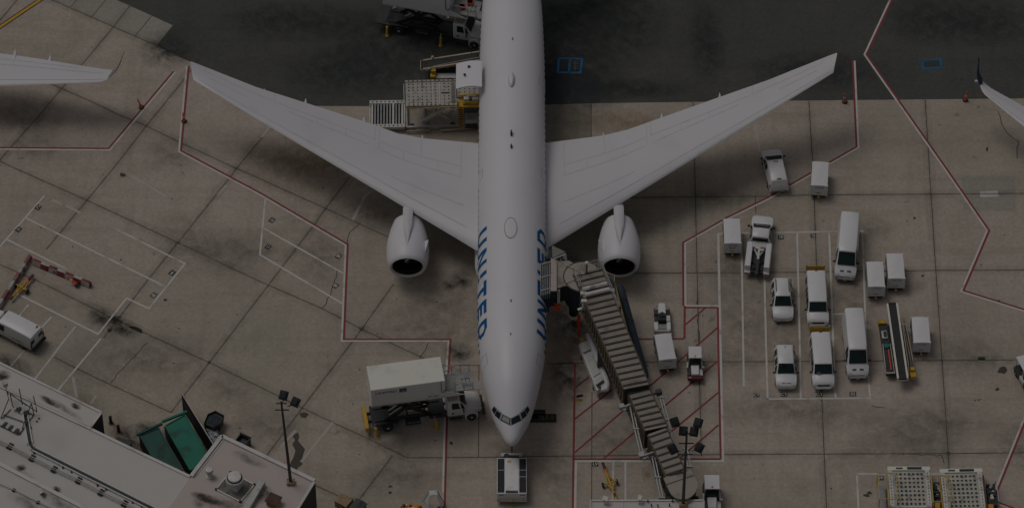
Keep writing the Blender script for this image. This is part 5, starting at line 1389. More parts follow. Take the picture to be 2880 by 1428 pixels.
# two lowered loaders at lower right
def low_loader(label, px, py, rz, dw, orange):
    t = thing('cargo_loader', label, 'cargo loader', (0, 0, 0), 0, 'lowered cargo loaders at the lower edge')
    c = P(px, py, 1.3); t.location = (c.x, c.y, 0); t.rotation_euler = (0, 0, rz)
    y0, y1 = -2.0, 1.9
    pm = MB().bb(-1.45, 1.45, y0, y1, 1.0, 1.25)
    ball_deck(pm, -1.3, 1.35, y0+.05, y1-.1, 1.25, .36, .44, 1, .19)
    pm.bb(-1.4, 1.4, -.62, -.50, 1.262, 1.28, 2).bb(-1.4, 1.4, 1.20, 1.30, 1.262, 1.28, 2)
    pm.build('platform', [mat('pale_deck_metal', (.43, .40, .34), .6, var=.25, scale=2), BLACKM, DIRTYW], t)
    for s in (-1, 1):
        ch = MB().bb(s*1.45, s*1.45+s*.40, y0-.05, y1+.1, 1.0, 1.34)
        ball_deck(ch, min(s*1.5, s*1.8), max(s*1.5, s*1.8), y0+.1, y1-.1, 1.34, .3, .32, 1, .09)
        ch.build('side_channel', [DIRTYW, DARK], t)
    MB().bb(-1.85, 1.95, y1+.12, y1+.55, .9, 1.25).build('front_lip', OFFW, t, bevel=.02)
    MB().bb(-.1, 1.2, y1+.2, y1+.48, 1.25, 1.27).build('front_pad', NAVY, t)
    MB().bb(-1.1, -.5, y1+.25, y1+.42, 1.25, 1.27).build('front_slot', BLACKM, t)
    fr = MB()
    for x in (-2.85, -1.25):
        fr.tube([(x, y0+.1, 2.2), (x, .95, 2.2)], .05, 6)
        for y in (y0+.1, .95): fr.tube([(x, y, .6), (x, y, 2.2)], .05, 6)
    for y in (y0+.1, .95): fr.tube([(-2.85, y, 2.2), (-1.25, y, 2.2)], .05, 6)
    fr.tube([(-1.9, 1.0, 2.2), (-1.3, .6, 2.2)], .05, 6)
    fr.build('operator_frame', PALEY, t)
    MB().bb(-2.8, -2.1, y0, 1.0, .3, .42).build('operator_deck', GREY if not orange else BLACKM, t)
    MB().bb(-1.98, -1.90, y0, 1.8, .8, 1.3).build('side_beam', YEL if orange else PALEY, t)
    MB().bb(1.90, 2.02, y0, 1.6, .5, 1.36).build('side_beam', RUST if orange else PALEY, t)
    en = MB().bb(2.2, 3.0, -1.4, 1.0, .4, .85)
    random.seed(3 if orange else 5)
    for k in range(9): 
        x, y = random.uniform(2.25, 2.85), random.uniform(-1.3, .85)
        en.box((x, y, .95), (random.uniform(.12, .4), random.uniform(.1, .3), random.uniform(.15, .4)), random.choice((0, 1, 2)))
    en.build('engine_bay', [BLACKM, DIRTYW, GREY], t)
    MB().bb(2.1, 2.6, y0-.2, -1.45, .4, 1.1).build('step_box', YEL if not orange else mat('orange_yellow_paint', (.60, .24, .03), .5), t, bevel=.03)
    MB().tube([(3.1, -1.4, .5), (3.1, -1.3, 1.3), (3.05, 1.0, 1.3), (3.0, 1.1, .5)], .05, 6).build('engine_rail', GALV if orange else PALEY, t)
    for x in (-1.2, 1.2):
        MB().bb(x-.5, x+.5, y0-1.4, y0-.15, .45, .95).build('rear_box', BLACKM, t, bevel=.04)
        MB().bar((x-.6, y0-.8, 1.0), (x+.6, y0-.8, 1.0), .1, .1).build('rear_bar', DIRTYW, t)
    MB().bb(-1.8, 1.8, y0-.15, y0, .6, 1.3).build('rear_beam', DIRTYW, t)
    for x in (-1.5, 1.5):
        for y in (-1.5, 1.4): MB().lathe((x, y, .36), [(-.16, .2), (-.13, .36), (.13, .36), (.16, .2)], 18, 'X').build('wheel', BLACK, t, smooth=45)
    MB().bb(-1.4, 1.4, y0+.1, y1-.1, .45, 1.0).build('under_frame', BLACKM, t)
    return t
low_loader('lowered cargo loader with yellow frames, left of the one with an orange corner', 2559, 1371, 0.0, 0, False)
low_loader('lowered cargo loader with an orange corner beside the red line at lower right', 2708, 1377, 0.02, 0, True)

# ------------------------------------------------------------------ cones, chocks, barriers, tow bars
def cone(label, px, py, lean=0.0, fallen=False, group='tall traffic cones'):
    t = thing('traffic_cone', label, 'cone', P(px, py, .0), 0, group)
    MB().lathe((0, 0, 0), [(0, .29), (.09, .29), (.12, .22)], 8).build('base', BLACK, t, bevel=.015)
    b = MB(); pr = [(.11, .15), (.4, .125), (.62, .105), (.85, .085), (1.15, .055), (1.25, .045)]
    b.lathe((0, 0, 0), pr, 14, 'Z', 0, True, lambda i, j: 1 if i in (2,) else 0)
    b.build('cone_body', [ORANGE, mat('pale_reflective_band', (.6, .5, .45), .4)], t, smooth=50)
    t.rotation_euler = (0, lean, 0)
    return t
cone('short looking orange cone on the diagonal red line at upper left', 398, 303, -.25)
cone('orange cone on the upright red line near the left wing tip', 518, 342, -.05)
cone('orange cone beside the red line near the right wing tip', 2376, 288, -.12)
cone('orange cone at the asphalt edge by the dark blue winglet', 2715, 283, .04)
c = cone('orange cone leaning over against the red and white barrier', 217, 799, -.9)
c.rotation_euler = (R(-20), R(-58), 0); c.location = P(217, 800, .24)
for lab, px, py, m in (('black wheel chock lying next to the dark red line', 1630, 1113, BLACKM), ('yellow tipped wheel chock lying next to the dark red line', 1627, 1124, YEL)):
    o = MB().loft([[Vector((x, y, z)) for y, z in ((-.12, 0), (.12, 0), (0, .2))] for x in (-.3, .3)]).build('wheel_chock', m, None, bevel=.01, loc=P(px, py, .0225))
    o.rotation_euler = (0, 0, R(12 if m is BLACKM else 0)); tag(o, lab, 'wheel chock', 'wheel chocks')
BARW = mat('grimy_white_barrier', (.42, .38, .35), .8, var=.4, scale=1.6, dirt=(.12, .10, .09), detail=8)
BARR = mat('grimy_red_barrier', (.22, .045, .048), .8, var=.35, scale=2)
def barrier(label, a, b, seg, w=.52, h=.62, BR=BARR):
    a, b = P(*a), P(*b)
    d = (b-a); L = d.length; d.normalize(); n = Vector((-d.y, d.x, 0))
    k = int(L/seg)
    def ring(s): return [a+d*s+n*x+Vector((0, 0, z)) for x, z in ((-w/2, 0), (w/2, 0), (w/2, .2), (w*.28, h), (-w*.28, h), (-w/2, .2))]
    mb = MB().loft([ring(L*i/k) for i in range(k+1)], 0, True, True, lambda i, j: (i+(1 if j in (2, 3) else 0)) % 2)
    mb.m[-1] = 1
    # slanting colour borders: shear every other ring a little
    o = mb.build('barrier', [BARW, BR], None, bevel=.02)
    return tag(o, label, 'barrier', 'red and white barriers')
barrier('faded red and white barrier running down to the left edge', (86, 728), (-40, 925), 1.1, BR=mat('faded_red_barrier', (.24, .10, .10), .8, var=.4, scale=1.2, dirt=(.3, .26, .24)))
barrier('bold red and white checked barrier with a cone lying beside it', (95, 741), (255, 806), .86)
def towbar(label, pts, wl, head_first=True):
    """pts: pixel path from the head to the tail"""
    t = thing('tow_bar', label, 'tow bar')
    h = .42
    W = [P(x, y, h) for x, y in pts]
    t.location = (W[0].x, W[0].y, 0)
    W = [w-t.location for w in W]
    mid = wl
    p = W[0].lerp(W[-1], mid)
    d = (W[-1]-W[0]).normalized(); n = Vector((-d.y, d.x, 0))
    MB().tube([W[0]+d*1.15, W[-1]], .10, 10).build('shaft', YEL, t, smooth=60)
    MB().bar(W[0], W[0]+d*.75, .24, .2).build('head', mat('dark_red_metal', (.10, .02, .02), .6), t, bevel=.03)
    MB().bar(W[0]+d*.75, W[0]+d*1.2, .18, .18).build('collar', ORANGE, t, bevel=.03)
    MB().bar(p-d*1.0+n*.05, p+n*.42, .08, .1).bar(p-d*1.0-n*.05, p-n*.42, .08, .1).bar(p-n*.62, p+n*.62, .12, .12).bar(p+d*.9, p+n*.35, .08, .08).bar(p+d*.9, p-n*.35, .08, .08).build('wheel_frame', YEL, t)
    for s in (-1, 1):
        c = p+n*.66*s; c.z = .26
        q = Vector((0, 0, .26)); 
        o = MB().lathe((0, 0, 0), [(-.08, .14), (-.06, .26), (.06, .26), (.08, .14)], 16, 'X').build('wheel', BLACK, t, smooth=45)
        o.location = c; o.rotation_euler = (0, 0, math.atan2(n.y, n.x))
    MB().bar(p+d*1.3, p+d*1.7, .2, .2).build('ram', RUST, t)
    return t
towbar('yellow tow bar with a dark red head lying below the hatched area', [(1695, 1300), (1735, 1407)], .52)
towbar('short yellow tow bar parked against the faded barrier at left', [(94, 773), (36, 833)], .58)

# rubbish and small kit at the lower edge
pl = MB()
c = P(968, 1419, 0); t = thing('pallet_stack', 'small stack of wooden pallets at the lower edge beside a black bin', 'pallets', (c.x, c.y, 0), R(-32))
for lv_ in range(6):
    mb = MB(); z = .14*lv_
    for k in range(7): mb.bb(-.62, .62, -.52+.165*k-.06, -.52+.165*k+.06, z+.10, z+.13)
    for x in (-.57, 0, .57): mb.bb(x-.05, x+.05, -.58, .58, z, z+.10)
    mb.build('pallet', WOOD, t)
c = P(1008, 1440, 0); o = thing('rubbish_bin', 'black lidded bin at the lower edge beside the pallets', 'bin', (c.x, c.y, 0), R(-32))
MB().loft([[Vector((x*s, y*s, z)) for x, y in ((-.55, -.6), (.55, -.6), (.55, .6), (-.55, .6))] for z, s in ((0, .85), (.95, 1))]).build('tub', BLACKM, o, bevel=.03)
MB().loft([[Vector((x, y, z)) for x, z in ((-.6, .95), (.6, .95), (.6, 1.0), (0, 1.12), (-.6, 1.0))] for y in (-.64, .64)]).build('lid', DARK, o, bevel=.02)
# maintenance step stand
c = P(1222, 1440, 0); t = thing('step_stand', 'white aluminium step stand with splayed legs at the lower edge', 'step stand', (c.x, c.y, 0), R(8))
MB().bb(-.34, .34, .25, .80, 2.1, 2.2).build('top_step', DIRTYW, t)
for s in (-1, 1):
    for y0, y1 in ((.25, -.9), (.8, 1.3)):
        MB().bar((s*.34, y0, 2.12), (s*.85, y1, .03), .09, .12).build('leg', DIRTYW, t)
    r = MB()
    for k in range(6):
        f = (k+.5)/6
        r.bar((s*(.34+.51*f), .25-1.15*f, 2.1-2.05*f), (s*(.34+.51*f), .8+.5*f, 2.1-2.05*f), .06, .06)
    r.build('rungs', GALV, t)
MB().bar((-.85, -.9, .1), (.85, -.9, .1), .06, .06).bar((-.6, -.4, .8), (.6, -.4, .8), .05, .05).bar((-.5, -.1, 1.3), (.5, -.1, 1.3), .05, .05).build('brace', DIRTYW, t)
c = P(1243, 1446, 0); o = thing('pressure_tank', 'small dark and white tank unit at the lower edge under the step stand', 'tank', (c.x, c.y, 0), 0)
MB().bb(-.5, .5, -.4, .4, .15, .5).build('frame', DIRTYW, o, bevel=.03)
MB().tube([(-.42, 0, .75), (-.36, 0, .75), (.36, 0, .75), (.42, 0, .75)], [.15, .3, .3, .15], 16).build('tank', DARK, o, smooth=40)
for s in (-1, 1): MB().lathe((s*.5, -.1, .18), [(-.06, .1), (-.04, .18), (.04, .18), (.06, .1)], 14, 'X').build('wheel', BLACK, o)
c = P(1157, 1444, 0); o = thing('generator_cart', 'orange-yellow wheeled unit cut off by the lower edge', 'cart', (c.x, c.y, 0), 0)
MB().bb(-.8, .8, -.9, .5, .3, .8).build('body', mat('orange_yellow_paint', (.60, .24, .03), .5), o, bevel=.05)
q = MB(); random.seed(11)
for k in range(12): q.box((random.uniform(-.7, .7), random.uniform(-.7, .4), .86), (random.uniform(.1, .35), random.uniform(.1, .3), .2), random.choice((0, 1, 2)))
q.build('machinery', [YEL, RUST, OFFW], o, bevel=.02)
for s in (-1, 1): MB().lathe((s*.85, .35, .26), [(-.1, .15), (-.07, .26), (.07, .26), (.1, .15)], 14, 'X').build('wheel', BLACK, o)
o = MB().bb(-.32, .32, -.14, .14, 0, .10).bb(-.30, .30, -.12, .12, .10, .14).build('drain_block', mat('dark_green_plastic', (.03, .04, .03), .7), None, bevel=.02, loc=P(2760, 1008, .0))
tag(o, 'small dark green block lying on a joint at the right', 'block')
# ------------------------------------------------------------------ jet bridge
base = P(1917, 1350, 7.0)
jb = thing('jet_bridge', 'tan ribbed jet bridge with the number 75 on its cab', 'jet bridge', (base.x, base.y, 0))
JO = Vector((base.x, base.y, 0))
def J(px, py, z): return P(px, py, z)-JO
def tunnel(lft, rgt, z, h, nrib, side_m, roof_m=TAN):
    """lft, rgt: roof corners (aircraft end, terminal end) in pixels"""
    a, b = J(*lft[0], z), J(*lft[1], z)
    c, d = J(*rgt[0], z), J(*rgt[1], z)
    mb = MB()
    dn = Vector((0, 0, h))
    mb.loft([[a, c, c-dn, a-dn], [b, d, d-dn, b-dn]])
    o = mb.build('tunnel_section', [side_m], jb)
    rf = MB(); up = Vector((0, 0, .05))
    rf.loft([[a+up*.1, c+up*.1, c+up, a+up], [b+up*.1, d+up*.1, d+up, b+up]])
    ax = (b-a).normalized()
    for k in range(nrib):
        f = (k+.5)/nrib
        p, q = a.lerp(b, f), c.lerp(d, f)
        rf.bar(p+up*1.7, q+up*1.7, .15, .10, 1)
        for g in (.25, .5, .75):
            if k < nrib-1:
                p2, q2 = a.lerp(b, f+g/nrib), c.lerp(d, f+g/nrib)
                rf.bar(p2+up*1.05, q2+up*1.05, .03, .03, 2)
    rf.build('roof', [roof_m, TAND, mat('roof_fold', (.25, .22, .19), .7)], o)
    # wall ribs, both sides, and edge beams
    wr = MB()
    n = nrib+3
    for s, (p0, p1) in ((-1, (a, b)), (1, (c, d))):
        out = (a-c).normalized()*(-s)*(-1) if s < 0 else (c-a).normalized()
        out = (a-c).normalized() if s < 0 else (c-a).normalized()
        for k in range(n):
            p = p0.lerp(p1, (k+.5)/n)+out*.05
            wr.bar(p-Vector((0, 0, .05)), p-Vector((0, 0, h-.05)), .17, .12, 0)
        wr.bar(p0+out*.06-Vector((0, 0, .06)), p1+out*.06-Vector((0, 0, .06)), .14, .16, 1)
        wr.bar(p0+out*.06-Vector((0, 0, h-.1)), p1+out*.06-Vector((0, 0, h-.1)), .14, .2, 1)
    wr.build('wall_ribs', [TANW, mat('brown_edge_beam', (.10, .075, .05), .7, var=.25, scale=2)], o)
    return a, b, c, d, o
DW = mat('dark_bridge_wall', (.028, .030, .030), .7, var=.2)
a1, b1, c1, d1, S1 = tunnel([(1613, 771), (1756, 1094.5)], [(1690, 752), (1824, 1081)], 7.62, 2.35, 20, DW)
a2, b2, c2, d2, S2 = tunnel([(1766, 1101), (1815.5, 1211)], [(1821, 1086), (1875.5, 1206 - 8)], 7.0, 2.5, 7, DW)
a3, b3, c3, d3, S3 = tunnel([(1823, 1221), (1877.5, 1345)], [(1873, 1203), (1927, 1329)], 6.8, 2.3, 7, DW)
# rotunda at the terminal end
rc = J(1916, 1357, 7.0); rr = 1.60
MB().lathe((rc.x, rc.y, 0), [(4.2, rr-.25), (6.92, rr-.25)], 40).build('rotunda_wall', DW, jb, smooth=40)
rp = [J(x, y, 7.0) for x, y in ((1866, 1344), (1874, 1362.5), (1881, 1378), (1888.5, 1391), (1898, 1399), (1910, 1403.5), (1923, 1404.5), (1935, 1402), (1947, 1394), (1956, 1384), (1961.5, 1373), (1963, 1361), (1959, 1349), (1951, 1337), (1940, 1320), (1928, 1331))]
ro = MB().prism([(v.x, v.y) for v in rp], 6.93, 7.1).build('rotunda_roof', TAN, jb)
MB().bar(J(1874.5, 1361.5, 7.1), J(1951, 1336, 7.1), .07, .06).build('roof_seam', TAND, ro)
MB().lathe((rc.x, rc.y, 0), [(0, .6), (4.2, .55)], 20).build('rotunda_column', DARK, jb, smooth=40)
MB().bb(rc.x-1.3, rc.x+1.5, rc.y-1.7, rc.y-.9, 4.2, 6.3).build('terminal_link', DW, jb)
# cab rotunda and cab at the aeroplane
cc = J(1640, 779, 7.5); cr = 1.78
MB().lathe((cc.x, cc.y, 0), [(4.6, cr-.1), (7.5, cr-.1)], 44).build('cab_rotunda_wall', NAVY, jb, smooth=40)
MB().lathe((cc.x, cc.y, 0), [(7.46, cr), (7.56, cr), (7.58, cr-.04)], 48).build('cab_rotunda_roof', TAN, jb, smooth=40)
MB().lathe((cc.x, cc.y, 0), [(7.57, cr+.05), (7.60, cr+.05), (7.60, cr-.05), (7.57, cr-.05)], 48, caps=False).build('roof_rim', TAND, jb)
cb = MB()
p = [J(1564, 735, 7.5), J(1600, 733, 7.5), J(1618, 742, 7.5), J(1610, 803, 7.5), J(1586, 804, 7.5), J(1566, 811, 7.5)]
cb.prism([(v.x, v.y) for v in p], 5.4, 7.42)
cab = cb.build('cab', DW, jb, bevel=.03)
MB().prism([(v.x, v.y) for v in p], 7.425, 7.52).build('cab_roof', TAN, jb, bevel=.02)
p = [J(1549, 724, 7.7), J(1566, 734, 7.7), J(1566, 818, 7.7), J(1548.5, 818, 7.7)]
MB().prism([(v.x, v.y) for v in p], 5.6, 7.60).build('cab_front', DW, jb)
MB().prism([(v.x, v.y) for v in p], 7.605, 7.72).build('cab_front_roof', mat('pinkish_tan_paint', (.40, .34, .31), .6, var=.1), jb, bevel=.02)
# folding canopy against the fuselage
cy = MB()
x0, x1 = J(1519, 733, 7.5).x, J(1549, 733, 7.5).x
yt, yb = J(1530, 731, 7.5).y, J(1530, 822, 7.5).y
for k in range(5):
    x = x0+(x1-x0)*(k+.3)/5
    zt = 7.05+.09*k
    cy.bb(x-.035, x+.035, yb, yt, 4.6, zt, 1)
    if k < 4: cy.bb(x+.035, x+(x1-x0)/5-.035, yb+.05, yt-.05, 4.6, zt-.12, 0)
cyo = cy.build('folding_canopy', [NAVY, mat('canopy_ribs_grey', (.30, .30, .29), .6)], jb)
g = MB()
for f in (.12, .52, .93): g.tube([(x0+.1, yb+(yt-yb)*f, 7.22), (x1, yb+(yt-yb)*f, 7.55)], .045, 6)
g.build('canopy_bar', GALV, cyo)
MB().loft([[Vector((x, y, z)) for y, z in ((yb-.1, 5.5), (yb, 6.6), (yb+.2, 7.0), (yb+.2, 5.5))] for x in (x0+.12, x1)]).build('canopy_skirt', NAVY, jb)
# hood with the gate number
A, B_, C_, D_ = J(1553, 690, 8.2), J(1590.5, 708, 7.9), J(1590, 712, 7.75), J(1553.5, 725, 7.8)
hd_ = MB().add([A, B_, D_, A-Vector((0, 0, .9)), B_-Vector((0, 0, .5)), D_-Vector((0, 0, .5))], [(0, 1, 2), (3, 5, 4), (0, 3, 4, 1), (1, 4, 5, 2), (2, 5, 3, 0)]).build('hood', mat('grey_tan_hood', (.24, .22, .19), .65, var=.15), jb)
E_ = J(1536, 728, 7.4)
MB().add([A, D_, E_, A-Vector((0, 0, .8)), D_-Vector((0, 0, .7)), E_-Vector((0, 0, .4))], [(0, 2, 1), (3, 4, 5), (0, 1, 4, 3), (1, 2, 5, 4), (2, 0, 3, 5)]).build('hood_side', NAVY, jb)
sl_, sr_ = J(1555.5, 725.5, 7.75), J(1590.5, 711, 7.85)
ux = (sr_-sl_); w_ = ux.length; ux.normalize()
nrm = Vector((ux.y, -ux.x, 0)).normalized()
upv = (Vector((0, 0, .9))-nrm*.42).normalized()
sg = MB().plate([sl_+nrm*.05, sr_+nrm*.05, sr_+nrm*.05-upv*.80, sl_+nrm*.05-upv*.90], nrm, .05).build('gate_sign', mat('sign_white', (.62, .61, .60), .5, var=.08), jb)
tx = MB(); cen = (sl_+sr_)/2+nrm*.12-upv*.42
put_text(tx, '75', cen, ux, upv, .60, .92, .035)
tx.build('sign_number', BLACKM, sg, fix=False)
# roof gear and rails
rl = MB()
zr = 7.66
path = [J(1634, 816, zr), J(1614, 771, zr), J(1677, 751, zr), J(1694, 756, zr)]
for hgt in (.5, 1.0): rl.tube([p_+Vector((0, 0, hgt)) for p_ in path], .03, 6)
for a_, b_ in zip(path, path[1:]):
    for f in (0, .5, 1): 
        q_ = a_.lerp(b_, f); rl.tube([q_, q_+Vector((0, 0, 1.0))], .03, 6)
for f0, f1, e0, e1 in ((0, .0, 0, 0),): pass
pr = [c1.lerp(d1, f) for f in (.0, .12, .25, .38)]
for hgt in (.5, 1.0): rl.tube([p_+Vector((0, 0, hgt)) for p_ in pr], .03, 6)
for p_ in pr: rl.tube([p_, p_+Vector((0, 0, 1.0))], .03, 6)
pl_ = [a1.lerp(b1, f) for f in (.02, .12, .25, .42)]
rl.tube([p_+Vector((0, 0, .45)) for p_ in pl_[:2]], .03, 6)
rl.build('roof_rail', GALV, jb)
po = J(1650, 772, 7.5)
MB().tube([po, po+Vector((0, 0, 1.55))], .07, 8).lathe(po+Vector((0, 0, 1.65)), [(-.14, .1), (0, .18), (.14, .1)], 12).build('roof_lamp_post', DARK, jb)
MB().lathe(po+Vector((0, 0, 1.68)), [(-.1, .12), (0, .19), (.14, .08)], 12).build('lamp_globe', OFFW, jb)
MB().tube([J(1590, 744, 7.7), J(1636, 766, 7.75)], .04, 6).tube([J(1590, 795, 7.7), J(1636, 776, 7.75)], .04, 6).lathe(J(1640, 771, 7.6), [(0, .22), (.12, .2), (.2, .08)], 12).build('tie_rod', GALV, jb)
ac = MB()
for f, m_i in ((.155, 0), (.205, 0)):
    p_, q_ = a1.lerp(b1, f), c1.lerp(d1, f)
    ac.tube([p_+(q_-p_)*.04+Vector((0, 0, .28)), p_+(q_-p_)*.96+Vector((0, 0, .28))], .22, 10)
ac.build('roof_duct', DIRTYW, jb, smooth=50)
for px, py in ((1641, 826), (1643, 848), (1720, 818), (1689, 808)):
    q_ = J(px, py, 7.6); MB().box(q_, (.55, .36, .4)).build('roof_unit', DIRTYW, jb, bevel=.06)
hh = J(1645, 868, 6.9); MB().bar(J(1625, 871, 6.6), J(1657, 860, 6.8), .22, .12).box(J(1643, 862, 6.9), (.4, .5, .4)).build('side_bracket', GALV, jb)
# lift column and wheels under the outer end
for f, s in ((.42, -1), (.42, 1)):
    p_ = a1.lerp(b1, f).lerp(c1.lerp(d1, f), .25 if s < 0 else .75)
    MB().bb(p_.x-.25, p_.x+.25, p_.y-.25, p_.y+.25, .9, 7.0).build('lift_column', DARK, jb)
p_ = (a1.lerp(b1, .42)+c1.lerp(d1, .42))/2
MB().bb(p_.x-1.4, p_.x+1.4, p_.y-.5, p_.y+.5, .5, 1.1).build('wheel_bogie', DARK, jb)
for s in (-1, 1):
    MB().lathe((p_.x+s*.9, p_.y, .55), [(-.25, .35), (-.22, .55), (.22, .55), (.25, .35)], 20, 'X').build('wheel', BLACK, jb, smooth=45)
# stairs with pale yellow rail on the right-hand side and the long dark duct beside them
ta, tb = J(1722, 800, 5.2), J(1786, 1000, 3.6)
st_ = MB(); n = 16
sd_ = (c1-a1).normalized()
for k in range(n):
    q_ = c1.lerp(d1, .06+.60*k/n)+sd_*.55; q_.z = 5.6-.30*k
    st_.bar(q_-sd_*.45, q_+sd_*.45, .34, .06)
sto = st_.build('service_stair', DARK, jb)
sr2 = MB()
for s in (-.45, .45):
    p0 = c1.lerp(d1, .06)+sd_*(.55+s); p1 = c1.lerp(d1, .66)+sd_*(.55+s)
    p0.z, p1.z = 5.6, .85
    sr2.tube([p0+Vector((0, 0, 1.0)), p1+Vector((0, 0, 1.0))], .04, 6, 0).bar(p0, p1, .06, .22, 1)
    for f in (0, .33, .66, 1): sr2.tube([p0.lerp(p1, f), p0.lerp(p1, f)+Vector((0, 0, 1.0))], .03, 6, 0)
sr2.build('stair_rail', [PALEY, DARK], sto)
MB().bb(*sorted((J(1704, 786, 5.6).x, J(1728, 786, 5.6).x)), *sorted((J(1700, 770, 5.6).y, J(1700, 806, 5.6).y)), 5.5, 5.62).build('landing', DARK, jb)
lr = MB()
q0, q1, q2 = J(1698, 783, 5.6), J(1728, 795, 5.6), J(1727, 812, 5.6)
for hgt in (.5, 1.05): lr.tube([p_+Vector((0, 0, hgt)) for p_ in (q0, q1, q2)], .035, 6)
for p_ in (q0, q0.lerp(q1, .5), q1, q2): lr.tube([p_, p_+Vector((0, 0, 1.05))], .035, 6)
lr.build('landing_rail', TANR, jb)
# conduits along both sides of the inner tunnels
def conduit(pts, z, name='cable_conduit', r=.075):
    mb = MB()
    for o_ in (-.13, .13):
        mb.tube([J(x+o_*30, y, z) for x, y in pts], r, 8)
    for x, y in pts: mb.bb(J(x, y, z).x-.28, J(x, y, z).x+.28, J(x, y, z).y-.06, J(x, y, z).y+.06, z-.1, z+.12)
    return mb.build(name, GALV, jb, smooth=50)
conduit([(1775, 1137), (1789, 1206), (1805, 1272)], 6.1)
conduit([(1860, 1118), (1876, 1180), (1890, 1250)], 6.1)
conduit([(1838, 1284), (1850, 1342), (1862, 1400)], 5.9)
conduit([(1929, 1262), (1939, 1312)], 5.9)
for px, py, s in ((1756, 1143, -1), (1812, 1280, -1), (1853, 1102, 1)):
    mb = MB().box(J(px-8*s*-1 if s < 0 else px, py, 6.2), (.5, .42, .4), rz=.3).bar(J(px, py, 6.25), J(px+28*(1 if s < 0 else -1), py-10*(1 if s < 0 else -1), 6.25), .16, .16)
    mb.lathe(J(px, py+8, 6.1), [(-.1, .16), (.1, .16)], 10).build('pulley_arm', GALV if s < 0 else DARK, jb)
# hanging orange cables
def hang(pts_list, nm='orange_cable', r=.05):
    mb = MB()
    for pts in pts_list: mb.tube([J(*p_) for p_ in pts], r, 6)
    return mb.build(nm, ORANGE, jb, smooth=60)
hang([[(1561, 852+s, 2.9-.02*s) if False else (1554+6*k, 872, 5.2), (1553+6.5*k, 862, 5.7), (1558+4*k, 854, 6.1), (1568+1.5*k, 858, 5.9), (1568+1.5*k, 876, 5.0)] for k in range(5)])
hang([[(1625+2.2*k, 882+k, 3.6), (1624+2.6*k, 905, 2.6), (1626+1.5*k, 930, 1.4), (1627+1.2*k, 945, .6)] for k in range(4)])
MB().bar(J(1571, 815, 7.4), J(1571, 852, 6.2), .25, .2).build('cable_hoist', GALV, jb)
MB().tube([J(1609, 812, 4.4), J(1612, 845, 3.0), J(1614, 880, 1.0)], .45, 12).build('flexible_air_hose', NAVY, jb, smooth=60)
# free-standing things beside the bridge
dc = thing('air_duct', 'long dark blue air duct sloping beside the right side of the jet bridge', 'air duct')
A_, B2 = P(1744, 806, 3.2), P(1815, 1062, 1.4)
dc.location = (A_.x, A_.y, 0)
MB().tube([A_-dc.location-Vector((0, 0, 0)), A_.lerp(B2, .03)-dc.location, A_.lerp(B2, .97)-dc.location, B2-dc.location], [.30, .38, .38, .30], 16).build('duct_tube', NAVY, dc, smooth=60)
for f in (.12, .5, .9):
    q_ = A_.lerp(B2, f)-dc.location
    MB().bar((q_.x-.2, q_.y, 0), (q_.x-.2, q_.y, q_.z), .09, .09).bar((q_.x+.2, q_.y, 0), (q_.x+.2, q_.y, q_.z), .09, .09).build('stand', DARK, dc)
# the white hose container with its padded tube
hc = thing('hose_container', 'long white casing with a rounded white tube along one side under the jet bridge', 'hose casing')
zc = 1.15
a_, b_, c_, d_ = P(1627, 966, zc), P(1652, 957, zc), P(1704, 1078, zc), P(1679, 1097, zc)
hc.location = (a_.x, a_.y, 0)
L_ = hc.location
poly = [v-L_ for v in (a_, b_, c_, d_)]
MB().prism([(v.x, v.y) for v in poly], .35, zc-.06).build('casing', WHITE2, hc, bevel=.05)
mid = lambda f, g_: (poly[0].lerp(poly[3], f)).lerp(poly[1].lerp(poly[2], f), g_)
MB().plate([mid(.02, .05)+Vector((0, 0, .0)), mid(.02, .95), mid(.22, .95), mid(.22, .05)], (0, 0, 1), .18).build('raised_cover', DIRTYW, hc, bevel=.04)
MB().plate([mid(.26, .16), mid(.26, .9), mid(.74, .9), mid(.74, .16)], (0, 0, 1), .05).build('lid', mat('pale_grey_lid', (.56, .55, .53), .5), hc, bevel=.02)
MB().plate([mid(.80, .1), mid(.80, .85), mid(.93, .85), mid(.93, .1)], (0, 0, 1), .14).build('end_cover', DIRTYW, hc, bevel=.04)
MB().bar(mid(.93, .1)+Vector((0, 0, .1)), mid(.93, .9)+Vector((0, 0, .1)), .14, .14).lathe(mid(.97, .3), [(-.05, .14), (.1, .16)], 12).build('end_clamp', DARK, hc)
tp = [P(1651, 940, 1.1), P(1666, 975, 1.05), P(1685, 1020, 1.0), P(1702, 1062, .95), P(1707, 1080, .9), P(1704, 1094, .9), P(1695, 1096, .9), P(1691, 1086, .9)]
MB().tube([v-L_ for v in tp], [.20, .29, .29, .29, .29, .28, .24, .18], 14).build('padded_tube', WHITE2, hc, smooth=60)
MB().lathe(P(1637, 957, 1.1)-L_, [(-.25, .1), (-.1, .24), (.15, .24), (.25, .1)], 14, 'Y').build('float', YEL, hc, smooth=60)
cl = MB(); random.seed(2)
for k in range(7):
    q_ = mid(.40+.05*k, -.06); cl.box(q_-Vector((0, 0, .1)), (.10, .09, .12))
cl.build('clamp_row', OFFW, hc)
for f in (.15, .8):
    for s in (.05, .95):
        q_ = mid(f, s); MB().lathe((q_.x, q_.y, .22), [(-.1, .12), (-.07, .22), (.07, .22), (.1, .12)], 14, 'X').build('wheel', BLACK, hc, smooth=45)

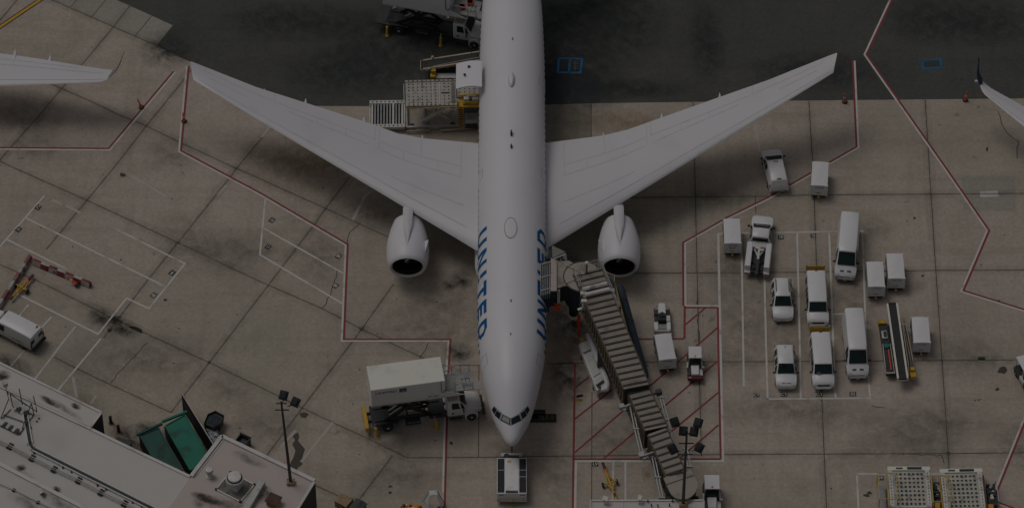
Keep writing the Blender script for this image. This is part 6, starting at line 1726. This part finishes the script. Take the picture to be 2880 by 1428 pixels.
# ------------------------------------------------------------------ terminal building at lower left
RZ = 5.0
bo_ = P(300, 1400, 0)
tb_ = thing('terminal_building', 'terminal building with pale flat roofs filling the lower left corner', 'building', (bo_.x, bo_.y, 0))
BO = Vector((bo_.x, bo_.y, 0))
def Q(px, py, z=RZ): return P(px, py, z)-BO
def slab(name, poly, z0, z1, m, mtop):
    mb = MB(); pts = [Q(x, y, z1) for x, y in poly]
    mb.prism([(p.x, p.y) for p in pts], z0, z1-.04)
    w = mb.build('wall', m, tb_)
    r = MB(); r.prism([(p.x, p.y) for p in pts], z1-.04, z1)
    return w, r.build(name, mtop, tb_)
strip_poly = [(-420, 814), (23, 1030), (287, 1158), (257, 1201), (12, 1088), (-420, 886)]
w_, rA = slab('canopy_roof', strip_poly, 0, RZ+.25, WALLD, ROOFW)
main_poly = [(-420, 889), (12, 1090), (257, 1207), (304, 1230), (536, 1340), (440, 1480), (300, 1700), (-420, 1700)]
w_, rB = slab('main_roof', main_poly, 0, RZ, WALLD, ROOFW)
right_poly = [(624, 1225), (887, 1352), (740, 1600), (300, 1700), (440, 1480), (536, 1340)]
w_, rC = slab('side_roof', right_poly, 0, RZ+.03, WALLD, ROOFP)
def edge(pts, w=.26, h=.16, z=RZ, m=PARAP, parent=None, off=0):
    mb = MB()
    for a, b in zip(pts, pts[1:]):
        p, q = Q(*a, z), Q(*b, z)
        mb.bar(p+Vector((0, 0, h/2)), q+Vector((0, 0, h/2)), w, h)
    return mb.build('parapet', m, parent or tb_)
edge([(-420, 818), (23, 1033), (285, 1160)], .20, .12, RZ+.26)
edge([(285, 1161), (257, 1199)], .18, .10, RZ+.26)
edge([(-420, 893), (12, 1092), (257, 1207)], .30, .2, RZ)
edge([(257, 1208), (304, 1231), (535, 1341)], .26, .14, RZ)
edge([(538, 1340), (625, 1227)], .34, .2, RZ+.04)
edge([(625, 1228), (885, 1353)], .34, .2, RZ+.04)
edge([(884, 1355), (832, 1440)], .22, .14, RZ+.04)
edge([(-120, 1245), (0, 1306), (240, 1431), (330, 1480)], .34, .18, RZ)
for pts in ([(640, 1238), (870, 1350)], [(548, 1340), (632, 1232)]):
    edge(pts, .10, .05, RZ+.04, DIRTYW)
# gutter trough
gp = [(70, 1160), (77, 1200), (86, 1253), (94, 1264), (420, 1428), (470, 1453)]
mb = MB(); 
for a, b in zip(gp, gp[1:]):
    p, q = Q(*a, RZ), Q(*b, RZ); d = (q-p).normalized(); n = Vector((-d.y, d.x, 0))
    mb.bar(p+Vector((0, 0, .03)), q+Vector((0, 0, .03)), .26, .05, 0)
    for s in (-1, 1): mb.bar(p+n*.2*s+Vector((0, 0, .12)), q+n*.2*s+Vector((0, 0, .12)), .10, .24, 1)
mb.build('roof_trough', [BLACKM, PARAP], tb_)
pp = [(-60, 1212), (0, 1241), (28, 1254), (90, 1287), (152, 1318), (221, 1350), (284, 1383), (350, 1415), (400, 1440)]
mb = MB()
for o_ in (-.09, .09): mb.tube([Q(x+o_*20, y-o_*20, RZ+.28) for x, y in pp], .045, 6)
mb.build('roof_pipe', GREY, tb_)
for x, y in ((28, 1257), (90, 1290), (152, 1322), (221, 1353), (284, 1387), (350, 1418)):
    p = Q(x, y, RZ)
    MB().box(p+Vector((-.05, -.1, .10)), (.42, .34, .2), rz=-.55).box(p+Vector((.12, .32, .06)), (.44, .12, .12), rz=-.55).build('pipe_support', BLACK, tb_)
pp = [(-40, 1340), (0, 1360), (39, 1376), (107, 1410), (150, 1431)]
MB().tube([Q(x, y, RZ+.18) for x, y in pp], .04, 6).build('roof_pipe', GREY, tb_)
for x, y in ((39, 1379), (107, 1413)): MB().box(Q(x, y, RZ)+Vector((0, 0, .09)), (.22, .3, .18), rz=-.55).build('pipe_support', BLACK, tb_)
for x, y in ((96, 1274), (177, 1315), (201, 1327), (274, 1365), (298, 1376), (373, 1413), (398, 1424), (78, 1250), (87, 1203), (86, 1243)):
    MB().box(Q(x, y, RZ)+Vector((0, 0, .08)), (.12, .16, .16)).build('trough_foot', BLACK, tb_)
MB().lathe(Q(120, 1388, RZ), [(0, .26), (.3, .24), (.34, .18)], 18).lathe(Q(120, 1388, RZ+.345), [(0, .17), (.004, .17)], 18, 'Z', 1).build('roof_vent', [GALV, BLACK], tb_, smooth=40)
for x, y in ((46, 1332), (129, 1373), (75, 1348), (104, 1185), (110, 1177)): MB().box(Q(x, y, RZ)+Vector((0, 0, .08)), (.14, .10, .16)).build('roof_bracket', DARK, tb_)
def roof_film(m, px, py, rx, ry, rz, z):
    c = Q(px, py, z)
    mb = MB(); mb.add([(rx*math.cos(2*math.pi*i/24), ry*math.sin(2*math.pi*i/24), 0) for i in range(24)], [tuple(range(24))])
    o = mb.build('roof_stain', m, tb_); o.location = c; o.rotation_euler = (0, 0, rz)
RS = film_mat('roof_dirt_film', (.09, .08, .068), .7, .6)
RS2 = film_mat('roof_wet_film', (.06, .053, .045), 1.6, .45)
_z = RZ+.012
for k, a in enumerate(((60, 1313, .52, .40, 0, RS2), (161, 1374, .50, .34, -.6, RS2), (140, 1128, 1.3, .35, -.62, RS2), (185, 1150, 2.2, .4, -.66, RS), (214, 1141, .60, .36, -.6, RS2), (5, 1055, .9, .7, 0, RS2), (90, 1420, 3, .7, -.5, RS), (170, 1410, 2.2, .9, -.5, RS), (60, 1330, 1.5, .5, -.5, RS),
                        (580, 1400, 1.6, .5, -.4, RS2), (600, 1404, 2.4, .6, -.2, RS), (640, 1420, 2.6, .7, 0, RS), (560, 1412, .7, .7, 0, RS), (700, 1290, 2, .6, -.5, RS), (735, 1390, 1.2, 1.0, .8, RS))):
    zz = RZ+.262 if a[1] < 1160 and a[0] < 260 and (a[0], a[1]) != (60, 1313) else RZ+.045
    roof_film(a[5], a[0], a[1], a[2], a[3], a[4], zz+.0006*k)
# roof plant on the right-hand roof: things that stand on it
def on_roof(name, label, cat, px, py, rz=0): 
    p = P(px, py, RZ+.03)
    return thing(name, label, cat, p, rz)
o = on_roof('roof_ventilator', 'small round white ventilator on the pinkish roof', 'ventilator', 590, 1339)
MB().lathe((0, 0, 0), [(0, .34), (.12, .34), (.14, .22), (.65, .22), (.67, .30), (.75, .30)], 20).build('neck', DIRTYW, o, smooth=40)
MB().lathe((0, 0, 0), [(.72, .30), (.80, .345), (.95, .345), (1.05, .30), (1.08, 0)], 22).build('cap', mat('cap_white', (.62, .60, .58), .45), o, smooth=40)
MB().lathe((0, 0, 0), [(.76, .352), (.80, .352)], 22).build('band', BLACK, o)
o = on_roof('exhaust_fan', 'large round mushroom exhaust fan on a square curb on the pinkish roof', 'exhaust fan', 662, 1370, R(-32))
MB().bb(-1.28, 1.28, -1.10, 1.10, 0, .05).build('tray', mat('dirty_tray', (.17, .165, .15), .8, var=.3, scale=1.5), o)
mb = MB()
for s in (-1, 1): mb.tube([(-1.28, s*1.10, .10), (1.28, s*1.10, .10)], .06, 8).tube([(s*1.28, -1.1, .10), (s*1.28, 1.1, .10)], .06, 8)
mb.build('tray_rim', OFFW, o)
mb = MB()
for x in (-1.28, 1.28):
    for y in (-1.1, 1.1): mb.box((x, y, .1), (.18, .18, .2))
mb.build('corner_block', BLACK, o)
MB().bb(-.48, .48, -.45, .45, .05, .62).build('curb', DIRTYW, o, bevel=.02)
mb = MB().lathe((0, 0, 0), [(.60, .52), (.85, .60), (1.15, .78), (1.38, .78), (1.40, .72)], 32)
mb.build('drum', DIRTYW, o, smooth=40)
MB().lathe((0, 0, 0), [(1.40, .71), (1.405, .60), (1.41, .2)], 32).build('gap', BLACK, o)
MB().lathe((0, 0, 0), [(1.38, .56), (1.50, .60), (1.62, .57), (1.68, .3), (1.69, 0)], 32).build('cap', mat('cap_white', (.62, .60, .58), .45), o, smooth=40)
o = on_roof('roof_duct', 'pale grey rectangular duct lying on the pinkish roof at the lower edge', 'duct', 706, 1398)
a_, b_ = P(738, 1352, RZ+.5)-o.location, P(690, 1432, RZ+.5)-o.location
mb = MB().bar(Vector((a_.x, a_.y, .30)), Vector((b_.x, b_.y, .30)), .60, .55).build('duct_body', GALV, o, bevel=.03)
o = on_roof('roof_hatch_hut', 'small brown wooden hut on the pinkish roof at the lower edge', 'hut', 770, 1416, R(-28))
MB().bb(-.5, .5, -.42, .42, 0, .65).build('hut_wall', WOOD, o)
MB().bb(-.6, .6, -.55, .55, .66, .74).build('hut_roof', mat('brown_roof_board', (.085, .05, .036), .8, var=.2), o)
mb = MB()
for k in range(5): mb.bb(-.4+.2*k-.03, -.4+.2*k+.03, -.47, -.43, .1, .6)
mb.build('hut_slats', BLACK, o)
o = on_roof('steel_stand', 'thin steel bracket standing on the pinkish roof next to the duct', 'bracket', 745, 1382, R(-40))
MB().tube([(-.5, 0, .35), (.5, 0, .35)], .035, 6).tube([(-.35, -.15, 0), (-.35, 0, .35), (-.35, .15, 0)], .03, 6).tube([(.35, -.15, 0), (.35, 0, .35), (.35, .15, 0)], .03, 6).build('stand_frame', DARK, o)
# antenna frame on the main roof
o = on_roof('antenna_frame', 'dark steel frame with two rows of panels on the roof at left', 'antenna frame', 50, 1190)
q = lambda x, y, z: P(x, y, RZ+z)-o.location
mb = MB()
for a, b in (((28, 1105, 1.8), (36, 1142, .05)), ((36, 1142, .1), (95, 1166, .1)), ((28, 1105, 1.8), (75, 1140, 1.2)), ((88, 1134, 1.5), (62, 1205, .1)), ((88, 1134, 1.5), (96, 1165, .1)), ((25, 1120, 1.5), (2, 1176, .1)), ((30, 1150, .1), (5, 1175, .1)), ((95, 1166, .1), (75, 1190, .1)), ((75, 1190, .1), (55, 1220, .1)),
             ((0, 1196, .1), (55, 1221, .1)), ((10, 1165, .15), (68, 1186, .15)), ((54, 1093, 2.2), (63, 1137, .3)), ((94, 1113, 2.0), (100, 1138, 1.0)), ((101, 1143, .9), (104, 1158, .3)), ((30, 1108, 1.8), (105, 1158, .3))): mb.tube([q(*a), q(*b)], .045, 6)
mb.build('frame', BLACKM, o)
for (x0, y0), (x1, y1), n in (((38, 1143), (80, 1162), 4), ((2, 1186), (52, 1213), 6)):
    for k in range(n):
        x, y = x0+(x1-x0)*(k+.5)/n, y0+(y1-y0)*(k+.5)/n
        pc = q(x, y, .25)
        MB().box(pc, (.26, .55, .06), rz=-.5).build('panel', BLACKM if k % 2 else GALV, o)
mb = MB().tube([q(24, 1120, .1), q(15, 1084, 1.8)], .05, 6).lathe(q(15, 1080, 2.0), [(-.3, .18), (-.1, .24), (.25, .24), (.3, .30), (.36, .30)], 14)
mb.build('sensor_mast', GALV, o)
mb = MB().tube([q(23, 1108, .9), q(21, 1100, 1.2)], .07, 6).build('red_sleeve', RED, o)

# building strip under the mast at the lower edge
o = P(1820, 1440, 0)
lb = thing('gate_building', 'white roofed gate building cut off by the lower edge below the jet bridge', 'building', (o.x, o.y, 0))
pts = [P(1661, 1408, 6.5), P(1979, 1407, 6.5), P(1982, 1560, 6.5), P(1658, 1560, 6.5)]
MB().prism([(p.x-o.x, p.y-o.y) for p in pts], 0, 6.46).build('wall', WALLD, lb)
MB().prism([(p.x-o.x, p.y-o.y) for p in pts], 6.46, 6.5).build('roof', ROOFW, lb)
mb = MB()
for a, b in zip(pts, pts[1:]+pts[:1]): mb.bar(a-o+Vector((0, 0, .06)), b-o+Vector((0, 0, .06)), .14, .12)
for f in (.285,): mb.bar(pts[0].lerp(pts[1], f)-o+Vector((0, 0, .05)), pts[3].lerp(pts[2], f)-o+Vector((0, 0, .05)), .06, .06)
mb.build('parapet', PARAP, lb)
for x, y in ((1832, 1423), (1850, 1424), (1883, 1422), (1891, 1410), (1822, 1411)):
    p = P(x, y, 6.5)-o; MB().tube([p, p+Vector((0, 0, .35))], .06, 8).build('roof_stub', DARK, lb)
for x, y, lab in ((1702, 1414, 'boxy floodlight at the edge of the low roof below the yellow tow bar'), (1799, 1412, 'slimmer floodlight at the edge of the low roof left of the jet bridge')):
    p = P(x, y, 6.5)
    f = thing('floodlight', lab, 'floodlight', p, R(-20), 'floodlights on the low roof')
    MB().tube([(0, -.2, 0), (0, 0, .5)], .05, 8).build('stem', GALV, f)
    MB().box((0, .05, .62), (.5 if x < 1750 else .34, .42, .22), M=Matrix.Rotation(R(30), 3, 'X')).build('housing', OFFW, f, bevel=.03)
    MB().box((0, -.15, .56), (.34 if x < 1750 else .22, .03, .2), M=Matrix.Rotation(R(30), 3, 'X')).build('lens', LAMPG if x > 1750 else GREY, f)

# ------------------------------------------------------------------ lamp masts
def mast(label, base_px, zb, h, arms, heads, lean=(0, 0)):
    p = P(*base_px, zb)
    t = thing('lamp_mast', label, 'lamp mast', p, 0)
    MB().tube([(0, 0, 0), (lean[0]*.5, lean[1]*.5, h*.5), (lean[0], lean[1], h)], [.15, .12, .085], 12).build('pole', BLACKM, t, smooth=50)
    MB().bb(-.35, .35, -.3, .3, 0, .35).build('base_box', mat('rusty_tan_box', (.30, .22, .14), .7, var=.3, scale=3), t, bevel=.03)
    for z, w in arms:
        f = z/h; MB().tube([(lean[0]*f-w/2, lean[1]*f-.02, z), (lean[0]*f+w/2, lean[1]*f-.02, z)], .06, 8).build('crossarm', BLACKM, t)
    for x, y, z, rz, ax in heads:
        o = MB().box((0, 0, 0), (.74, .82, .26)).bb(-.24, .24, -.26, .26, .12, .26).build('lamp_head', mat('dark_lamp_housing', (.018, .020, .022), .6, var=.2), t, bevel=.05)
        o.location = (x, y, z); o.rotation_euler = (R(35), 0, rz)
        g_ = MB().bb(-.33, .33, -.36, .36, -.145, -.13).build('lens', LAMPG, o)
        f = z/h; MB().tube([(ax+lean[0]*f, lean[1]*f, z-.35), (x*.8+ax*.2, y*.6, z-.2), (x, y, z-.05)], .045, 6).build('lamp_arm', BLACKM, t)
    return t
# px offsets turned into metres: 30 px across, 23 px back, 19.5 px up
mast('dark lamp mast with six square lamp heads beside the jet bridge at the lower edge', (1921, 1419), 6.5, 10.6, ((10.1, 1.3), (8.75, 1.3), (7.2, 1.3)),
     [(-1.05, .35, 11.2, .4, -.5), (-.30, .1, 10.3, -.1, -.4), (.95, .35, 11.1, -.35, .5), (.62, .1, 10.2, -.2, .4), (-1.12, 0, 7.9, .6, -.5), (1.15, .1, 8.0, -.6, .5)])
mast('dark lamp mast with two square lamp heads standing on the pinkish roof', (818, 1358), RZ+.03, 11.5, ((11.3, .9), (10.4, 1.2)),
     [(-.15, .5, 11.75, -.3, .1), (.85, .2, 11.2, -.5, .5)], lean=(-.35, 0))

# ------------------------------------------------------------------ yard in the notch: dumpsters, screen, bins
def dumpster(label, top, m, mb_, bar, z=1.9):
    pts = [P(x, y, z) for x, y in top]
    c = sum(pts, Vector((0, 0, 0)))/4
    t = thing('dumpster', label, 'dumpster', (c.x, c.y, 0), 0, 'green dumpsters in the yard')
    L = [p-Vector((c.x, c.y, 0)) for p in pts]
    MB().prism([(p.x*1.06, p.y*1.03) for p in L], .12, z-.12).build('body', mb_, t, bevel=.03)
    MB().prism([(p.x, p.y) for p in L], z-.115, z).build('lid', m, t, bevel=.02)
    r = MB()
    for a, b in zip(L, L[1:]+L[:1]): r.bar(a+Vector((0, 0, .03)), b+Vector((0, 0, .03)), .10, .10)
    r.build('rim', m, t)
    B0, B1 = P(*bar[0], z+.2)-Vector((c.x, c.y, 0)), P(*bar[1], z+.2)-Vector((c.x, c.y, 0))
    MB().bar(B0-Vector((0, 0, .1)), B1-Vector((0, 0, .1)), .22, .22).build('lift_bar', m, t, bevel=.02)
    return t
dumpster('bright green dumpster beside the dark screen wall', [(465, 1197), (520, 1166), (590, 1290), (535, 1322)], GREEN, mat('black_dumpster_side', (.010, .018, .016), .6), [(456, 1183), (526, 1155)])
dumpster('dull dark green dumpster next to the white roof edge', [(394, 1224), (446, 1203), (512, 1320), (462, 1345)], GREEND, mat('black_dumpster_side', (.010, .018, .016), .6), [(384, 1221), (456, 1188)])
A_, B_ = P(511, 1106, 2.4), P(603, 1254, 2.4)
c = P(557, 1227, 0)
sw = thing('screen_wall', 'thin dark screen wall with a pale top edge beside the bright green dumpster', 'wall', (c.x, c.y, 0))
lo = lambda v, z: Vector((v.x-c.x, v.y-c.y, z))
MB().bar(lo(A_, 1.2), lo(B_, 1.2), .07, 2.4).build('panel', mat('black_screen', (.012, .011, .012), .75, var=.2), sw)
MB().bar(lo(A_, 2.42), lo(B_, 2.42), .08, .05).build('cap', GALV, sw)
for f in (.05, .5, .95): 
    q = A_.lerp(B_, f); MB().bar(lo(q, 0)+Vector((.12, .06, 0)), lo(q, 2.2)+Vector((.12, .06, 0)), .1, .1).build('post', DARK, sw)
c = P(602, 1199, 0); o = thing('rubbish_tub', 'big black tub standing behind the screen wall', 'tub', (c.x, c.y, 0), R(-25))
MB().loft([[Vector((x*s, y*s, z)) for x, y in ((-.55, -.85), (.45, -.9), (.8, -.2), (.7, .8), (-.3, .95), (-.75, .3))] for z, s in ((0, .85), (1.1, 1), (1.15, .95), (.9, .85))]).build('tub_body', BLACKM, o, smooth=30)
MB().loft([[Vector((x*s, y*s, z)) for x, y in ((-.55, -.85), (.45, -.9), (.8, -.2), (.7, .8), (-.3, .95), (-.75, .3))] for z, s in ((.85, .8), (.95, .5))]).build('tub_contents', NAVY, o)
random.seed(9)
mb = MB(); n = 10; g_ = []
pa, pb = P(575, 1196, .6), P(600, 1243, .6)
for i in range(n+1):
    for j in range(6):
        p = pa.lerp(pb, i/n)+Vector((random.uniform(-.08, .08)+.85*(j/5), random.uniform(-.12, .12)+.12*j/5, 0))
        g_.append((p.x, p.y, .35+random.uniform(0, .35)))
mb.add(g_, [(i*6+j, i*6+j+1, (i+1)*6+j+1, (i+1)*6+j) for i in range(n) for j in range(5)])
o = mb.build('plastic_sheet', mat('crumpled_white_plastic', (.45, .45, .46), .35, var=.3, scale=4)); tag(o, 'crumpled whitish plastic sheet lying along the screen wall', 'plastic sheet')
sol = o.modifiers.new('thick', 'SOLIDIFY'); sol.thickness = .02
c = P(682, 1256, 0); o = thing('open_bin', 'dark open bin against the edge of the pinkish roof', 'bin', (c.x, c.y, 0), R(-30))
MB().bb(-.55, .55, -.6, -.52, 0, 1.0).bb(-.55, .55, .52, .6, 0, 1.0).bb(-.55, -.47, -.52, .52, 0, 1.0).bb(.47, .55, -.52, .52, 0, 1.0).bb(-.47, .47, -.52, .52, 0, .55).build('tub', DARK, o)
MB().bb(-.6, .6, .55, .66, .95, 1.08).build('rim', BLACKM, o)
c = P(642, 1241, 0); o = thing('red_valve', 'small red hydrant valve behind the corner of the pinkish roof', 'valve', (c.x, c.y, 0))
MB().tube([(0, 0, 0), (0, 0, .55)], .09, 10).build('stem', DARK, o)
MB().lathe((0, 0, .6), [(-.08, .12), (0, .2), (.1, .15), (.16, .04)], 12).bar((-.28, 0, .58), (.28, 0, .58), .1, .1).build('valve_head', mat('bright_red_paint', (.5, .04, .03), .5), o)
for k, (x, y) in enumerate(((312, 1189), (334, 1214))):
    c = P(x, y, 0)
    b = thing('bollard', ('black bollard near the dark end of the roof, farther from the green dumpsters', 'black bollard between the roof edge and the green dumpsters')[k], 'bollard', (c.x, c.y, 0), 0, 'black bollards')
    MB().lathe((0, 0, 0), [(0, .14), (.95, .14), (1.0, .08)], 14).build('post', BLACK, b, smooth=40)
    MB().lathe((0, 0, 0), [(0, .24), (.06, .24), (.08, .15)], 14).build('foot', DARK, b)
c = P(345, 1262, 0); o = thing('dark_crate', 'dark low crate in the shade between roof edge and dull dumpster', 'crate', (c.x, c.y, 0), R(-25))
MB().bb(-.7, .7, -.5, .5, 0, .8).build('box', BLACKM, o, bevel=.04)
MB().bb(-.74, .74, -.54, .54, .8, .86).build('lid', DARK, o)
# kit along the wall under the left mast
c = P(777, 1316, 0); o = thing('pallet_jack', 'dark low trolley against the pinkish roof edge near the mast', 'trolley', (c.x, c.y, 0), R(-27))
MB().bb(-1.1, 1.1, -.3, .3, .12, .35).build('deck', BLACKM, o)
MB().bb(-.5, .2, -.25, .25, .35, .7).build('load', DIRTYW, o, bevel=.04)
for x in (-.8, .8): MB().lathe((x, 0, .12), [(-.3, .12), (.3, .12)], 12, 'Y').build('wheel', BLACK, o)
